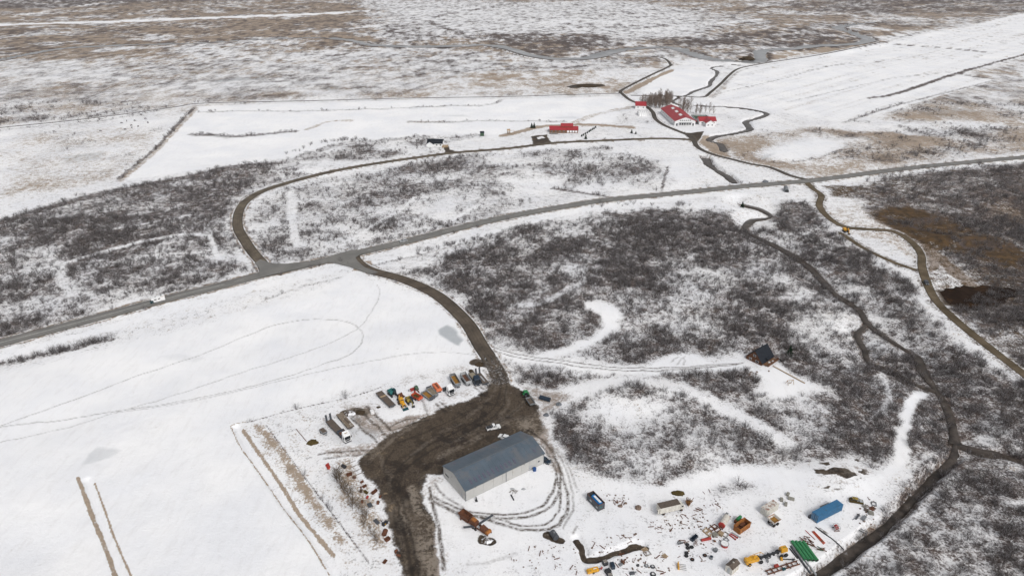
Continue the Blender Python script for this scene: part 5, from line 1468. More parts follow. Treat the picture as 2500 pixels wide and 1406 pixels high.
def truck_cab(t, x0, mat_, Wd=2.5, L=2.1, H=2.9, z0=0.75, roofbox=True):
    """x0 = front of the cab"""
    pr = [(x0 - L, z0), (x0, z0), (x0, z0 + 1.0), (x0 - 0.28, z0 + H - 0.75), (x0 - 0.5, z0 + H - 0.25), (x0 - L, z0 + H)]
    c = MB().prism(pr, -Wd / 2, Wd / 2, 'y').build('cab', mat_, t)
    MB().prism([(x0 + 0.02, z0 + 1.05), (x0 - 0.24, z0 + H - 0.8), (x0 - 0.21, z0 + H - 0.8), (x0 + 0.05, z0 + 1.05)], -Wd / 2 + 0.15, Wd / 2 - 0.15, 'y').build('windscreen', 'glass', c)
    for s in (-1, 1):
        MB().box((x0 - 0.85, s * (Wd / 2 + 0.01), z0 + 1.55), (0.9, 0.05, 0.8)).build('side_window', 'glass', c)
        MB().box((x0 - 0.1, s * (Wd / 2 + 0.25), z0 + 1.6), (0.12, 0.25, 0.7)).build('mirror', 'black_steel', c)
        MB().box((x0 + 0.04, s * (Wd / 2 - 0.4), z0 + 0.0), (0.1, 0.45, 0.22)).build('headlight', 'lamp_glass', t)
    MB().box((x0 + 0.05, 0, z0 - 0.15), (0.18, Wd, 0.4)).build('bumper', 'dark_grey', t)
    MB().box((x0 + 0.02, 0, z0 + 0.6), (0.06, Wd - 0.6, 0.6)).build('grille', 'black_steel', t)
    if roofbox:
        MB().prism([(x0 - L, z0 + H), (x0 - 0.9, z0 + H - 0.08), (x0 - L, z0 + H + 0.5)], -Wd / 2 + 0.15, Wd / 2 - 0.15, 'y').build('roof_deflector', mat_, c)
    return c


def chassis(t, xa, xb, z=0.85, w_=0.9):
    m = MB()
    for s in (-1, 1):
        m.bar((xa, s * w_ / 2, z), (xb, s * w_ / 2, z), 0.16, 0.3)
    n = max(2, int((xb - xa) / 1.6))
    for k in range(n + 1):
        x = xa + (xb - xa) * k / n
        m.box((x, 0, z), (0.14, w_, 0.2))
    m.build('chassis', 'black_steel', t)


def flat_trailer(name, label, seg, Wd, deck, side, L=None, ramps=False, cat='trailer', load=None, z=1.15, axles=3):
    L = L or seg[3]
    t = thing(name, label, cat, seg)
    chassis(t, -L / 2, L / 2, z - 0.32, 1.1)
    MB().box((0, 0, z), (L, Wd, 0.16)).build('deck', deck, t)
    nb = int(L / 1.0)
    for s in (-1, 1):
        MB().box((0, s * (Wd / 2 + 0.02), z - 0.06), (L, 0.07, 0.26)).build('side_rail', side, t)
    MB().box((L / 2 + 0.02, 0, z + 0.1), (0.1, Wd, 0.5)).build('headboard', side, t)
    wheels(t, [-L / 2 + 1.3 + k * 1.25 for k in range(axles)], Wd / 2 - 0.28, 0.48, 0.36)
    for s in (-1, 1):
        MB().box((L / 2 - 2.2, s * 0.7, z / 2 - 0.15), (0.16, 0.16, z - 0.3)).build('landing_leg', 'black_steel', t)
    if ramps:
        for s in (-1, 1):
            MB().box((-L / 2 - 0.1, s * Wd * 0.32, z + 1.35), (0.16, 0.75, 2.6), ry=-0.16).build('ramp', 'dark_grey', t)
    return t


def tipper_body(t, x0, x1, Wd, z0, z1, shell, floor, rim='light_grey', flare=0.08):
    b = MB().tub(x0, x1, -Wd / 2, Wd / 2, z0, z1, 0.09, flare).build('tipper_body', shell, t)
    MB().box(((x0 + x1) / 2, 0, z0 + 0.16), (x1 - x0 - 0.24, Wd - 0.24, 0.1)).build('floor', floor, b)
    for s in (-1, 1):
        MB().box(((x0 + x1) / 2, s * (Wd / 2 + flare), z1 + 0.03), (x1 - x0 + 2 * flare, 0.14, 0.1)).build('rim', rim, b)
        for k in range(5):
            MB().box((x0 + (k + 0.5) * (x1 - x0) / 5, s * (Wd / 2 + flare * 0.6 + 0.05), (z0 + z1) / 2), (0.1, 0.1, z1 - z0 - 0.1)).build('rib', shell, b)
    for x in (x0 - flare, x1 + flare):
        MB().box((x, 0, z1 + 0.03), (0.14, Wd + 2 * flare - 0.15, 0.1)).build('rim', rim, b)
    return b


# --- the parked row, from the left
_s = (-69.38,201.48,-0.818,3.58)
t = thing('box_trailer', 'small dark box trailer with light frame at the left end of the parked row', 'trailer', _s)
MB().box((0, 0, 0.85), (3.0, 1.7, 0.55)).build('body', 'dark_grey', t)
MB().box((0, 0, 1.17), (2.9, 1.6, 0.09)).build('cover', 'deck_brown', t)
for s in (-1, 1):
    MB().box((0, s * 0.87, 1.1), (3.05, 0.07, 0.16)).build('rail', 'light_grey', t)
    MB().box((s * 1.53, 0, 1.1), (0.07, 1.66, 0.16)).build('rail', 'light_grey', t)
MB().bar((1.5, 0.5, 0.5), (2.7, 0, 0.45), 0.1).bar((1.5, -0.5, 0.5), (2.7, 0, 0.45), 0.1).build('drawbar', 'black_steel', t)
wheels(t, [-0.3], 0.95, 0.34, 0.2)

LOW = (-65.77,204.02,-0.883,9.99)
t = flat_trailer('lowloader', 'brown low-loader trailer with raised ramps hitched to the white-cabbed truck', LOW, 2.6, 'deck_brown', 'dark_grey', L=9.4, ramps=True, z=1.0)
MB().box((4.4, 0, 1.35), (1.2, 2.3, 0.3)).build('gooseneck', 'dark_grey', t)
_s = (-61.00,198.42,-0.927,8.41)
t = thing('tipper_truck', 'white-cabbed truck with rusty brown bed pulling the low-loader', 'truck', _s)
Lh = 3.4
chassis(t, -Lh, Lh - 0.3)
truck_cab(t, Lh, 'white_paint')
tipper_body(t, -Lh + 0.2, Lh - 2.6, 2.5, 1.2, 1.75, 'navy', 'rust', 'dark_grey', 0.02)
MB().box((Lh - 2.45, 0, 2.1), (0.12, 2.4, 1.4)).build('headboard', 'navy', t)
MB().box((Lh - 1.3, 0, 3.75), (0.4, 1.2, 0.12)).build('roof_lamps', 'tan_wood', t)
wheels(t, [Lh - 1.3], 1.05, 0.52, 0.34)
wheels(t, [-Lh + 0.8, -Lh + 2.1], 0.95, 0.52, 0.5)

_s = (-62.60,207.48,-0.929,11.77)
t = flat_trailer('flatbed_trailer', 'pale snow-crusted flatbed trailer right of the low-loader', _s, 2.5, 'snowy_deck', 'deck_brown', L=10.6)
for k in range(9):
    MB().box((0, -1.1 + k * 0.275, 1.25), (10.2, 0.2, 0.06)).build('plank', 'snowy_deck', t)
MB().box((1.0, 0.25, 1.42), (3.4, 0.5, 0.28), rz=0.04).build('stowed_beam', 'deck_brown', t)

_s = (-49.69,221.12,-0.923,12.29)
t = flat_trailer('flatbed_trailer', 'long brown flatbed trailer with pale stripe beside the yellow backhoe', _s, 2.6, 'deck_brown', 'dark_grey', L=11.8)
MB().box((-2.0, 0, 1.26), (0.9, 2.56, 0.05)).build('deck_stripe', 'tan_wood', t)
for k in range(12):
    MB().box((-5.4 + k * 0.98, 0, 1.245), (0.9, 2.5, 0.04)).build('plank', 'deck_brown', t)


def excavator(name, label, at, body, cabm, armm, boom, scale=1.0, turn=0.0):
    t = thing(name, label, 'excavator', at)
    for s in (-1, 1):
        pr = [(-1.9, 0.35), (-1.6, 0.05), (1.6, 0.05), (1.9, 0.35), (1.6, 0.8), (-1.6, 0.8)]
        MB().prism(pr, s * 1.0 - 0.28, s * 1.0 + 0.28, 'y').build('track', 'black_steel', t)
    MB().box((0, 0, 0.75), (1.6, 1.5, 0.4)).build('undercarriage', 'black_steel', t)
    h = MB().prism([(-1.9, 1.0), (0.9, 1.0), (0.9, 1.5), (0.2, 2.0), (-1.9, 2.0)], -1.15, 1.15, 'y').build('engine_house', body, t)
    c = MB().prism([(-0.4, 1.0), (1.2, 1.0), (1.25, 1.7), (0.95, 2.75), (-0.4, 2.75)], 0.25, 1.2, 'y').build('cab', cabm, t)
    MB().box((0.4, 1.22, 2.15), (1.1, 0.05, 0.85)).build('side_window', 'glass', c)
    MB().box((1.13, 0.72, 2.1), (0.05, 0.8, 0.9)).build('windscreen', 'glass', c)
    m = MB()
    for p, q in zip(boom[:2], boom[1:3]):
        m.bar(p, q, 0.34, 0.5)
    m.build('boom', armm, t)
    MB().bar(boom[2], boom[3], 0.28, 0.4).build('stick', armm, t)
    e = boom[3]
    MB().prism([(e[0] - 0.1, e[2] + 0.3), (e[0] + 0.5, e[2] + 0.1), (e[0] + 0.3, e[2] - 0.6), (e[0] - 0.5, e[2] - 0.5), (e[0] - 0.5, e[2] - 0.2)], -0.55, 0.55, 'y').build('bucket', 'black_steel', t)
    t.scale = (scale,) * 3
    return t


excavator('excavator', 'teal crawler excavator behind the yellow backhoe', (-47.73,225.21,-0.872,4.37), 'teal', 'teal_dark', 'black_steel',
          [(0.8, -0.2, 1.3), (2.4, -0.2, 3.0), (4.0, -0.2, 2.6), (4.6, -0.2, 0.7)])
excavator('excavator', 'dull yellow excavator with dark cab between the backhoe and the orange-red wagon', (-40.19,220.14,-1.022,4.74), 'dull_yellow', 'navy', 'dull_yellow',
          [(0.8, -0.2, 1.4), (2.2, -0.2, 2.6), (3.4, -0.2, 2.2), (3.9, -0.2, 0.7)], 0.95)

# yellow backhoe loader
_s = (-42.94,218.56,-1.031,7.78)
t = thing('backhoe_loader', 'bright yellow backhoe loader with front bucket down beside the brown flatbed', 'backhoe', _s)
MB().prism([(0.3, 0.9), (2.4, 0.9), (2.4, 1.6), (2.2, 1.75), (0.3, 1.95)], -0.5, 0.5, 'y').build('bonnet', 'yellow', t)
MB().box((2.43, 0, 1.25), (0.06, 0.8, 0.6)).build('grille', 'black_steel', t)
c = MB().box((-0.5, 0, 1.55), (1.7, 1.5, 1.3)).build('cab', 'yellow', t)
MB().box((-0.5, 0, 2.35), (1.5, 1.44, 0.7)).build('window', 'glass', c)
MB().box((-0.5, 0, 2.78), (1.9, 1.7, 0.16), top=(0.9, 0.9)).build('roof', 'yellow', c)
wheels(t, [-0.9], 0.98, 0.78, 0.45, 'yellow')
wheels(t, [1.8], 0.85, 0.5, 0.35, 'yellow')
for s in (-1, 1):
    MB().bar((0.2, s * 0.62, 1.5), (2.3, s * 0.62, 1.5), 0.14, 0.25).bar((2.3, s * 0.62, 1.5), (3.3, s * 0.62, 0.5), 0.14, 0.25).build('loader_arm', 'yellow', t)
MB().prism([(3.2, 0.7), (3.3, 0.1), (4.2, 0.08), (3.5, 0.35), (3.35, 0.75)], -1.15, 1.15, 'y').build('front_bucket', 'teal_dark', t)
MB().bar((-1.5, 0, 1.0), (-2.6, 0.1, 2.8), 0.3, 0.4).build('boom', 'yellow', t)
MB().bar((-2.6, 0.1, 2.8), (-3.6, 0.3, 1.2), 0.25, 0.32).build('stick', 'yellow', t)
MB().prism([(-3.9, 1.3), (-3.3, 1.3), (-3.2, 0.7), (-3.8, 0.6)], 0.0, 0.7, 'y').build('rear_bucket', 'white_paint', t)
for s in (-1, 1):
    MB().bar((-1.5, s * 0.9, 1.2), (-1.6, s * 1.1, 0.1), 0.16).build('stabiliser', 'yellow', t)

# orange-red wagon with a tank at its nose
_s = (-37.52,222.59,-0.747,5.24)
t = thing('tipping_wagon', 'orange-red farm wagon with muddy load in the parked row', 'wagon', _s)
tipper_body(t, -2.2, 1.4, 2.1, 0.8, 1.6, 'orange_red', 'olive_soil', 'orange_red', 0.1)
MB().cyl((1.95, -1.1, 1.15), (1.95, 1.1, 1.15), 0.5, n=14).build('tank', 'orange_red', t)
MB().box((-2.2, 0.75, 1.9), (0.12, 0.9, 1.0)).build('tailgate', 'red_paint', t)
MB().bar((2.2, 0, 0.6), (3.4, 0, 0.5), 0.12).build('drawbar', 'black_steel', t)
wheels(t, [-0.6, 0.4], 1.2, 0.42, 0.3)

# two grey bodies set down beside it
_s = (-33.32,223.42,-0.853,6.22)
t = thing('dump_bed', 'low grey tipper body with ochre floor set down beside the orange-red wagon', 'truck body', _s)
chassis(t, -3.0, 2.8, 0.45)
tipper_body(t, -3.1, 2.9, 2.5, 0.62, 1.4, 'mid_grey', 'ochre_floor', 'light_grey', 0.03)
MB().box((3.0, 0, 1.5), (0.12, 2.5, 1.6)).build('headboard', 'dark_grey', t)
_s = (-31.78,225.79,-0.967,6.80)
t = thing('dump_bed', 'grey-brown flat tipper body next to the salmon tank body', 'truck body', _s)
chassis(t, -2.8, 3.0, 0.6)
tipper_body(t, -2.9, 2.4, 2.4, 0.9, 1.35, 'mid_grey', 'grey_bed', 'light_grey', 0.03)
MB().box((-2.95, 0, 1.6), (0.12, 2.4, 1.1)).build('tailgate', 'dark_grey', t)
MB().box((2.7, 0, 1.0), (0.5, 2.2, 0.9)).build('toolbox', 'mid_grey', t)
wheels(t, [1.2], 0.9, 0.45, 0.3)
_s = (-30.16,228.47,-1.064,6.19)
t = thing('spreader_body', 'salmon orange gritter body with open rusty top', 'gritter', _s)
MB().prism([(-1.05, 0.9), (1.05, 0.9), (1.25, 1.6), (1.0, 2.15), (-1.0, 2.15), (-1.25, 1.6)], -2.4, 2.4, 'x').build('hull', 'salmon', t)
MB().box((0, 0, 2.18), (3.6, 0.9, 0.06)).build('opening', 'rust', t)
for x in (-0.9, 0.9):
    MB().box((x, 0, 2.23), (0.14, 0.95, 0.05)).build('grate_bar', 'salmon', t)
for x in (-1.8, 1.8):
    MB().box((x, 0, 0.45), (0.3, 1.8, 0.9)).build('stand', 'dark_grey', t)

# white tractor unit
_s = (-25.56,226.77,-0.945,7.30)
t = thing('tractor_unit', 'white lorry tractor unit without a trailer, nose towards the muddy yard', 'truck', _s)
Lh = 3.0
chassis(t, -Lh, Lh - 0.3)
truck_cab(t, Lh, 'white_paint', L=2.2, H=3.1)
MB().cyl((-1.4, 0, 1.05), (-1.4, 0, 1.2), 0.55, n=14).build('fifth_wheel', 'black_steel', t)
MB().box((-2.2, 0, 1.02), (1.4, 2.3, 0.1)).build('mudguard', 'dark_grey', t)
for s in (-1, 1):
    MB().box((0.3, s * 0.95, 0.75), (1.2, 0.5, 0.6)).build('fuel_tank', 'steel', t)
wheels(t, [Lh - 1.3], 1.05, 0.52, 0.34)
wheels(t, [-1.9], 0.95, 0.52, 0.5)


def tipper_trailer(label, seg, shell, floor, L, rim):
    t = thing('tipper_trailer', label, 'trailer', seg)
    chassis(t, -L / 2 + 0.3, L / 2 + 0.3, 0.95)
    tipper_body(t, -L / 2, L / 2, 2.35, 1.35, 2.75, shell, floor, rim, 0.06)
    wheels(t, [-L / 2 + 1.2, -L / 2 + 2.4, -L / 2 + 3.6], 0.95, 0.5, 0.42)
    for s in (-1, 1):
        MB().box((L / 2 - 1.2, s * 0.8, 0.5), (0.16, 0.16, 1.0)).build('landing_leg', 'black_steel', t)
    MB().cyl((L / 2 - 0.4, 0, 1.3), (L / 2 - 0.2, 0, 2.6), 0.16, n=8).build('hoist', 'steel', t)
    return t


tipper_trailer('grey tipper trailer with ochre inside, right of the white tractor unit', (-23.18,232.83,-1.162,8.64), 'mid_grey', 'ochre_floor', 7.6, 'light_grey')
tipper_trailer('pale-rimmed tipper trailer with brown inside, next to the navy truck', (-18.91,234.15,-1.138,7.83), 'light_grey', 'brown_floor', 7.0, 'light_grey')

_s = (-15.45,234.89,-1.149,8.78)
t = thing('dump_truck', 'navy lorry with tan tarpaulined bed at the right of the parked row', 'truck', _s)
Lh = 3.9
chassis(t, -Lh, Lh - 0.3)
truck_cab(t, Lh, 'navy')
tipper_body(t, -Lh + 0.2, Lh - 2.6, 2.5, 1.25, 2.0, 'dark_grey', 'tarp_tan', 'dark_grey', 0.02)
MB().box((-1.2, 0, 1.9), (4.9, 2.3, 0.1)).build('tarpaulin', 'tarp_tan', t)
wheels(t, [Lh - 1.3], 1.05, 0.52, 0.34)
wheels(t, [-Lh + 0.9, -Lh + 2.2], 0.95, 0.52, 0.5)
_s = (-12.33,235.34,-1.094,8.74)
t = flat_trailer('lowloader', 'dark low-loader trailer with raised ramps at the right end of the parked row', _s, 2.5, 'deck_brown', 'dark_grey', L=8.2, ramps=True, z=1.0)
MB().box((0.2, 0.1, 1.12), (4.2, 0.55, 0.08)).build('pale_plank', 'light_grey', t)
MB().bar((4.0, 0, 0.8), (5.4, 0, 0.7), 0.2).build('drawbar', 'black_steel', t)

# farm implements behind the row
_s = (-38.47,228.31,-0.957,3.48)
t = thing('farm_implement', 'dark green and rusty farm implement behind the parked row', 'implement', _s)
MB().prism([(-0.9, 0.6), (0.6, 0.6), (0.9, 1.2), (0.2, 2.0), (-0.7, 2.0)], -0.6, 0.6, 'y').build('hopper', 'dull_green', t)
MB().bar((0.6, 0, 0.7), (2.4, 0, 0.4), 0.3, 0.5).build('drawbar', 'rust', t)
wheels(t, [-0.2], 0.85, 0.45, 0.25)
_s = (-40.05,228.44,0.717,2.17)
t = thing('red_implement', 'small crimson mower beside the dark green implement', 'implement', _s)
MB().prism([(-1.2, 0.2), (1.2, 0.2), (1.0, 0.8), (-0.9, 0.9)], -0.6, 0.6, 'y').build('hood', 'red_paint', t)
MB().box((-1.4, 0.3, 0.4), (0.6, 0.9, 0.7)).build('gearbox', 'light_grey', t)
MB().bar((1.0, 0, 0.6), (1.9, 0, 1.0), 0.14).build('hitch', 'black_steel', t)
_s = (-43.95,223.95,-0.793,2.72)
t = thing('digger_bucket', 'rusty bucket attachment lying behind the yellow backhoe', 'bucket', _s)
MB().prism([(-1.0, 0.0), (0.9, 0.0), (1.1, 0.5), (0.2, 0.25), (-0.6, 0.5), (-0.9, 1.3), (-1.1, 1.2)], -1.1, 1.1, 'y').build('shell', 'rust', t)
for k in range(5):
    MB().box((1.1, -0.9 + k * 0.45, 0.2), (0.4, 0.12, 0.1)).build('tooth', 'steel', t)

# green tractor with trailer at the yard's right corner
_s = (5.30,224.66,1.806,4.57)
t = thing('tractor', 'green tractor with yellow wheels at the right corner of the muddy yard', 'tractor', _s)
MB().prism([(0.2, 0.8), (2.0, 0.8), (2.0, 1.5), (1.7, 1.7), (0.2, 1.8)], -0.42, 0.42, 'y').build('bonnet', 'green_paint', t)
c = MB().box((-0.5, 0, 1.9), (1.5, 1.6, 1.1), top=(0.9, 0.9)).build('cab', 'glass', t)
MB().box((-0.5, 0, 2.55), (1.8, 1.8, 0.2), top=(0.9, 0.9)).build('roof', 'green_paint', c)
for x, y in ((0.2, 0.75), (0.2, -0.75), (-1.2, 0.75), (-1.2, -0.75)):
    MB().box((x, y, 1.9), (0.12, 0.12, 1.1)).build('pillar', 'green_paint', c)
MB().box((-0.3, 0, 1.0), (2.0, 0.9, 0.7)).build('frame', 'dark_grey', t)
for s in (-1, 1):
    MB().box((-0.8, s * 0.98, 1.75), (1.3, 0.5, 0.12)).build('mudguard', 'green_paint', t)
wheels(t, [-0.8], 1.0, 0.85, 0.5, 'yellow')
wheels(t, [1.6], 0.85, 0.6, 0.4, 'yellow')
for s in (-1, 1):
    MB().box((2.03, s * 0.25, 1.3), (0.05, 0.2, 0.2)).build('headlight', 'lamp_glass', t)
_s = (7.13,219.62,1.954,6.08)
t = thing('farm_trailer', 'grey-brown tipping trailer hitched behind the green tractor', 'trailer', _s)
tipper_body(t, -2.4, 2.0, 2.2, 0.9, 1.6, 'mid_grey', 'deck_brown', 'mid_grey', 0.04)
MB().bar((2.0, 0, 0.7), (3.3, 0, 0.5), 0.14).build('drawbar', 'black_steel', t)
wheels(t, [-0.9, 0.2], 1.15, 0.5, 0.4, 'yellow')


# cars
def car(name, label, seg, L, Wd, H, paint, kind='hatch', cat='car'):
    t = thing(name, label, cat, seg)
    hl = L / 2
    b0 = 0.28
    body = [(-hl, b0), (hl, b0), (hl, b0 + 0.45), (hl - 0.15, b0 + 0.62), (hl * 0.38, b0 + 0.72)]
    if kind == 'pickup':
        body += [(-hl, b0 + 0.72)]
    else:
        body += [(-hl, b0 + 0.75)]
    b = MB()
    b.prism(body, -Wd / 2, Wd / 2, 'y')
    b.build('body', paint, t)
    zr = H
    if kind == 'pickup':
        cab_ = [(-hl * 0.16, b0 + 0.7), (hl * 0.44, b0 + 0.7), (hl * 0.2, zr), (-hl * 0.12, zr)]
    elif kind == 'suv':
        cab_ = [(-hl * 0.97, b0 + 0.72), (hl * 0.45, b0 + 0.7), (hl * 0.18, zr), (-hl * 0.88, zr)]
    else:
        cab_ = [(-hl * 0.93, b0 + 0.72), (hl * 0.45, b0 + 0.7), (hl * 0.12, zr), (-hl * 0.62, zr)]
    c = MB().prism(cab_, -Wd / 2 + 0.1, Wd / 2 - 0.1, 'y').build('cabin', paint, t)
    (xa, za), (xb, zb), (xc, zc), (xd, zd) = cab_
    nx = (zb + 0.06)
    MB().prism([(xb - 0.02 + 0.03, zb + 0.06), (xc + 0.07, zc - 0.05), (xc + 0.11, zc - 0.05), (xb + 0.05, zb + 0.06)], -Wd / 2 + 0.2, Wd / 2 - 0.2, 'y').build('windscreen', 'glass', c)
    MB().prism([(xa - 0.06, za + 0.06), (xd - 0.08, zd - 0.08), (xd - 0.04, zd - 0.08), (xa - 0.01, za + 0.06)], -Wd / 2 + 0.2, Wd / 2 - 0.2, 'y').build('rear_window', 'glass', c)
    for s in (-1, 1):
        xm = (xc + xd) / 2
        for x0_, x1_ in ((xd + 0.12, xm - 0.05), (xm + 0.05, xc + 0.05)):
            MB().box(((x0_ + x1_) / 2, s * (Wd / 2 - 0.09), (za + zc) / 2 + 0.02), (x1_ - x0_, 0.05, (zc - za) * 0.7)).build('side_window', 'glass', c)
        MB().box((hl + 0.01, s * (Wd / 2 - 0.3), b0 + 0.42), (0.06, 0.36, 0.16)).build('headlight', 'lamp_glass', t)
        MB().box((-hl - 0.01, s * (Wd / 2 - 0.2), b0 + 0.55), (0.05, 0.2, 0.22)).build('tail_light', 'red_paint', t)
        MB().box((hl * 0.36, s * (Wd / 2 + 0.08), b0 + 0.85), (0.12, 0.18, 0.14)).build('mirror', 'black_steel', t)
    MB().box((hl + 0.02, 0, b0 + 0.12), (0.1, Wd - 0.1, 0.2)).build('bumper', 'dark_grey', t)
    if kind == 'pickup':
        MB().box((-hl * 0.6, 0, b0 + 0.76), (hl * 0.76, Wd - 0.24, 0.06)).build('bed_cover', 'black_steel', t)
    wheels(t, [hl * 0.62, -hl * 0.62], Wd / 2 - 0.08, 0.36, 0.24)
    return t


car('pickup_truck', 'white double-cab pickup with black bed cover parked in the muddy yard', (-6.91,203.94,0.320,4.61), 5.3, 1.85, 1.8, 'white_paint', 'pickup', 'pickup')
car('parked_car', 'white car half hidden behind the grey workshop roof', (-2.83,198.26,2.665,3.03), 4.4, 1.8, 1.5, 'white_paint')
car('parked_car', 'dark blue car parked at the right end of the grey workshop', (11.39,185.86,-0.655,2.78), 4.4, 1.8, 1.5, 'navy', 'suv')
car('moving_car', 'silver-white estate car driving on the asphalt road', (*(-65.60,382.20,-2.523,4.97)[:2], (-65.54,381.85,-2.545,8.18)[2]), 4.5, 1.8, 1.5, 'light_grey', 'suv').location.z += 0.16
car('parked_car', 'small dark car on the brown track beside the dark hollow', (219.14,324.92,-1.802,6.56), 4.2, 1.8, 1.5, 'dark_grey', 'suv').location.z += 0.1

# motorhome
_s = (-177.81,304.30,-2.486,6.89)
t = thing('motorhome', 'white motorhome with dark teal cab driving on the asphalt road', 'motorhome', (_s[0], _s[1], _s[2]))
t.location.z += 0.16
MB().prism([(-3.4, 0.55), (2.0, 0.55), (2.0, 1.9), (2.9, 2.0), (3.0, 2.4), (2.5, 3.0), (-3.4, 3.0)], -1.12, 1.12, 'y').build('body', 'white_paint', t)
c = MB().prism([(2.0, 0.45), (3.5, 0.45), (3.5, 0.95), (3.1, 1.15), (2.5, 1.85), (2.0, 1.88)], -1.0, 1.0, 'y').build('cab', 'teal_dark', t)
MB().prism([(3.13, 1.2), (2.6, 1.83), (2.65, 1.83), (3.18, 1.2)], -0.85, 0.85, 'y').build('windscreen', 'glass', c)
for s in (-1, 1):
    MB().box((2.35, s * 1.0, 1.45), (0.7, 0.08, 0.5)).build('side_window', 'glass', c)
    for x in (1.0, -0.7):
        MB().box((x, s * 1.13, 2.0), (1.1, 0.05, 0.5)).build('window', 'glass', t)
    MB().box((3.5, s * 0.75, 0.75), (0.06, 0.3, 0.2)).build('headlight', 'lamp_glass', t)
    MB().box((-2.4, s * 1.12, 2.7), (2.0, 0.05, 0.2)).build('awning', 'tan_wood', t)
MB().box((2.72, 0, 2.62), (0.12, 0.7, 0.3), ry=-0.7).build('front_window', 'glass', t)
for x, y in ((0.6, 0.0), (-2.0, 0.4), (-2.0, -0.3)):
    MB().box((x, y, 3.05), (0.6, 0.5, 0.12)).build('roof_hatch', 'dark_grey', t)
wheels(t, [2.7, -1.9], 0.95, 0.38, 0.26)

# yellow digger on the stream bank
t = excavator('excavator', 'yellow digger working at the top of the stream bank', (208.81,398.95,-1.559,6.87), 'yellow', 'navy', 'yellow',
              [(0.8, -0.2, 1.4), (2.4, -0.2, 3.0), (3.8, -0.2, 2.2), (4.2, -0.2, 0.6)], 1.15)

# ------------------------------------------------------------------ the lower yard: containers, machines, scrap
def container(name, label, seg, L, Wd, H, m, roof=None, open_top=False, inner=None, doors=True):
    t = thing(name, label, 'container', seg)
    if open_top:
        b = MB().tub(-L / 2, L / 2, -Wd / 2, Wd / 2, 0.15, H, 0.1).build('shell', m, t)
        MB().box((0, 0, 0.3), (L - 0.25, Wd - 0.25, 0.08)).build('floor', inner, b)
        for s in (-1, 1):
            MB().box((0, s * (Wd / 2 - 0.05), H + 0.05), (L, 0.16, 0.1)).build('rim', 'rust', t)
            MB().box((s * (L / 2 - 0.05), 0, H + 0.05), (0.16, Wd - 0.2, 0.1)).build('rim', 'rust', t)
    else:
        b = MB().box((0, 0, H / 2 + 0.1), (L - 0.1, Wd - 0.1, H - 0.15)).build('shell', m, t)
        MB().box((0, 0, H + 0.02), (L - 0.06, Wd - 0.06, 0.08)).build('roof', roof or m, t)
    mm = MB()
    n = int(L / 0.55)
    for s in (-1, 1):                     # corrugation
        for k in range(n):
            mm.box((-L / 2 + (k + 0.5) * L / n, s * (Wd / 2 - 0.02), H / 2 + 0.1), (0.26, 0.07, H - 0.45))
    mm.build('corrugation', m, b)
    if not open_top:
        rm = MB()
        for k in range(n):
            rm.box((-L / 2 + (k + 0.5) * L / n, 0, H + 0.07), (0.22, Wd - 0.3, 0.04))
        rm.build('roof_corrugation', roof or m, b)
    for sx in (-1, 1):
        for sy in (-1, 1):
            MB().box((sx * (L / 2 - 0.06), sy * (Wd / 2 - 0.06), H / 2 + 0.05), (0.16, 0.16, H + 0.02)).build('corner_post', m, t)
    if doors:
        for s in (-1, 1):
            d = MB().box((-L / 2 - 0.03, s * Wd / 4, H / 2 + 0.1), (0.08, Wd / 2 - 0.12, H - 0.3)).build('door', m, t)
            for y in (-0.25, 0.25):
                MB().box((-L / 2 - 0.1, s * Wd / 4 + y, H / 2 + 0.1), (0.05, 0.05, H - 0.35)).build('locking_bar', 'light_grey', d)
    return t


_p = [(93.25,159.56),(94.56,157.25),(104.37,162.45)]
_a = math.atan2(_p[2][1] - _p[1][1], _p[2][0] - _p[1][0])
_L, _Wd = 11.2, 2.5
_c = (_p[1][0] + math.cos(_a) * _L / 2 - math.sin(_a) * _Wd / 2, _p[1][1] + math.sin(_a) * _L / 2 + math.cos(_a) * _Wd / 2)
container('shipping_container', 'long blue shipping container standing alone in the snow', (*_c, _a), _L, _Wd, 2.8, 'blue_container')
t = container('open_container', 'dark grey open-topped container holding a blue tank', (26.79,165.48,-1.034,6.08), 6.1, 2.5, 2.6, 'dark_grey', open_top=True, inner='brown_floor', doors=False)
for x, z in ((-1.0, 1.35), (2.2, 1.2)):
    MB().box((x, -1.27, z), (1.0, 0.04, 0.7)).build('sign_plate', 'light_grey', t)
MB().box((3.07, -0.2, 1.5), (0.04, 0.7, 0.5)).build('sign_plate', 'teal', t)
_s = (26.87,166.11,-1.102,5.28)
tk = MB().cyl((-2.2, 0, 1.6), (2.2, 0, 1.6), 0.85, n=16)
o = thing('storage_tank', 'blue tank with white stripe lying inside the grey open container', 'tank', (_s[0] + 0.3, _s[1] - 1.0, (26.79,165.48,-1.034,6.08)[2]))
tk.build('vessel', 'blue_tank', o, (0, 0, 0.25), smooth=False)
MB().box((0.1, 0, 2.64), (3.4, 0.7, 0.14)).build('stripe', 'white_paint', o)

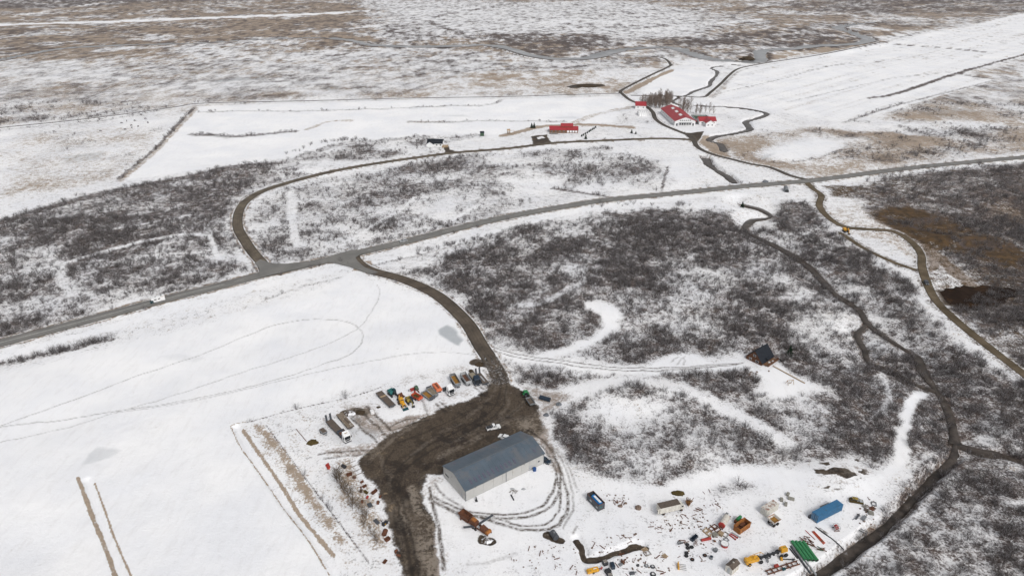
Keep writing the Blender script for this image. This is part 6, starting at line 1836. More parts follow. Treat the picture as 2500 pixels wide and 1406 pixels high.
# old box truck
_p = [(45.16,162.13),(51.79,164.09),(52.88,161.95),(46.06,159.94)]
_a = math.atan2(_p[1][1] - _p[0][1], _p[1][0] - _p[0][0])
_c = (sum(p[0] for p in _p) / 4, sum(p[1] for p in _p) / 4)
t = thing('box_truck', 'derelict white box truck with brown roof standing in the snow yard', 'truck', (_c[0] + 0.4, _c[1] + 0.3, _a))
chassis(t, -3.5, 5.2, 0.8)
b = MB().box((0, 0, 2.15), (7.0, 2.4, 2.3)).build('box_body', 'old_white', t)
MB().box((0, 0, 3.34), (7.04, 2.44, 0.1)).build('roof', 'deck_brown', b)
for k in range(6):
    MB().box((-3.0 + k * 1.2, 0, 3.42), (0.08, 2.3, 0.06)).build('roof_rib', 'deck_brown', b)
    for s in (-1, 1):
        MB().box((-3.0 + k * 1.2, s * 1.22, 2.15), (0.07, 0.06, 2.2)).build('side_rib', 'old_white', b)
MB().box((-3.9, -1.0, 2.1), (1.0, 0.1, 2.1), rz=0.5).build('rear_door', 'old_white', t)
MB().box((-3.56, 0.6, 2.1), (0.1, 1.1, 2.1)).build('rear_door', 'old_white', t)
c = MB().prism([(3.7, 0.8), (5.1, 0.8), (5.1, 1.6), (4.7, 2.5), (3.7, 2.5)], -1.05, 1.05, 'y').build('cab', 'old_white', t)
MB().prism([(5.08, 1.68), (4.72, 2.42), (4.78, 2.42), (5.14, 1.68)], -0.9, 0.9, 'y').build('windscreen', 'glass', c)
for s in (-1, 1):
    MB().box((4.35, s * 1.06, 2.0), (0.7, 0.05, 0.6)).build('side_window', 'glass', c)
wheels(t, [4.2, -2.0], 0.95, 0.48, 0.35, 'rust')

# white container with rusty roof
_p = [(78.36,161.62),(83.14,164.82),(84.33,162.85),(79.64,160.05)]
_a = math.atan2(_p[1][1] - _p[0][1], _p[1][0] - _p[0][0])
container('small_container', 'short white container with rust-streaked roof behind the rusty hopper', (sum(p[0] for p in _p) / 4, sum(p[1] for p in _p) / 4, _a), 5.7, 2.3, 2.6, 'old_white', 'rusty_white')

# orange skip
_p = [(67.52,154.19),(72,157.43),(73.4,155.85),(69.29,153.04)]
_a = math.atan2(_p[1][1] - _p[0][1], _p[1][0] - _p[0][0])
t = thing('rusty_skip', 'large rusty orange skip with open top among the scrap', 'skip', (sum(p[0] for p in _p) / 4, sum(p[1] for p in _p) / 4, _a))
b = MB().tub(-2.6, 2.6, -1.15, 1.15, 0.1, 2.2, 0.12, 0.05).build('shell', 'rust_orange', t)
MB().box((0, 0, 0.5), (4.9, 2.0, 0.4)).build('load', 'rust', b)
for k in range(6):
    for s in (-1, 1):
        MB().box((-2.2 + k * 0.88, s * 1.22, 1.15), (0.12, 0.1, 2.0)).build('rib', 'rust_orange', b)
for s in (-1, 1):
    MB().box((0, s * 1.2, 2.25), (5.3, 0.18, 0.12)).build('rim', 'rust_orange', b)
MB().box((0.6, 0.3, 0.95), (1.8, 1.2, 0.6), rz=0.3).build('scrap_block', 'rust', b)

# hopper trailer
_p = [(78.81,157.23),(81.7,158.87),(83.23,157.23),(79.87,155.15)]
_a = math.atan2(_p[1][1] - _p[0][1], _p[1][0] - _p[0][0])
t = thing('hopper', 'cream and rust open hopper on wheels in front of the white container', 'hopper', (sum(p[0] for p in _p) / 4, sum(p[1] for p in _p) / 4, _a))
MB().tub(-1.1, 1.1, -0.9, 0.9, 1.1, 2.3, 0.1, 0.45).build('bin', 'rusty_white', t)
MB().box((0, 0, 1.7), (2.3, 1.9, 0.1)).build('load', 'ochre_floor', t)
for s in (-1, 1):
    MB().box((0, s * 1.33, 2.34), (3.1, 0.12, 0.1)).build('rim', 'rust_orange', t)
    MB().box((s * 1.53, 0, 2.34), (0.12, 2.55, 0.1)).build('rim', 'old_white', t)
chassis(t, -1.8, 1.8, 0.7)
wheels(t, [-0.8, 0.8], 1.0, 0.5, 0.4, 'rust')

# pale tanker body
_s = (65.82,157.37,0.926,5.70)
t = thing('tank_body', 'pale round-backed tank body with red end lying among the scrap', 'tank', (_s[0], _s[1], _s[2]))
MB().prism([(1.05 * math.cos(a), 1.15 + 0.95 * math.sin(a)) for a in np.linspace(0, 2 * math.pi, 15)[:-1]], -2.3, 2.0, 'x').build('vessel', 'tank_pale', t)
MB().prism([(1.07 * math.cos(a), 1.15 + 0.97 * math.sin(a)) for a in np.linspace(0, 2 * math.pi, 15)[:-1]], -2.6, -2.2, 'x').build('end_cap', 'red_paint', t)
for s in (-1, 1):
    MB().bar((-3.0, s * 0.55, 0.25), (3.8, s * 0.55, 0.25), 0.18, 0.35).build('frame_rail', 'rust', t)
for x in (2.4, 3.1, 3.7):
    MB().box((x, 0, 0.3), (0.16, 1.1, 0.2)).build('cross_member', 'light_grey', t)
MB().box((3.3, 0.6, 0.8), (1.0, 0.8, 0.6)).build('toolbox', 'mid_grey', t)
_s = (70.37,158.13,0.763,2.70)
t = thing('green_drum', 'green cylinder on a rusty box between the pale tank and the orange skip', 'drum', _s)
MB().cyl((-0.9, 0, 1.4), (1.1, 0, 1.4), 0.5, n=12).build('drum', 'green_paint', t)
MB().box((-0.2, 0, 0.5), (2.4, 1.5, 1.0)).build('base_box', 'rust', t)

# small hut
_p = [(60.8,139),(62.32,137.57),(65.25,140.01)]
_a = math.atan2(_p[2][1] - _p[1][1], _p[2][0] - _p[1][0])
t = thing('site_hut', 'small cream site hut with grey gabled roof at the bottom edge', 'hut', (_p[1][0] + math.cos(_a) * 1.9 - math.sin(_a) * 1.1, _p[1][1] + math.sin(_a) * 1.9 + math.cos(_a) * 1.1, _a))
gable_walls(MB(), 3.6, 2.2, 2.3, 2.9).build('wall', 'old_white', t)
roof_pair(t, 3.6, 2.2, 2.3, 2.9, 0.14, 0.08, 'deck_brown')
for k in range(3):
    MB().box((-1.0 + k * 1.0, -1.12, 1.2), (0.06, 0.05, 2.1)).build('batten', 'tan_wood', t)
MB().box((-1.83, 0, 1.1), (0.08, 0.8, 1.9)).build('door', 'light_grey', t)
MB().box((0.15, 0, 2.98), (0.3, 0.5, 0.12)).build('roof_strip', 'old_white', t)

# yellow grader: long nose, frame with blade, rear tandem under a yellow hood
_s = (74.41,143.63,0.298,14.79)
t = thing('road_grader', 'yellow road grader with long frame parked in the snow yard', 'grader', _s)
MB().prism([(-6.8, 0.9), (-3.2, 0.9), (-3.2, 1.9), (-4.6, 2.1), (-6.6, 1.9)], -0.75, 0.75, 'y').build('engine_hood', 'yellow', t)
MB().box((-7.0, 0, 1.4), (0.7, 1.7, 1.3)).build('counterweight', 'yellow', t)
MB().box((-4.6, 0.0, 2.15), (0.6, 0.6, 0.3)).build('exhaust_box', 'yellow', t)
MB().cyl((-3.6, -0.5, 1.5), (-3.6, 0.5, 1.5), 0.45, n=12).build('drum', 'yellow', t)
m_ = MB()
for a, b in (((-5.6, 0.8, 2.1), (-2.0, 0.8, 2.6)), ((-2.0, 0.8, 2.6), (-1.6, -0.1, 2.6)), ((-5.6, 0.8, 2.1), (-5.4, 0.1, 2.0)), ((-2.0, 0.8, 2.6), (-2.1, 0.8, 1.2)), ((-4.0, 0.8, 2.3), (-3.8, 0.3, 1.8))):
    m_.bar(a, b, 0.1)
m_.build('guard_rail', 'yellow', t)
MB().bar((-3.2, 0, 1.2), (5.4, 0, 1.9), 0.45, 0.5).build('main_frame', 'black_steel', t)
MB().bar((-0.6, -1.5, 0.5), (1.2, 1.5, 0.5), 0.14, 0.6).build('blade', 'black_steel', t)
MB().ring((0.4, 0, 0.95), 0.7, 0.12).build('turntable', 'black_steel', t)
for k in range(5):
    MB().box((-2.2 + k * 1.4, 0, 1.15 + 0.1 * k), (0.5, 0.9, 0.7)).build('hydraulics', 'black_steel', t)
c = MB().box((5.4, 0.1, 2.15), (2.2, 1.5, 1.2), top=(0.92, 0.9)).build('cab', 'yellow', t)
MB().box((5.6, 0.1, 2.78), (0.9, 0.4, 0.06)).build('roof_hatch', 'dull_yellow', c)
MB().box((6.52, 0.1, 2.2), (0.06, 0.9, 0.5)).build('rear_window', 'glass', c)
wheels(t, [-2.6], 1.0, 0.6, 0.4, 'black_steel')
wheels(t, [4.2, 5.8], 1.0, 0.65, 0.45, 'black_steel')
wheel(t, -6.4, 0.9, 0.55, 0.35, 'yellow')
wheel(t, -6.4, -0.9, 0.55, 0.35, 'yellow')

# green pipes in a flat pile: each one a pipe
PA = [(84.57,148.58),(85.24,145.2)]
_a = math.atan2(PA[1][1] - PA[0][1], PA[1][0] - PA[0][0])
_cn, _sn = math.cos(_a), math.sin(_a)
pipe_lab = ['nearest the yellow grader cab', 'second from the grader cab', 'third from the grader cab', 'farthest from the grader cab']
for row_ in range(2):
    for k in range(4):
        dx = (row_ - 0.5) * 3.6 + (k - 1.5) * 0.28
        dy = (k - 1.5) * 1.05
        ox, oy = [(86.37,146.26)][0]
        x, y = ox + _cn * dx - _sn * dy, oy + _sn * dx + _cn * dy
        t = thing('green_pipe', 'green pipe in the %s end of the pile, %s' % (('upper', 'lower')[row_], pipe_lab[3 - k]), 'pipe', (x, y, _a), 'green pipes in a pile')
        m_ = MB()
        m_.cyl((-1.75, 0, 0.5), (1.75, 0, 0.5), 0.5, n=16)
        m_.build('barrel', 'green_pipe', t, smooth=False)
        MB().cyl((1.45, 0, 0.5), (1.78, 0, 0.5), 0.55, n=16).build('collar', 'green_pipe', t)
        MB().cyl((1.70, 0, 0.5), (1.80, 0, 0.5), 0.40, n=14).build('bore', 'black_steel', t)

# rusty crusher with conveyors
_s = (-11.25,155.91,-0.721,12.11)
t = thing('rock_crusher', 'rusty brown crushing machine with conveyors below the grey workshop', 'crusher', _s)
L = _s[3] / 2
MB().tub(-L, -L + 3.6, -1.0, 1.0, 1.4, 2.6, 0.1, 0.3).build('feed_hopper', 'rust', t)
MB().box((-L + 1.8, 0, 0.7), (3.2, 1.6, 0.9)).build('engine_box', 'rust', t)
MB().box((-0.6, 0, 1.6), (2.6, 1.7, 1.6)).build('crusher_box', 'rust', t)
MB().box((-0.6, 0, 2.6), (1.6, 1.2, 0.5)).build('top_housing', 'rust_orange', t)
for s in (-1, 1):
    MB().bar((-L, s * 0.8, 0.95), (L, s * 0.8, 1.1), 0.2, 0.4).build('frame_rail', 'rust', t)
MB().box((L - 2.0, 0, 1.5), (3.0, 1.6, 1.2), ry=0.18).build('screen_box', 'rust', t)
MB().cyl((L - 0.6, -0.9, 1.6), (L - 0.6, 0.9, 1.6), 0.6, n=12).build('drive_drum', 'rust_orange', t)
MB().bar((0.8, 0.6, 1.2), (2.6, 5.2, 2.8), 0.7, 0.2).build('conveyor', 'dark_grey', t)
MB().bar((0.2, -0.8, 1.0), (-1.6, -3.6, 1.5), 0.7, 0.2).build('conveyor', 'dark_grey', t)
wheels(t, [-0.2, 1.0], 1.1, 0.5, 0.35, 'rust')
MB().box((-L + 0.6, -1.0, 0.4), (0.3, 0.3, 0.8)).build('leg', 'rust', t)
_q = (-7.52,150.32)
solo('soil_heap', MB().lump((0, 0, -0.2), (1.7, 1.3, 0.7), 5), 'soil_snow', 'dirty heap of spoil below the rusty crusher', 'heap', _q)

# grey tank by the end of the wheel ruts
_s = (12.78,151.76,-1.110,2.51)
t = thing('round_tank', 'dark grey rounded tank where the wheel ruts turn', 'tank', _s)
MB().prism([(0.95 * math.cos(a), 1.0 + 1.0 * math.sin(a)) for a in np.linspace(0, 2 * math.pi, 13)[:-1]], -1.3, 1.3, 'x').build('vessel', 'dark_grey', t)
for x in (-0.8, 0.8):
    MB().box((x, 0, 0.25), (0.3, 1.7, 0.5)).build('cradle', 'black_steel', t)
MB().cyl((0, 0, 1.95), (0, 0, 2.2), 0.3, n=10).build('manhole', 'mid_grey', t)

# boulders
for (px, d, m_, lb) in (((40.20,163.75), (1.15, 0.95, 1.0), 'boulder', 'large brown boulder between the grey open container and the box truck'),
                        ((34.58,164.65), (0.85, 0.6, 0.55), 'boulder', 'low brown boulder right of the grey open container'),
                        ((36.47,165.91), (0.5, 0.45, 0.45), 'boulder', 'smallest brown boulder behind the low one'),
                        ((18.23,218.65), (1.1, 0.9, 1.0), 'boulder_grey', 'blue-grey boulder right of the black pipe'),
                        ((12.97,211.87), (1.0, 0.9, 0.9), 'boulder_grey', 'blue-grey boulder at the corner of the muddy yard'),
                        ((191.84,499.50), (2.2, 1.5, 1.4), 'boulder_grey', 'grey boulder beside the asphalt road'),
                        ((0.14,172.41), (0.8, 0.5, 0.25), 'light_grey', 'flat pale stone left in the snow below the workshop'),
                        ((3.78,172.41), (0.8, 0.55, 0.3), 'light_grey', 'flat pale stone right in the snow below the workshop')):
    solo('boulder', MB().lump((0, 0, -0.15), d, int(px[0] * 7) & 255), m_, lb, 'boulder', px)
for i, px in enumerate(((100.33,241.35), (102.17,240.12), (99.33,239.81), (103.01,241.66), (108.21,242.28))):
    solo('stone', MB().lump((0, 0, -0.1), (0.45, 0.4, 0.4), 40 + i), 'boulder', 'dark stone in the snow in front of the cabin', 'stone', px, 'stones in front of the cabin')

# concrete blocks
for px, rz, lb in (((89.93,169.58), 0.9, 'concrete block at the top of the four'), ((90.26,167.55), -0.4, 'largest concrete block, nearest the blue container'), ((87.03,167.18), 1.3, 'concrete block beside the white container'), ((87.69,165.18), 1.2, 'lowest concrete block of the four')):
    m_ = MB().box((0, 0, 0.4), (2.0 if 'largest' in lb else 1.4, 0.9, 0.8), top=(0.96, 0.93)).box((0, 0, 0.85), (0.5, 0.3, 0.12))
    solo('concrete_block', m_, 'concrete', 'grey ' + lb, 'block', (*px, rz), 'concrete blocks')

# tyres
_ty = None
for i, (px, st, lb) in enumerate((((52.37,148.74), 1, 'upper of the three tyres beside the red frame'), ((52.25,147.49), 1, 'lower of the three tyres beside the red frame'), ((53.49,147.80), 1, 'right-hand one of the three tyres'),
                                  ((51.47,145.65), 1, 'upper tyre of the leaning pair'), ((51.15,144.59), 1, 'lower tyre of the leaning pair'), ((52.59,143.24), 1, 'tyre on the bent axle'),
                                  ((56.65,144.74), 0, 'single flat tyre with rusty rim'))):
    t = thing('tyre', 'black %s in the scrap yard' % lb if 'tyre' in lb else lb, 'tyre', (*px, 0.4 * i), 'old tyres')
    MB().ring((0, 0, 0.24), 0.42, 0.22).build('casing', 'tyre', t, smooth=True)
    MB().cyl((0, 0, 0.12), (0, 0, 0.34), 0.3, n=12).build('hub', 'rust' if i in (5, 6) else 'black_steel', t)
# cable reels
for _s, m1, lb in (((63.43,148.51,0.563,0.88), 'rusty_white', 'white and red cable reel lying near the scrap frames'), ((99.40,154.85,0.000,0.63), 'red_paint', 'red wire reel standing near the blue container')):
    t = thing('cable_reel', lb, 'reel', _s)
    if 'lying' in lb:
        MB().cyl((0, 0, 0.0), (0, 0, 0.9), 1.05, n=18).build('drum', 'red_paint', t)
        MB().cyl((0, 0, 0.9), (0, 0, 1.0), 1.15, n=18).build('flange', 'white_paint', t)
        MB().ring((0, 0, 0.95), 1.15, 0.1, n=18).build('rim', 'mid_grey', t)
    else:
        for y in (-0.6, 0.6):
            f = MB().ring((0, y, 1.1), 1.0, 0.06, 'y', 16).build('flange', 'light_grey', t)
            sp = MB()
            for k in range(3):
                a = k * math.pi / 3
                sp.bar((-math.cos(a), y, 1.1 - math.sin(a)), (math.cos(a), y, 1.1 + math.sin(a)), 0.06)
            sp.build('spoke', 'light_grey', f)
        MB().cyl((0, -0.6, 1.1), (0, 0.6, 1.1), 0.55, n=12).build('drum', 'red_paint', t)
        for y in (-0.7, 0.7):
            MB().bar((-0.9, y, 0.1), (0.9, y, 0.1), 0.14).bar((-0.7, y, 0.1), (0, y, 1.1), 0.1).bar((0.7, y, 0.1), (0, y, 1.1), 0.1).build('stand', 'rust', t)

# yellow tank and fork at the bottom edge
_s = (23.09,138.86,0.305,3.81)
t = thing('fuel_bowser', 'bright yellow tank trailer at the bottom edge', 'tank', _s)
MB().prism([(-1.7, 0.35), (1.7, 0.35), (1.85, 0.8), (1.5, 1.2), (-1.5, 1.2), (-1.85, 0.8)], -0.6, 0.6, 'y').build('tank', 'yellow', t)
MB().box((0.6, 0, 1.23), (1.0, 0.25, 0.05)).build('label_plate', 'white_paint', t)
wheels(t, [0], 0.7, 0.3, 0.18)
MB().bar((1.8, 0.15, 0.5), (3.2, 0.1, 0.6), 0.2).bar((2.4, -0.4, 0.6), (3.0, 0.5, 0.7), 0.25).build('drawbar', 'red_paint', t)
_s = (47.98,140.74,-1.698,2.65)
t = thing('bale_fork', 'yellow fork attachment with long steel tines', 'fork', _s)
MB().box((0, 0, 0.6), (2.2, 0.5, 1.0), top=(0.95, 0.5)).build('frame', 'yellow', t)
for k in range(4):
    MB().bar((-0.9 + k * 0.6, 0.1, 0.25), (-0.7 + k * 0.62, 2.2, 0.3), 0.09).build('tine', 'mid_grey', t)
# dark boxes / crates
for px, rz, d, m_, lb in (((26.93,141.61), 0.4, (1.3, 1.2, 1.3), 'black_steel', 'dark crate nearest the trench'), ((28.93,140.59), 0.2, (1.1, 1.7, 1.3), 'navy', 'dark blue crate right of the others'),
                          ((27.40,138.71), 0.5, (1.6, 1.3, 1.0), 'black_steel', 'black crate beside the yellow tank'), ((27.78,137.15), 0.1, (1.3, 1.0, 1.1), 'dark_grey', 'grey crate at the very bottom edge')):
    t = thing('crate', lb, 'crate', (*px, rz), 'dark crates beside the yellow tank')
    MB().box((0, 0, d[2] / 2), d).build('box', m_, t)
    MB().box((0, 0, d[2] + 0.04), (d[0] * 0.85, d[1] * 0.85, 0.08)).build('lid', 'grey_wood' if 'edge' in lb or 'trench' in lb else m_, t)


def pallet(at, label, m_='tan_wood', L=1.9, Wd=1.4, layers=1):
    t = thing('pallet', label, 'pallet', at, 'pallets and frames in the scrap yard')
    for q in range(layers):
        z = 0.2 + q * 0.35
        for k in range(5):
            MB().box((-L / 2 + (k + 0.5) * L / 5, 0, z), (L / 5 * 0.7, Wd, 0.06)).build('slat', m_, t)
        for s in (-1, 0, 1):
            MB().box((0, s * (Wd / 2 - 0.08), z - 0.1), (L, 0.12, 0.14)).build('bearer', m_, t)
    return t


def frame(at, label, m_='tan_wood', L=1.8, Wd=1.4, h=0.35, t_=0.14):
    t = thing('scrap_frame', label, 'frame', at, 'pallets and frames in the scrap yard')  # plain open frame of four rails, no formwork
    for s in (-1, 1):
        MB().box((0, s * Wd / 2, h / 2), (L + t_, t_, h)).build('rail', m_, t)
        MB().box((s * L / 2, 0, h / 2), (t_, Wd - t_, h)).build('rail', m_, t)
    return t


pallet((*(39.38,147.03), 0.5), 'brown pallet at the right end of the trench')
frame((*(39.84,145.50), 0.4), 'pale rectangular frame below the brown pallet by the trench', 'grey_wood')
pallet((*(44.85,144.59), 0.6), 'square tan pallet lying alone in the snow', L=1.4)
frame((*(59.39,154.03), 0.7), 'tan frame at the left of the frame row', h=0.5)
frame((*(60.02,153.05), 0.6), 'tan frame just below the row of frames', h=0.5)
pallet((*(61.63,152.56), 0.5), 'pale grey pallet stack between the frames and the skip', 'concrete', layers=2)
pallet((*(63.42,152.72), 0.9), 'ochre wooden pallet stack left of the rusty skip', 'tan_wood', layers=3, L=1.5)
frame((*(64.87,152.56), 0.8), 'pale open frame left of the rusty skip', 'grey_wood', h=0.4)
frame((*(64.58,150.63), 0.4), 'small grey frame above the lying cable reel', 'mid_grey', L=1.2, Wd=1.1)
frame((*(62.38,155.84), 0.75), 'rust-red frame, upper one of the row left of the pale tank', 'rust', L=1.6, Wd=1.2)
frame((*(61.28,155.01), 0.75), 'rust-red frame, middle one of the row left of the pale tank', 'rust', L=1.6, Wd=1.2)
frame((*(63.03,154.52), 0.6), 'brown frame below the red end of the pale tank', 'rust', L=2.0, Wd=1.0)
frame((*(116.17,165.54), 1.2), 'grey square frame at the right edge of the clearing', 'mid_grey', L=1.6, Wd=1.3)
pallet((*(112.83,164.47), 0.4), 'weathered grey pallet below the car wreck', 'grey_wood')
pallet((*(114.71,163.58), 0.5), 'dark reddish pallet right of the car wreck', 'rust')
pallet((*(112.56,162.87), -0.5), 'brown pallet below the car wreck', 'deck_brown', L=1.5)
pallet((*(113.25,161.46), -0.3), 'pale green-grey pallet at the edge of the scrub', 'concrete', L=1.6, layers=2)
t = solo('trough', MB().box((0, 0, 0.3), (2.4, 0.9, 0.6), top=(0.9, 0.85)).box((0, 0, 0.62), (1.9, 0.5, 0.1)), 'mid_grey', 'dark grey flat tank lid near the right edge of the clearing', 'tank', (110.10,159.39,0.745,3.03))
# car wreck
_s = (110.88,166.54,-0.270,3.41)
t = thing('car_wreck', 'dark wrecked car shell with pale panels right of the blue container', 'car', _s)
MB().prism([(-2.1, 0.15), (2.1, 0.15), (2.0, 0.7), (0.9, 0.8), (-2.0, 0.8)], -0.85, 0.85, 'y').build('body', 'olive_soil', t)
for a, b in (((-1.8, 0.7, 0.8), (-1.3, 0.65, 1.35)), ((-1.8, -0.7, 0.8), (-1.3, -0.65, 1.35)), ((0.9, 0.7, 0.8), (0.3, 0.65, 1.35)), ((0.9, -0.7, 0.8), (0.3, -0.65, 1.35)), ((-1.3, 0.65, 1.35), (0.3, 0.65, 1.35)), ((-1.3, -0.65, 1.35), (0.3, -0.65, 1.35))):
    MB().bar(a, b, 0.12).build('pillar', 'dark_grey', t)
MB().box((-0.5, 0, 1.37), (1.6, 1.2, 0.06)).build('roof', 'dull_yellow', t)
MB().box((1.35, 0, 0.83), (0.9, 1.3, 0.06)).build('bonnet', 'light_grey', t)
MB().box((0.4, 0, 0.9), (0.7, 1.2, 0.06)).build('panel', 'light_grey', t)
# boards behind the blue container
t = thing('board_stack', 'stack of weathered boards behind the blue container', 'boards', (99.78,164.56,0.330,3.86))
for k in range(5):
    MB().box((0.1 * k, -0.4 + 0.22 * k, 0.15 + 0.05 * (k % 2)), (3.6, 0.2, 0.1), rz=0.04 * (k - 2)).build('board', 'grey_wood', t)
t = thing('tool_chest', 'dark toolbox standing at the left end of the blue container', 'box', (93.25,159.73,0.417,0.85))
MB().box((0, 0, 0.5), (0.9, 0.6, 1.0)).build('box', 'black_steel', t)
MB().box((0, 0, 1.05), (0.95, 0.65, 0.1)).build('lid', 'dark_grey', t)


# long things: beams, pipes, poles
def beam(name, label, seg_pts, w_, h_, m_, cat, z=0.0, group=None):
    a, b = seg_pts
    cx_, cy_ = (a[0] + b[0]) / 2, (a[1] + b[1]) / 2
    L = math.dist(a, b)
    m = MB()
    m.box((0, 0, h_ * 0.1), (L, w_, h_ * 0.2)).box((0, 0, h_ * 0.5), (L, w_ * 0.35, h_ * 0.7)).box((0, 0, h_ * 0.9), (L, w_, h_ * 0.2))
    return solo(name, m, m_, label, cat, (cx_, cy_, math.atan2(b[1] - a[1], b[0] - a[0])), group, z)


beam('steel_beam', 'long dark steel beam beside the green pipes', [(83.11,148.27),(85.08,138.28)], 0.4, 0.5, 'dark_grey', 'beam')
beam('steel_beam', 'long pale grey beam reaching the ditch beside the green pipes', [(84.13,148.74),(86.49,137.71)], 0.4, 0.5, 'light_grey', 'beam')
beam('steel_beam', 'short black beam from the grader cab to the pipes', [(82.46,147.49),(83.47,143.69)], 0.3, 0.3, 'black_steel', 'beam')
beam('orange_beam', 'orange-red beam, upper one right of the green pipes', [(91.84,154.03),(93.32,149.05)], 0.3, 0.3, 'orange_red', 'beam')
beam('orange_beam', 'orange-red beam, lower one right of the green pipes', [(92.28,154.19),(93.82,149.37)], 0.25, 0.3, 'orange_red', 'beam')
beam('red_bar', 'thin red bar left of the orange beams', [(89.9,154.52),(91.44,150.79)], 0.15, 0.2, 'red_paint', 'bar')
beam('red_bar', 'thin dark red bar crossing the scrap pile above the pipes', [(88.53,152.24),(90.27,151.59)], 0.15, 0.2, 'rust', 'bar')
p = [(93.57,155.84),(94.96,153.37),(96.58,151.27),(97.91,148.58),(98.39,146.88)]
m_ = MB().tube([(x - p[0][0], y - p[0][1], 0.15) for x, y in p], 0.16)
solo('black_hose', m_, 'black_steel', 'long black hose running from the blue container to the ditch', 'hose', p[0])
t = thing('scrap_pile', 'tangled pile of rusty bars beside the green pipes', 'scrap', (90.01,148.74))
rr = random.Random(4)
for k in range(26):
    a = rr.gauss(-0.75, 0.5)
    x, y = rr.uniform(-3.2, 3.2), rr.uniform(-1.2, 1.2)
    x, y = x * math.cos(-0.8) - y * math.sin(-0.8), x * math.sin(-0.8) + y * math.cos(-0.8)
    L = rr.uniform(0.8, 2.2)
    MB().bar((x - math.cos(a) * L / 2, y - math.sin(a) * L / 2, rr.uniform(0.1, 0.7)), (x + math.cos(a) * L / 2, y + math.sin(a) * L / 2, rr.uniform(0.1, 0.7)), rr.uniform(0.08, 0.2)).build('bar', rr.choice(('rust', 'rust', 'brown_floor', 'dull_green')), t)
# rusty ladder frame at the bottom
p = [(72.45,138.28),(83.22,142.05)]
t = thing('truck_chassis', 'rusty bare lorry chassis lying at the bottom edge right of the hut', 'chassis', ((p[0][0] + p[1][0]) / 2, (p[0][1] + p[1][1]) / 2, math.atan2(p[1][1] - p[0][1], p[1][0] - p[0][0])))
for s in (-1, 1):
    MB().bar((-5.6, s * 0.6, 0.4), (5.6, s * 0.6, 0.4), 0.16, 0.4).build('rail', 'rust', t)
for k in range(7):
    MB().box((-5.2 + k * 1.7, 0, 0.4), (0.2, 1.2, 0.25)).build('cross_member', 'rust', t)
MB().box((-1.6, 0.9, 0.7), (1.2, 0.7, 0.8)).build('spring_box', 'red_paint', t)
MB().box((-0.2, -0.7, 0.6), (0.9, 0.6, 0.6)).build('fuel_tank', 'teal_dark', t)
for x in (-3.6, 2.0):
    MB().cyl((x, -1.1, 0.4), (x, 1.1, 0.4), 0.13, n=8).build('axle', 'rust', t)
t = thing('attachment', 'small yellow and black arm attachment above the bare chassis', 'attachment', (80.53,143.17,-0.040,3.77))
MB().box((-2.0, 0, 0.4), (0.6, 0.8, 0.7)).build('bracket', 'yellow', t)
MB().bar((-1.7, 0, 0.3), (2.0, 0, 0.35), 0.2, 0.25).bar((1.2, -0.6, 0.3), (1.9, 0.6, 0.4), 0.2).build('arm', 'black_steel', t)
# tubes beside the skip
for i, (q, m_, lb) in enumerate((([(67.02,153.53),(69.14,151.43)], 'light_grey', 'pale tube nearest the rusty skip'), ([(66.5,153.05),(68.23,151.27)], 'red_paint', 'red tube in the bundle below the rusty skip'), ([(65.91,152.72),(67.42,150.63)], 'red_paint', 'outer red tube left of the bundle below the skip'))):
    a, b = q
    L = math.dist(a, b)
    m = MB().cyl((-L / 2, 0, 0.22), (L / 2, 0, 0.22), 0.2, n=8).cyl((L / 2 - 0.3, 0, 0.22), (L / 2, 0, 0.22), 0.27, n=8)
    solo('steel_tube', m, m_, lb, 'tube', ((a[0] + b[0]) / 2, (a[1] + b[1]) / 2, math.atan2(b[1] - a[1], b[0] - a[0])), 'tubes below the rusty skip')
t = thing('engine_block', 'greasy engine block below the lying cable reel', 'engine', (*(60.13,146.42), 0.5))
MB().box((0, 0, 0.6), (1.2, 0.9, 0.8)).build('block', 'mid_grey', t)
MB().cyl((-0.2, -0.6, 0.5), (-0.2, 0.6, 0.5), 0.35, n=10).build('flywheel', 'dark_grey', t)
t = thing('oil_drum', 'grey steel drum right of the single flat tyre', 'drum', (58.20,143.69))
MB().cyl((0, 0, 0), (0, 0, 0.95), 0.5, n=14).build('drum', 'mid_grey', t)
MB().cyl((0, 0, 0.95), (0, 0, 0.98), 0.4, n=14).build('lid', 'navy', t)
t = thing('oil_drum', 'blue plastic barrel against the wall of the grey workshop', 'drum', (7.69,181.29))
MB().cyl((0, 0, 0.05), (0, 0, 1.25), 0.6, n=14).build('drum', 'blue_barrel', t)
MB().cyl((0, 0, 1.25), (0, 0, 1.3), 0.5, n=14).build('lid', 'blue_barrel', t)
t = thing('hose_reel', 'black hose reel on a stand in the snow below the workshop', 'reel', (*(-11.51,167.00), 0.3))
MB().cyl((-0.1, 0, 1.0), (0.1, 0, 1.0), 0.6, n=14).build('drum', 'black_steel', t)
MB().bar((0, -0.4, 0), (0, 0, 1.0), 0.12).bar((0, 0.4, 0), (0, 0, 1.0), 0.12).box((0, 0, 0.06), (0.8, 1.0, 0.12)).build('stand', 'black_steel', t)
solo('iron_bar', MB().box((0, 0, 0.15), (2.6, 0.35, 0.3)).box((0, 0, 0.33), (2.6, 0.12, 0.08)), 'black_steel', 'black iron bar lying in the snow below the workshop', 'bar', (0.13,168.38,-1.204,2.97))
t = thing('timber_scrap', 'heap of pale broken timber in the snow below the workshop', 'timber', (0.67,171.08))
rr = random.Random(9)
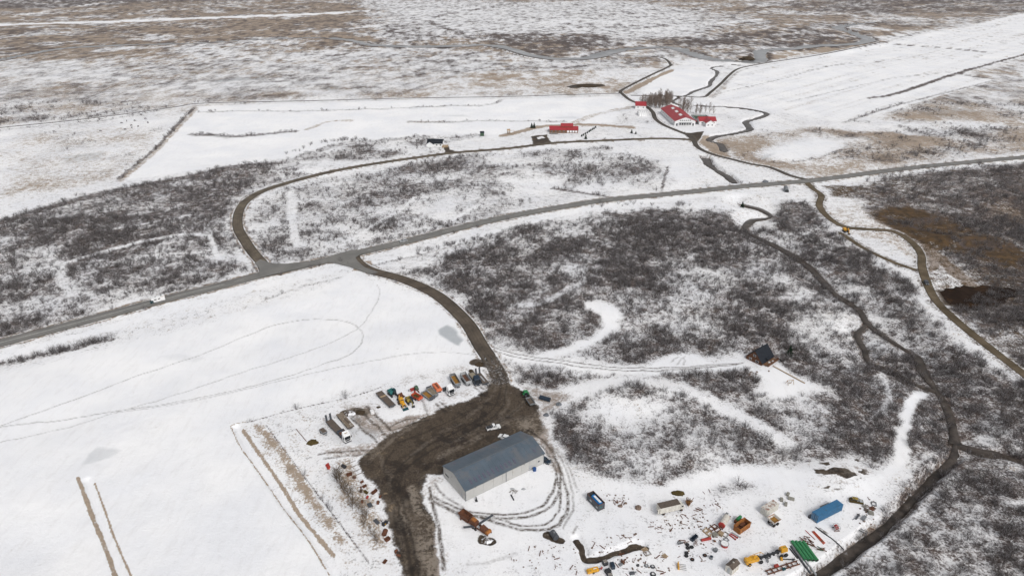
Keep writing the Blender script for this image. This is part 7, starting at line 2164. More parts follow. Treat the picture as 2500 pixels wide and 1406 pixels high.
for k in range(9):
    a = rr.uniform(0, 3.1)
    x, y, L = rr.uniform(-1.4, 1.4), rr.uniform(-0.6, 0.6), rr.uniform(0.8, 1.7)
    MB().bar((x - math.cos(a) * L / 2, y - math.sin(a) * L / 2, 0.1 + 0.04 * k), (x + math.cos(a) * L / 2, y + math.sin(a) * L / 2, 0.12 + 0.04 * k), 0.16, 0.08).build('plank', 'grey_wood', t)
# wood pile by the box truck
t = thing('brushwood_pile', 'upright pile of brown brushwood in front of the white box truck', 'wood pile', (56.45,165.18))
rr = random.Random(12)
for k in range(34):
    a = rr.uniform(0, 6.28)
    r0, r1 = rr.uniform(0, 0.5), rr.uniform(0.3, 1.5)
    MB().bar((r0 * math.cos(a), r0 * math.sin(a), 0), (r1 * math.cos(a) + rr.uniform(-.3, .3), r1 * math.sin(a) + rr.uniform(-.3, .3), rr.uniform(1.2, 2.9)), rr.uniform(0.07, 0.16)).build('stick', rr.choice(('rust', 'brown_floor', 'ochre_floor')), t)
# coils, hoses at the bottom
for px, r_, m_, lb in (((38.81,141.03), 0.6, 'mid_grey', 'flat grey hose coil among the dark scrap'), ((40.53,140.73), 0.65, 'dark_grey', 'dark hose coil right of the flat grey one'), ((36.35,141.17), 0.4, 'black_steel', 'small black hose coil left of the others'), ((40.15,138.00), 0.8, 'black_steel', 'loose black hose loop at the bottom edge')):
    m = MB()
    for k in range(3):
        m.ring((0.05 * k, 0.03 * k, 0.1 + 0.09 * k), r_ * (1 - 0.15 * k), 0.09, n=14, m=5)
    solo('hose_coil', m, m_, lb, 'hose', px, 'hose coils at the bottom edge')
t = thing('rusty_machine', 'rusty iron machine part on the trench edge', 'machine', (*(31.98,142.05), 0.5))
MB().ring((0, 0, 0.5), 0.6, 0.16, 'x').build('ring', 'rust', t)
MB().bar((-1.0, 0, 0.2), (1.6, 0.3, 0.5), 0.25, 0.3).bar((0.2, -0.8, 0.2), (0.4, 0.9, 0.7), 0.2).build('arm', 'rust', t)
MB().box((-0.9, -0.4, 0.3), (0.9, 0.7, 0.6)).build('housing', 'mid_grey', t)
t = thing('scrap_motor', 'dark motor lying at the bottom edge', 'motor', (*(34.24,138.28), 0.2))
MB().box((0, 0, 0.35), (1.5, 0.8, 0.7), top=(0.8, 0.7)).build('housing', 'dark_grey', t)
MB().cyl((0.7, 0, 0.4), (1.2, 0, 0.4), 0.25, n=10).build('shaft', 'mid_grey', t)
t = thing('red_frame', 'dark red steel frame with plate between tyres and skip', 'frame', (58.53,150.40,0.237,3.38))  # a red steel frame with a loose plate, not a feeding trough
MB().box((0, 0.2, 0.4), (3.2, 0.5, 0.7)).build('trough', 'red_paint', t)
MB().bar((-1.8, 0.5, 0.3), (2.0, 0.9, 0.5), 0.14).build('rail', 'rust', t)
MB().box((2.2, -0.9, 0.3), (0.9, 0.8, 0.12), ry=0.3).build('plate', 'rust', t)
t = thing('dark_bins', 'pair of joined dark bins left of the frame row', 'bin', (*(54.94,151.11), 0.7))
for k in (-1, 1):
    MB().tub(k * 0.75 - 0.6, k * 0.75 + 0.6, -0.5, 0.5, 0, 0.9, 0.08).build('bin', 'navy', t)
t = thing('rotary_rake', 'rusty rotary rake with round wheels between tyres and frames', 'rake', (*(55.26,149.37), 0.9))
for k in range(3):
    MB().ring((-1.2 + k * 0.9, 0.2 * k, 0.5), 0.5, 0.05, 'x', 12, 4).build('wheel', 'rust', t)
MB().bar((-1.4, 0, 0.5), (1.2, 0.4, 0.5), 0.12).bar((-0.6, -0.8, 0.2), (0.8, 1.0, 0.3), 0.1).build('frame', 'rust', t)
t = thing('disc_harrow', 'dark disc harrow left of the black tyres', 'harrow', (*(50.40,149.05), 0.3))
for k in range(4):
    MB().cyl((-0.6 + k * 0.4, -0.03, 0.4), (-0.6 + k * 0.4, 0.03, 0.4), 0.4, n=12).build('disc', 'mid_grey', t)
MB().bar((-0.9, 0, 0.4), (0.9, 0, 0.4), 0.12).ring((0, 0.5, 0.25), 0.5, 0.12).build('frame', 'black_steel', t)
t = thing('spring_tine_harrow', 'grey spring-tine harrow at the edge of the scrub below the car wreck', 'harrow', (*(106.83,155.01), -0.7))
MB().bar((-3.0, 0, 0.4), (2.2, 0, 0.4), 0.2).bar((-1.2, 0.9, 0.4), (2.2, 0.9, 0.4), 0.14).build('frame', 'dark_grey', t)
for k in range(9):
    MB().bar((-1.4 + k * 0.42, -0.8, 0.1), (-1.4 + k * 0.42, 1.4, 0.7), 0.07).build('tine', 'mid_grey', t)
t = thing('seed_drill', 'dark narrow farm machine left of the flat tank lid', 'implement', (108.25,159.83,0.762,3.74))
MB().box((0, 0, 0.35), (2.6, 0.5, 0.5), top=(1, 0.7)).build('hopper', 'dark_grey', t)
MB().bar((-1.3, 0.3, 0.3), (-2.3, 0.6, 0.2), 0.12).bar((1.2, 0.2, 0.4), (2.0, 0.0, 0.5), 0.1).build('drawbar', 'mid_grey', t)
solo('iron_grid', MB().bar((-1.4, 0.3, 0.2), (1.4, 0.3, 0.2), 0.1).bar((-1.4, -0.3, 0.2), (1.4, -0.3, 0.2), 0.1).box((0.6, 0, 0.2), (1.4, 0.6, 0.1)).bar((-1.4, -0.3, 0.2), (-1.4, 0.3, 0.2), 0.1), 'grey_wood', 'brown iron grid beside the black hose', 'grid', (95.29,154.03,-0.934,2.04))

# rusty junk along the edge of the muddy yard
junk = [((-57.68,182.73), (1.3, 0.9, 1.0), 'black_steel', 'dark round boiler at the top of the junk row by the bare trees'), ((-55.03,178.86), (1.4, 0.7, 0.9), 'rust', 'rusty cylinder below the dark boiler'),
        ((-53.12,177.66), (1.2, 0.7, 0.8), 'brown_floor', 'brown lump of machinery near the dark boiler'), ((-50.07,175.49), (0.9, 0.6, 0.6), 'rust', 'rusty bucket, upper one near the snow path'),
        ((-48.84,173.36), (1.0, 0.6, 0.6), 'rust', 'rusty bucket left of the gearbox'), ((-49.98,172.98), (0.7, 0.5, 0.5), 'rust', 'small rusty bucket beside the bare trees'),
        ((-47.75,170.51), (1.1, 0.8, 0.8), 'olive_soil', 'olive gearbox in the junk row'), ((-45.10,170.70), (1.7, 0.8, 0.7), 'rust', 'long rusty casing in the junk row'),
        ((-42.74,168.65), (1.0, 0.7, 0.7), 'rust', 'rusty casing at the mud edge'), ((-46.93,168.28), (0.8, 0.6, 0.6), 'red_paint', 'dull red block beside the bare trees'),
        ((-49.47,171.08), (0.9, 0.7, 0.7), 'deck_brown', 'brown lump under the bare trees'), ((-43.05,165.91), (1.2, 0.8, 0.9), 'rust', 'rusty box at the mud edge'),
        ((-38.68,153.05), (1.5, 1.1, 1.2), 'rust', 'large rusty hopper in the lower junk row'), ((-37.54,150.63), (1.2, 1.0, 0.8), 'rust', 'curved rusty shell below the large hopper'),
        ((-34.14,146.11), (1.2, 0.9, 0.9), 'rust', 'rusty box near the bottom of the junk row'), ((-33.31,144.59), (1.0, 0.6, 0.6), 'rust', 'last rusty box of the junk row'),
        ((-36.90,142.35), (1.0, 0.7, 0.5), 'rust', 'rusty heap in the snow at lower left of the mud road'), ((-48.30,166.45), (1.1, 0.8, 0.7), 'rust', 'rusty drum under the bare trees')]
for i, (px, d, m_, lb) in enumerate(junk):
    rr = random.Random(i)
    t = thing('junk_part', lb, 'junk', (*px, rr.uniform(0, 3)), 'rusty junk along the mud')
    if i % 3 == 0:
        MB().cyl((-d[0] * 0.6, 0, d[2] * 0.6), (d[0] * 0.6, 0, d[2] * 0.6), d[2] * 0.62, n=12).build('drum', m_, t)
        MB().box((0, 0, 0.12), (d[0], d[1] * 0.8, 0.25)).build('base', 'rust', t)
    elif i % 3 == 1:
        MB().tub(-d[0] * 0.6, d[0] * 0.6, -d[1] * 0.5, d[1] * 0.5, 0, d[2], 0.1, 0.12).build('shell', m_, t)
        MB().bar((-d[0] * 0.7, 0, d[2] * 0.9), (d[0] * 0.8, 0.2, d[2] * 0.7), 0.12).build('bar', 'rust', t)
    else:
        MB().box((0, 0, d[2] * 0.45), (d[0], d[1], d[2] * 0.9), top=(0.75, 0.8), rz=0.2).build('block', m_, t)
        MB().cyl((0.2, -d[1] * 0.6, d[2] * 0.5), (0.2, d[1] * 0.6, d[2] * 0.5), d[2] * 0.3, n=8).build('shaft', 'black_steel', t)
t = thing('plate_trailer', 'dark flat steel plate on a light frame in the junk row', 'plate', (-45.59,165.01,-1.033,3.35))
MB().box((0.3, 0, 0.4), (2.0, 1.4, 0.15)).build('plate', 'dark_grey', t)
MB().bar((-1.0, 0.6, 0.4), (-2.0, 0.6, 0.5), 0.08).bar((-1.0, -0.6, 0.4), (-2.0, -0.6, 0.5), 0.08).bar((-2.0, -0.6, 0.5), (-2.0, 0.6, 0.5), 0.08).build('frame', 'light_grey', t)
solo('steel_plate', MB().box((0, 0, 0.25), (2.2, 1.2, 0.14), ry=0.12).box((0, 0.4, 0.12), (2.0, 0.1, 0.2)), 'dark_grey', 'tilted dark steel plate beside the black machine', 'plate', (-42.09,157.86,-0.789,2.86))
t = thing('black_machine', 'black engine with yellow mark in the lower junk row', 'engine', (*(-39.31,156.84), 0.9))
MB().box((0, 0, 0.6), (1.8, 0.9, 0.9)).build('block', 'black_steel', t)
MB().bar((-0.6, 0.3, 1.0), (-0.7, 0.9, 1.9), 0.16).bar((0.4, -0.4, 1.0), (0.9, -0.9, 1.5), 0.16).build('manifold', 'black_steel', t)
MB().box((-0.2, -0.48, 0.7), (0.4, 0.06, 0.3)).build('badge', 'yellow', t)
t = thing('red_implement', 'bright red and orange implement left of the bare trees', 'implement', (-63.10,182.74,-1.045,4.30))
MB().box((0, 0, 0.4), (2.6, 0.5, 0.4)).build('beam', 'orange_red', t)
for k in range(3):
    MB().box((-1.0 + k * 0.9, 0, 0.6), (0.4, 1.3, 0.6), rz=0.5).build('blade', 'red_paint', t)
# planks on the snow strip
for i, q in enumerate(([(-55.76,182.31),(-53.09,184.39)], [(-54.63,180.27),(-51.41,182.31)], [(-52.95,178.86),(-50.25,180.68)], [(-57.15,184.18),(-54.47,186.28)])):
    beam('plank', ('topmost', 'second', 'third', 'lowest')[(1, 2, 3, 0)[i]] + ' grey plank laid across the snow beside the junk row', q, 0.25, 0.14, 'grey_wood', 'plank', group='planks beside the junk row')
beam('fence_rail', 'thin dark pole lying left of the small box trailer', [(-80.06,203.69),(-74.36,196.65)], 0.18, 0.2, 'brown_wood', 'pole')

# pipe, culverts, white block, mounds
_s = (13.00,221.76,-0.449,4.39)
t = thing('culvert_pipe', 'thick black plastic pipe beside the green tractor', 'pipe', _s)
MB().cyl((-2.2, 0, 0.85), (2.2, 0, 0.85), 0.85, n=18).build('barrel', 'navy', t)
for k in range(8):
    MB().ring((-2.0 + k * 0.57, 0, 0.85), 0.85, 0.06, 'x', 18, 5).build('rib', 'navy', t)
MB().cyl((2.15, 0, 0.85), (2.22, 0, 0.85), 0.7, n=18).build('bore', 'black_steel', t)
_s = (199.89,478.22,-1.827,9.65)
t = thing('culvert_pipe', 'dark corrugated culvert pipe in the snow bank below the asphalt road', 'pipe', _s)
MB().cyl((-4.5, 0, 1.3), (4.5, 0, 1.1), 1.5, n=18).build('barrel', 'mid_grey', t)
MB().cyl((4.45, 0, 1.1), (4.56, 0, 1.1), 1.3, n=18).build('bore', 'black_steel', t)
t = thing('storage_box', 'white cube-shaped tank between the two groups of parked trailers', 'tank', (*(-53.53,213.15), 0.5))
MB().box((0, 0, 0.75), (1.3, 1.6, 1.2), top=(0.95, 0.95)).build('tank', 'white_paint', t)
MB().box((0, 0, 0.08), (1.4, 1.7, 0.16)).build('pallet', 'grey_wood', t)
for px, d, m_, lb in (((-71.82,195.96), (2.0, 1.5, 0.9), 'olive_soil', 'brown soil heap left of the white-cabbed truck'), ((-62.42,212.89), (2.2, 1.5, 0.9), 'soil_snow', 'soil heap right of the pale flatbed trailer'),
                      ((-57.98,213.41), (1.8, 1.4, 0.8), 'soil', 'dark soil heap between the trailers'), ((-51.86,217.06), (0.9, 0.7, 0.5), 'soil', 'small dark heap left of the long brown flatbed'), ((-13.81,246.37), (1.9, 1.1, 1.5), 'soil', 'brown soil heap behind the raised ramps at the road'),
                      ((-17.24,241.97), (1.2, 0.9, 1.0), 'soil', 'small spoil heap behind the navy lorry'), ((97.00,898.73), (14, 9, 2.0), 'soil', 'dark dung heap in the far snowy field'), ((370.51,1124.81), (12, 6, 4.0), 'soil', 'dark earth bank beside the far river'),
                      ((54.28,170.33), (2.2, 1.2, 0.8), 'olive_soil', 'brown tussock at the edge of the scrub above the box truck')):
    solo('soil_heap', MB().lump((0, 0, -0.25), d, int(px[0] * 3) & 255, n=12, rough=0.3), m_, lb, 'heap', px)
# fence-like garden edging and swing by the cabin
beam('timber_edge', 'long brown timber edging running down from the cabin', [(111.33,246.37),(120.04,233.51)], 0.5, 0.3, 'tan_wood', 'timber')
t = thing('swing_frame', 'small wooden swing frame in the snow below the cabin', 'swing', (113.67,233.07,0.235,3.78))
for x in (-1.3, 1.3):
    for s in (-1, 1):
        MB().bar((x, s * 0.9, 0), (x, 0, 1.9), 0.14).build('leg', 'tan_wood', t)
MB().bar((-1.6, 0, 1.9), (1.6, 0, 1.9), 0.14).build('top_beam', 'tan_wood', t)
MB().box((0, 0, 0.5), (1.2, 0.4, 0.06)).bar((-0.5, 0, 0.5), (-0.5, 0, 1.9), 0.04).bar((0.5, 0, 0.5), (0.5, 0, 1.9), 0.04).build('seat', 'tan_wood', t)
# loose stones and scrap bits in the snow yard
rr = random.Random(33)
src = solo('scrap_bit', MB().lump((0, 0, -0.08), (0.28, 0.2, 0.22), 3, n=6, m=3), 'boulder', 'small dark stone or scrap bit scattered over the snow yard', 'scrap', (44.07,155.18), 'scattered bits in the snow yard')
src2 = solo('scrap_bit', MB().bar((-0.7, 0, 0.08), (0.7, 0.1, 0.12), 0.14, 0.1), 'rust', 'small dark stone or scrap bit scattered over the snow yard', 'scrap', (45.01,153.53), 'scattered bits in the snow yard')
zones_ = [([(42,157.69),(61.34,163.75),(61.7,155.18),(43.76,153.53)], 70), ([(22.27,151.11),(38.76,153.53),(37.58,146.42),(24.08,144.89)], 35), ([(30.2,145.65),(44.85,146.42),(45.58,138.28),(29.14,137.71)], 50), ([(-2.43,147.19),(18.5,150.32),(19.87,138.28),(1.18,139.72)], 40), ([(28.34,172.03),(38.84,170.14),(40.91,166.45),(32.75,164.65)], 25),
          ([(60.5,171.08),(66.88,174.91),(66.56,163.75),(58.3,161.99)], 15), ([(113.84,170.14),(118.31,168.28),(110.81,155.18),(106.52,156.84)], 20), ([(51.26,153.53),(64.57,151.91),(60.79,142.65),(47.68,142.65)], 25)]
for poly, n in zones_:
    P_ = np.array(poly)
    k = 0
    while k < n:
        x, y = rr.uniform(P_[:, 0].min(), P_[:, 0].max()), rr.uniform(P_[:, 1].min(), P_[:, 1].max())
        if inside(np.array([x]), np.array([y]), poly)[0]:
            copy_thing(src if rr.random() < 0.7 else src2, (x, y, rr.uniform(0, 6.28)), scale=rr.uniform(0.6, 1.5))
            k += 1
# horses grazing in the far left pasture
HM = MB()
HM.prism([(-0.75, 0.95), (-0.7, 1.4), (0.0, 1.32), (0.65, 1.45), (0.85, 1.2), (0.6, 0.85), (0.0, 0.78), (-0.5, 0.85)], -0.26, 0.26, 'y')
for x in (-0.6, 0.6):
    for s in (-1, 1):
        HM.bar((x, s * 0.17, 0.9), (x - 0.06, s * 0.17, 0.5), 0.15, 0.17).bar((x - 0.06, s * 0.17, 0.5), (x, s * 0.17, 0.0), 0.1, 0.11)
HM.bar((0.7, 0, 1.3), (1.15, 0, 0.8), 0.2, 0.34).bar((1.1, 0, 0.85), (1.4, 0, 0.35), 0.16, 0.22).bar((-0.75, 0, 1.3), (-0.85, 0, 0.6), 0.1, 0.14)
HM.bar((1.08, 0.06, 0.95), (1.06, 0.06, 1.1), 0.05).bar((1.08, -0.06, 0.95), (1.06, -0.06, 1.1), 0.05)
hs_ = [((-393.52,690.82), 0.3), ((-392.69,699.82), 2.0), ((-377.51,678.56), 1.0), ((-384.34,699.82), 3.0), ((-375.08,661.70), 0.2), ((-371.63,668.35), 2.4), ((-368.09,673.42), 1.4), ((-378.31,709.03), 0.7), ((-366.68,690.82), 2.8), ((-395.41,655.17), 0.4)]

h0 = None
for px, a in hs_:
    if h0 is None:
        h0 = solo('horse', HM, 'horse', 'dark horse grazing in the snowy pasture at far left', 'horse', (*px, a), 'horses in the far left pasture')
    else:
        copy_thing(h0, (*px, a))

# ------------------------------------------------------------------ vegetation
def ribbon_twig(V, F, p0, p1, p2, w0, w1, rr):
    """a bent flat twig: two quads, faces turned at random"""
    d = (p2 - p0).normalized()
    s = d.cross(Vector((rr.uniform(-1, 1), rr.uniform(-1, 1), rr.uniform(-1, 1)))).normalized()
    n = len(V)
    wm = (w0 + w1) / 2
    for p, w_ in ((p0, w0), (p1, wm), (p2, w1)):
        V += [tuple(p - s * w_ / 2), tuple(p + s * w_ / 2)]
    F += [(n, n + 1, n + 3, n + 2), (n + 2, n + 3, n + 5, n + 4)]


def shrub_mesh(name, seed, h, spread, stems, twigs, mats):
    rr = random.Random(seed)
    V, F = [], []
    for i in range(stems):
        a = rr.uniform(0, 2 * math.pi)
        lean = rr.uniform(0.15, 1.0) * spread
        hh = h * rr.uniform(0.6, 1.05) * (1 - 0.25 * lean / max(spread, 0.1))
        b = Vector((math.cos(a) * 0.12 * spread, math.sin(a) * 0.12 * spread, -0.15))
        t = Vector((math.cos(a) * lean, math.sin(a) * lean, hh))
        m = b.lerp(t, 0.5) + Vector((rr.uniform(-.15, .15), rr.uniform(-.15, .15), 0.12 * h))
        ribbon_twig(V, F, b, m, t, 0.055, 0.02, rr)
        for k in range(twigs):
            f = rr.uniform(0.3, 0.95)
            q = (b.lerp(m, f * 2) if f < 0.5 else m.lerp(t, f * 2 - 1))
            L = h * rr.uniform(0.2, 0.42)
            e = q + Vector((math.cos(a) * 0.35 + rr.uniform(-.6, .6), math.sin(a) * 0.35 + rr.uniform(-.6, .6), rr.uniform(0.25, 0.9))).normalized() * L
            ribbon_twig(V, F, q, q.lerp(e, 0.5) + Vector((rr.uniform(-.06, .06), rr.uniform(-.06, .06), 0.03)), e, 0.036, 0.014, rr)
    me_ = bpy.data.meshes.new(name)
    me_.from_pydata(V, [], F)
    me_.materials.append(M(mats))
    me_.materials.append(M('twig_frost'))
    mi = [0] * len(F)
    for k in range(0, len(F), 2):
        if rr.random() < 0.27:
            mi[k] = mi[k + 1] = 1
    me_.polygons.foreach_set('material_index', mi)
    return me_


SHRUBS = [shrub_mesh('birch_shrub', 1, 2.4, 1.6, 17, 5, 'twig'), shrub_mesh('birch_shrub', 2, 1.8, 1.3, 14, 4, 'twig'),
          shrub_mesh('birch_shrub', 3, 3.1, 2.1, 22, 6, 'twig'), shrub_mesh('birch_shrub', 4, 1.4, 1.2, 13, 4, 'twig_brown'),
          shrub_mesh('birch_shrub', 5, 0.9, 0.9, 11, 3, 'twig_brown')]

GB = BR.reshape(NR, NC)


def scatter(n, y0, y1, xr, power, seed, big):
    """random points kept in proportion to the scrub cover"""
    r = np.random.default_rng(seed)
    y = np.sqrt(r.uniform(y0 * y0, y1 * y1, n))
    x = r.uniform(-1, 1, n) * half_width(y) * 0.985
    d = grid_sample(GB, x, y)
    cl = fbm(x, y, 7.0, 2, 301)
    keep = r.uniform(0, 1, n) < np.clip(d, 0, 1) ** power * np.clip(0.45 + 2.2 * (cl - 0.36), 0.05, 1) * (d > 0.3)
    x, y, d = x[keep], y[keep], d[keep]
    z = grid_sample(GZ, x, y)
    sc = (0.55 + 0.65 * r.uniform(0, 1, len(x))) * (0.65 + 0.55 * d) * big
    idx = np.where(d > 0.5, r.integers(0, 4, len(x)), r.integers(1, 5, len(x)))
    return np.column_stack([x, y, z - 0.05]), sc, r.uniform(0, 6.283, len(x)), idx


P1 = scatter(62000, 128, 420, None, 1.0, 5, 1.0)
P2 = scatter(64000, 420, 800, None, 1.1, 6, 1.0)
PTS = [np.concatenate([a, b]) for a, b in zip(P1, P2)]
# keep clear of the sheds, huts and parked things
_keep = np.ones(len(PTS[0]), bool)
for _p in ([(100.86,262.43),(117.34,267.78),(120.1,257.24),(107.11,242.59),(99.43,245.73)], [(46.53,168.28),(60.27,170.14),(57.47,158.53),(44.7,158.53)], [(-29.54,210.35),(14.77,210.35),(12.31,161.99),(-24.62,161.99)]):
    _keep &= ~inside(PTS[0][:, 0], PTS[0][:, 1], _p)
for p, hw in ROADS:
    _keep &= pdist(PTS[0][:, 0].astype(np.float32), PTS[0][:, 1].astype(np.float32), p, hw + 3) > hw + 0.8
for p, hw, dep, cut, lvl in WATERS:
    _keep &= pdist(PTS[0][:, 0].astype(np.float32), PTS[0][:, 1].astype(np.float32), p, hw + 3) > hw + 0.9
PTS = [a[_keep] for a in PTS]

# hand-set rows: hedge below the main road, roadside willows
def row(line, n, jit, smin, smax, seed):
    r = random.Random(seed)
    p = smooth_line(line, 1.0)
    out = []
    for _ in range(n):
        q = p[int(r.random() * len(p))]
        x, y = q[0] + r.gauss(0, jit), q[1] + r.gauss(0, jit)
        out.append((x, y, hz(x, y) - 0.05, r.uniform(smin, smax), r.uniform(0, 6.28), r.choice((0, 0, 2, 1))))
    return out


EXTRA = row([(-223.93,244.15),(-219.55,247.97),(-207.82,254.54),(-195.62,261.38),(-183.29,269.23)], 60, 0.8, 0.8, 1.35, 3) + row([(-54.98,366.29),(-36.74,377.29),(-12.63,391.49),(13.13,410.18)], 50, 1.2, 0.8, 1.3, 4) \
    + row([(53.5,445.7),(76.6,449.8),(99.6,451.5),(142.9,443.2)], 26, 2.0, 0.8, 1.3, 5) + row([(-192.8,574.5),(-174.3,612.5),(-158.1,622.7),(-132,624.2)], 40, 1.6, 1.0, 1.6, 6) \
    + row([(70.2,516),(52.4,495.5),(109.8,505.6)], 30, 4, 1.0, 1.7, 8) + row([(273.4,493.5),(303.3,516),(341.3,526.9),(391,543.9)], 60, 6, 0.9, 1.6, 9)
EX = np.array(EXTRA)
PTS = [np.concatenate([PTS[0], EX[:, :3]]), np.concatenate([PTS[1], EX[:, 3]]), np.concatenate([PTS[2], EX[:, 4]]), np.concatenate([PTS[3], EX[:, 5].astype(int)])]

# the 300 that show largest stand as shrubs of their own
_c = PTS[0]
_vis = np.abs(_c[:, 0]) < 1.02 * (53 + 0.67 * _c[:, 1])
_rank = np.where(_vis, PTS[1] * np.array([2.4, 1.8, 3.1, 1.4, 0.9])[PTS[3]] / np.sqrt(_c[:, 0] ** 2 + _c[:, 1] ** 2 + HCAM ** 2), 0)
_near = np.argsort(-_rank)[:300]
_first = {}
for k in _near:
    i = int(PTS[3][k])
    x, y, z = _c[k]
    o = obj('birch_shrub', SHRUBS[i], None, (x, y, z), float(PTS[2][k]))
    o.scale = (float(PTS[1][k]),) * 3
    tag(o, 'bare grey-brown birch shrub standing in the snowy scrub', 'shrub', 'bare birch shrubs in the scrub')
    _first.setdefault(i, o)
for i in range(5):
    if i not in _first:
        x, y = (62.86,180.88)
        o = obj('birch_shrub', SHRUBS[i], None, (x + i, y, hz(x + i, y)), 0)
        tag(o, 'bare grey-brown birch shrub standing in the snowy scrub', 'shrub', 'bare birch shrubs in the scrub')
        _first[i] = o
_rest = np.ones(len(_c), bool)
_rest[_near] = False
# and all the others are one mass
pm = bpy.data.meshes.new('birch_scrub')
pm.vertices.add(int(_rest.sum()))
pm.vertices.foreach_set('co', _c[_rest].astype(np.float32).ravel())
for nm, tp, arr in (('size', 'FLOAT', PTS[1]), ('turn', 'FLOAT', PTS[2]), ('pick', 'INT', PTS[3])):
    a_ = pm.attributes.new(nm, tp, 'POINT')
    a_.data.foreach_set('value', arr[_rest].astype(np.float32 if tp == 'FLOAT' else np.int32))
scrub = obj('birch_scrub', pm)
tag(scrub, 'mass of bare birch and willow scrub across the snowy moor', None, None, 'stuff')
ng = bpy.data.node_groups.new('scrub', 'GeometryNodeTree')
ng.interface.new_socket('Geometry', in_out='INPUT', socket_type='NodeSocketGeometry')
ng.interface.new_socket('Geometry', in_out='OUTPUT', socket_type='NodeSocketGeometry')
gi, go = ng.nodes.new('NodeGroupInput'), ng.nodes.new('NodeGroupOutput')
jn = ng.nodes.new('GeometryNodeJoinGeometry')
for i in reversed(range(5)):
    oi = ng.nodes.new('GeometryNodeObjectInfo')
    oi.transform_space = 'ORIGINAL'
    oi.inputs['Object'].default_value = _first[i]
    oi.inputs['As Instance'].default_value = True
    ng.links.new(oi.outputs['Geometry'], jn.inputs[0])
ip = ng.nodes.new('GeometryNodeInstanceOnPoints')
ip.inputs['Pick Instance'].default_value = True


def named(nm, tp):
    n = ng.nodes.new('GeometryNodeInputNamedAttribute')
    n.data_type = tp
    n.inputs['Name'].default_value = nm
    return n.outputs['Attribute']


cx = ng.nodes.new('ShaderNodeCombineXYZ')
ng.links.new(named('turn', 'FLOAT'), cx.inputs['Z'])
er = ng.nodes.new('FunctionNodeEulerToRotation')
ng.links.new(cx.outputs[0], er.inputs[0])
ng.links.new(er.outputs[0], ip.inputs['Rotation'])
cs = ng.nodes.new('ShaderNodeCombineXYZ')
_sz = named('size', 'FLOAT')
for k in 'XYZ':
    ng.links.new(_sz, cs.inputs[k])
ng.links.new(cs.outputs[0], ip.inputs['Scale'])
ng.links.new(named('pick', 'INT'), ip.inputs['Instance Index'])
ng.links.new(gi.outputs[0], ip.inputs['Points'])
ng.links.new(jn.outputs[0], ip.inputs['Instance'])
ng.links.new(ip.outputs[0], go.inputs[0])
md = scrub.modifiers.new('scrub', 'NODES')
md.node_group = ng
print('SCRUB', int(_rest.sum()))

# ------------------------------------------------------------------ trees
def bare_tree_parts(seed, h, spread, n_br, trunk_r, m_twig='twig_brown', fat=1.0):
    rr = random.Random(seed)
    tr = MB()
    pts = [Vector((0, 0, -0.2))]
    for k in range(4):
        pts.append(pts[-1] + Vector((rr.uniform(-.12, .12), rr.uniform(-.12, .12), h * 0.24)))
    for k in range(4):
        tr.cyl(pts[k], pts[k + 1], trunk_r * (1 - k * 0.22), trunk_r * (1 - (k + 1) * 0.22), n=6)
    V, F = [], []
    for k in range(n_br):
        f = rr.uniform(0.12, 0.98)
        i = min(3, int(f * 4))
        b = pts[i].lerp(pts[i + 1], f * 4 - i)
        a = rr.uniform(0, 6.283)
        L = spread * (1.15 - 0.7 * f) * rr.uniform(0.7, 1.2)
        e = b + Vector((math.cos(a) * L, math.sin(a) * L, L * rr.uniform(1.0, 2.2)))
        m = b.lerp(e, 0.5) + Vector((math.cos(a), math.sin(a), -0.2)) * 0.1 * L
        ribbon_twig(V, F, b, m, e, 0.075 * fat, 0.03 * fat, rr)
        for q in range(4):
            g = rr.uniform(0.3, 1.0)
            s = b.lerp(e, g)
            l2 = L * rr.uniform(0.35, 0.6)
            e2 = s + Vector((math.cos(a) + rr.uniform(-.9, .9), math.sin(a) + rr.uniform(-.9, .9), rr.uniform(0.8, 2.0))).normalized() * l2
            ribbon_twig(V, F, s, s.lerp(e2, 0.5), e2, 0.045 * fat, 0.02 * fat, rr)
    me_ = bpy.data.meshes.new('crown')
    me_.from_pydata(V, [], F)
    me_.materials.append(M(m_twig))
    return tr.mesh('trunk', 'twig_soft'), me_


POP = [bare_tree_parts(60 + i, 12.0 + i, 2.5, 80, 0.13, 'twig_soft', 1.5) for i in range(3)]
BIR = [bare_tree_parts(80 + i, 4.6 + i, 1.6, 56, 0.08, 'twig_mid', 1.0) for i in range(3)]


def tree(kind, at, label, group, scale, name='poplar_tree', i=0):
    t = thing(name, label, 'tree', (at[0], at[1], random.uniform(0, 6.28)), group)
    t.scale = (scale,) * 3
    obj('trunk', kind[i % 3][0], t)
    obj('crown', kind[i % 3][1], t)
    return t


rr = random.Random(21)
GROVE = [(140.7,767.1),(147.1,789.2),(166,805.3),(185.5,807.6),(182.5,789.2),(171.6,762.8),(156.4,754.4)]
P_ = np.array(GROVE)
k = 0
while k < 84:
    x, y = rr.uniform(P_[:, 0].min(), P_[:, 0].max()), rr.uniform(P_[:, 1].min(), P_[:, 1].max())
    if inside(np.array([x]), np.array([y]), GROVE)[0]:
        tree(POP, (x, y), 'tall bare poplar in the dense grove behind the riding hall', 'poplars in the grove behind the hall', rr.uniform(0.7, 1.05), i=k)
        k += 1
for k in range(9):
    x, y = [(185.4,742.1)][0]
    tree(POP, (x + rr.uniform(-8, 8), y + rr.uniform(-6, 10)), 'bare poplar in the clump beside the end of the riding hall', 'poplars beside the hall', rr.uniform(1.0, 1.4), i=k)
for k in range(7):
    x, y = [(205,734)][0]
    tree(POP, (x + rr.uniform(-9, 9), y + rr.uniform(-4, 4)), 'bare poplar in the thin clump right of the riding hall', 'poplars right of the hall', rr.uniform(0.65, 1.0), i=k)
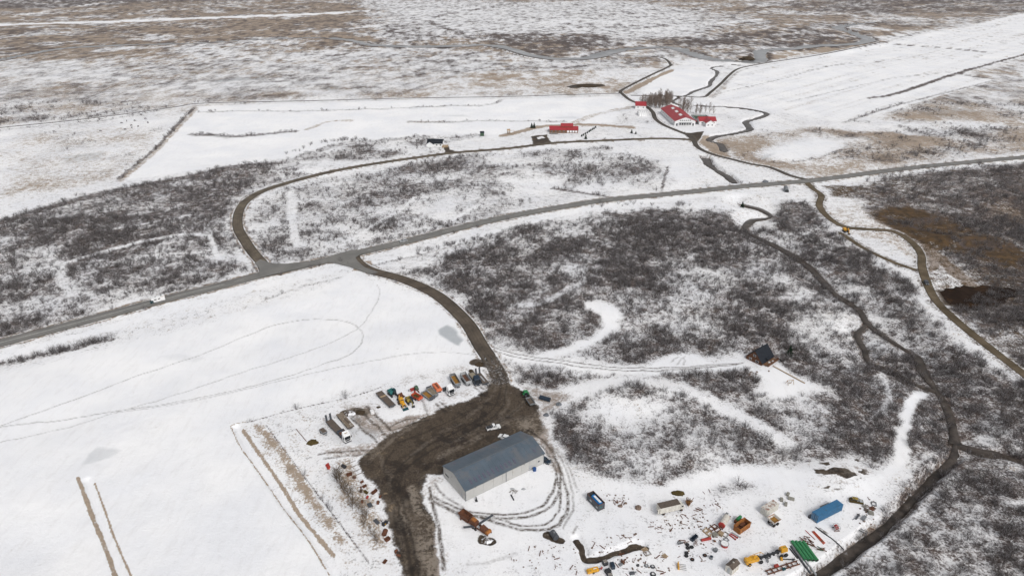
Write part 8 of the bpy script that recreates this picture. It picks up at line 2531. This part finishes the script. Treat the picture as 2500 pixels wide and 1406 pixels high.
# young trees along the mud, tallest at the top
_rowp = smooth_line([(-58.96,177.26),(-54.64,170.14),(-50.71,164.11),(-46.68,158.88),(-43.14,153.53),(-40.03,147.96)], 0.5)
_rl = ['first (topmost) slender bare tree of the row beside the junk', 'second bare tree from the top of the row beside the junk', 'third bare tree from the top of the row beside the junk', 'fourth bare tree from the top of the row beside the junk', 'fifth bare tree from the top of the row beside the junk',
       'sixth bare tree from the top of the row beside the junk', 'bare tree in the middle of the row beside the junk', 'bushy bare tree just below the middle of the row beside the junk', 'ninth bare tree from the top of the row beside the junk', 'tenth bare tree from the top of the row beside the junk',
       'eleventh bare tree from the top of the row beside the junk', 'last but two bare tree of the row beside the junk', 'last but one bare tree of the row beside the junk', 'lowest bare bush of the row beside the junk']
for k, lb in enumerate(_rl):
    q = _rowp[int((k + 0.5) / len(_rl) * (len(_rowp) - 1))]
    s = 1.3 - 0.05 * k
    tree(BIR, (q[0] + rr.uniform(-1, 1), q[1] + rr.uniform(-1, 1)), lb, 'row of bare trees beside the junk', max(0.6, s), 'young_tree', k)


# conifers
def conifer_mesh(seed, h, r, n):
    rr_ = random.Random(seed)
    V, F = [], []
    for k in range(n):
        f = (k + rr_.random()) / n
        a = rr_.uniform(0, 6.283)
        L = r * (1 - f) ** 0.8 * rr_.uniform(0.75, 1.15) + 0.15
        z = 0.2 + f * (h - 0.3)
        b = Vector((0, 0, z))
        e = Vector((math.cos(a) * L, math.sin(a) * L, z - 0.25 * L + 0.1))
        ribbon_twig(V, F, b, b.lerp(e, 0.5) + Vector((0, 0, 0.12 * L)), e, 0.45, 0.12, rr_)
        s_ = Vector((-math.sin(a), math.cos(a), 0))
        for s in (-1, 1):
            q = b.lerp(e, 0.55)
            ribbon_twig(V, F, q, q + s_ * s * L * 0.15, q + s_ * s * L * 0.35 + Vector((0, 0, -0.1)), 0.3, 0.1, rr_)
    me_ = bpy.data.meshes.new('crown')
    me_.from_pydata(V, [], F)
    me_.materials.append(M('needles'))
    return me_


CON = conifer_mesh(3, 5.2, 1.9, 130)
for px, s, lb in (((121.53,255.21), 1.0, 'dark green conifer in the scrub right of the brown cabin'), ((19.33,671.72), 1.0, 'left one of two small dark spruces beside the long red house'), ((21.75,671.72), 1.05, 'right one of two small dark spruces beside the long red house'),
                  ((114.49,651.95), 0.8, 'small dark spruce on the slope left of the farm yard'), ((68.48,630.15), 0.9, 'dark bush on the slope below the long red house'), ((117.90,648.75), 0.6, 'tiny dark spruce left of the farm yard'),
                  ((160.04,450.69), 0.9, 'dark bush at the culvert mouth where the stream leaves the road')):
    t = thing('spruce_tree', lb, 'tree', px)
    t.scale = (s, s, s)
    MB().cyl((0, 0, -0.2), (0, 0, 4.6), 0.12, 0.03, n=6).build('trunk', 'bark', t)
    obj('crown', CON, t)
# dark hedge below the long red house
for k in range(9):
    p = smooth_line([(65.5,639.3),(75.2,658.4),(84.5,678.6)], 1.0)
    q = p[int(k / 9 * (len(p) - 1))]
    t = thing('hedge_bush', 'dark bush in the hedge right of the long red house', 'bush', (q[0], q[1]), 'hedge right of the long red house')
    t.scale = (0.6, 0.6, 0.45)
    MB().cyl((0, 0, -0.2), (0, 0, 2.0), 0.1, 0.03, n=5).build('trunk', 'bark', t)
    obj('crown', CON, t)

# ------------------------------------------------------------------ thin winter air over the plain
m = bpy.data.materials.new('haze')
m.use_nodes = True
t = m.node_tree
t.nodes.remove(t.nodes['Principled BSDF'])
v = t.nodes.new('ShaderNodeVolumePrincipled')
v.inputs['Color'].default_value = (0.90, 0.92, 0.96, 1)
v.inputs['Density'].default_value = 0.000022
v.inputs['Anisotropy'].default_value = 0.1
t.links.new(v.outputs[0], t.nodes['Material Output'].inputs['Volume'])
_zl, _zh = float(Z.min()) - 2.0, 175.0
hb = MB().box((0, 5000, (_zl + _zh) / 2), (170000, 20000, _zh - _zl))
hb.v = [(x, y, z) for x, y, z in hb.v]
o = hb.build('haze', m)
tag(o, 'thin pale winter haze over the whole plain', kind='stuff')
SC.cycles.volume_bounces = 0
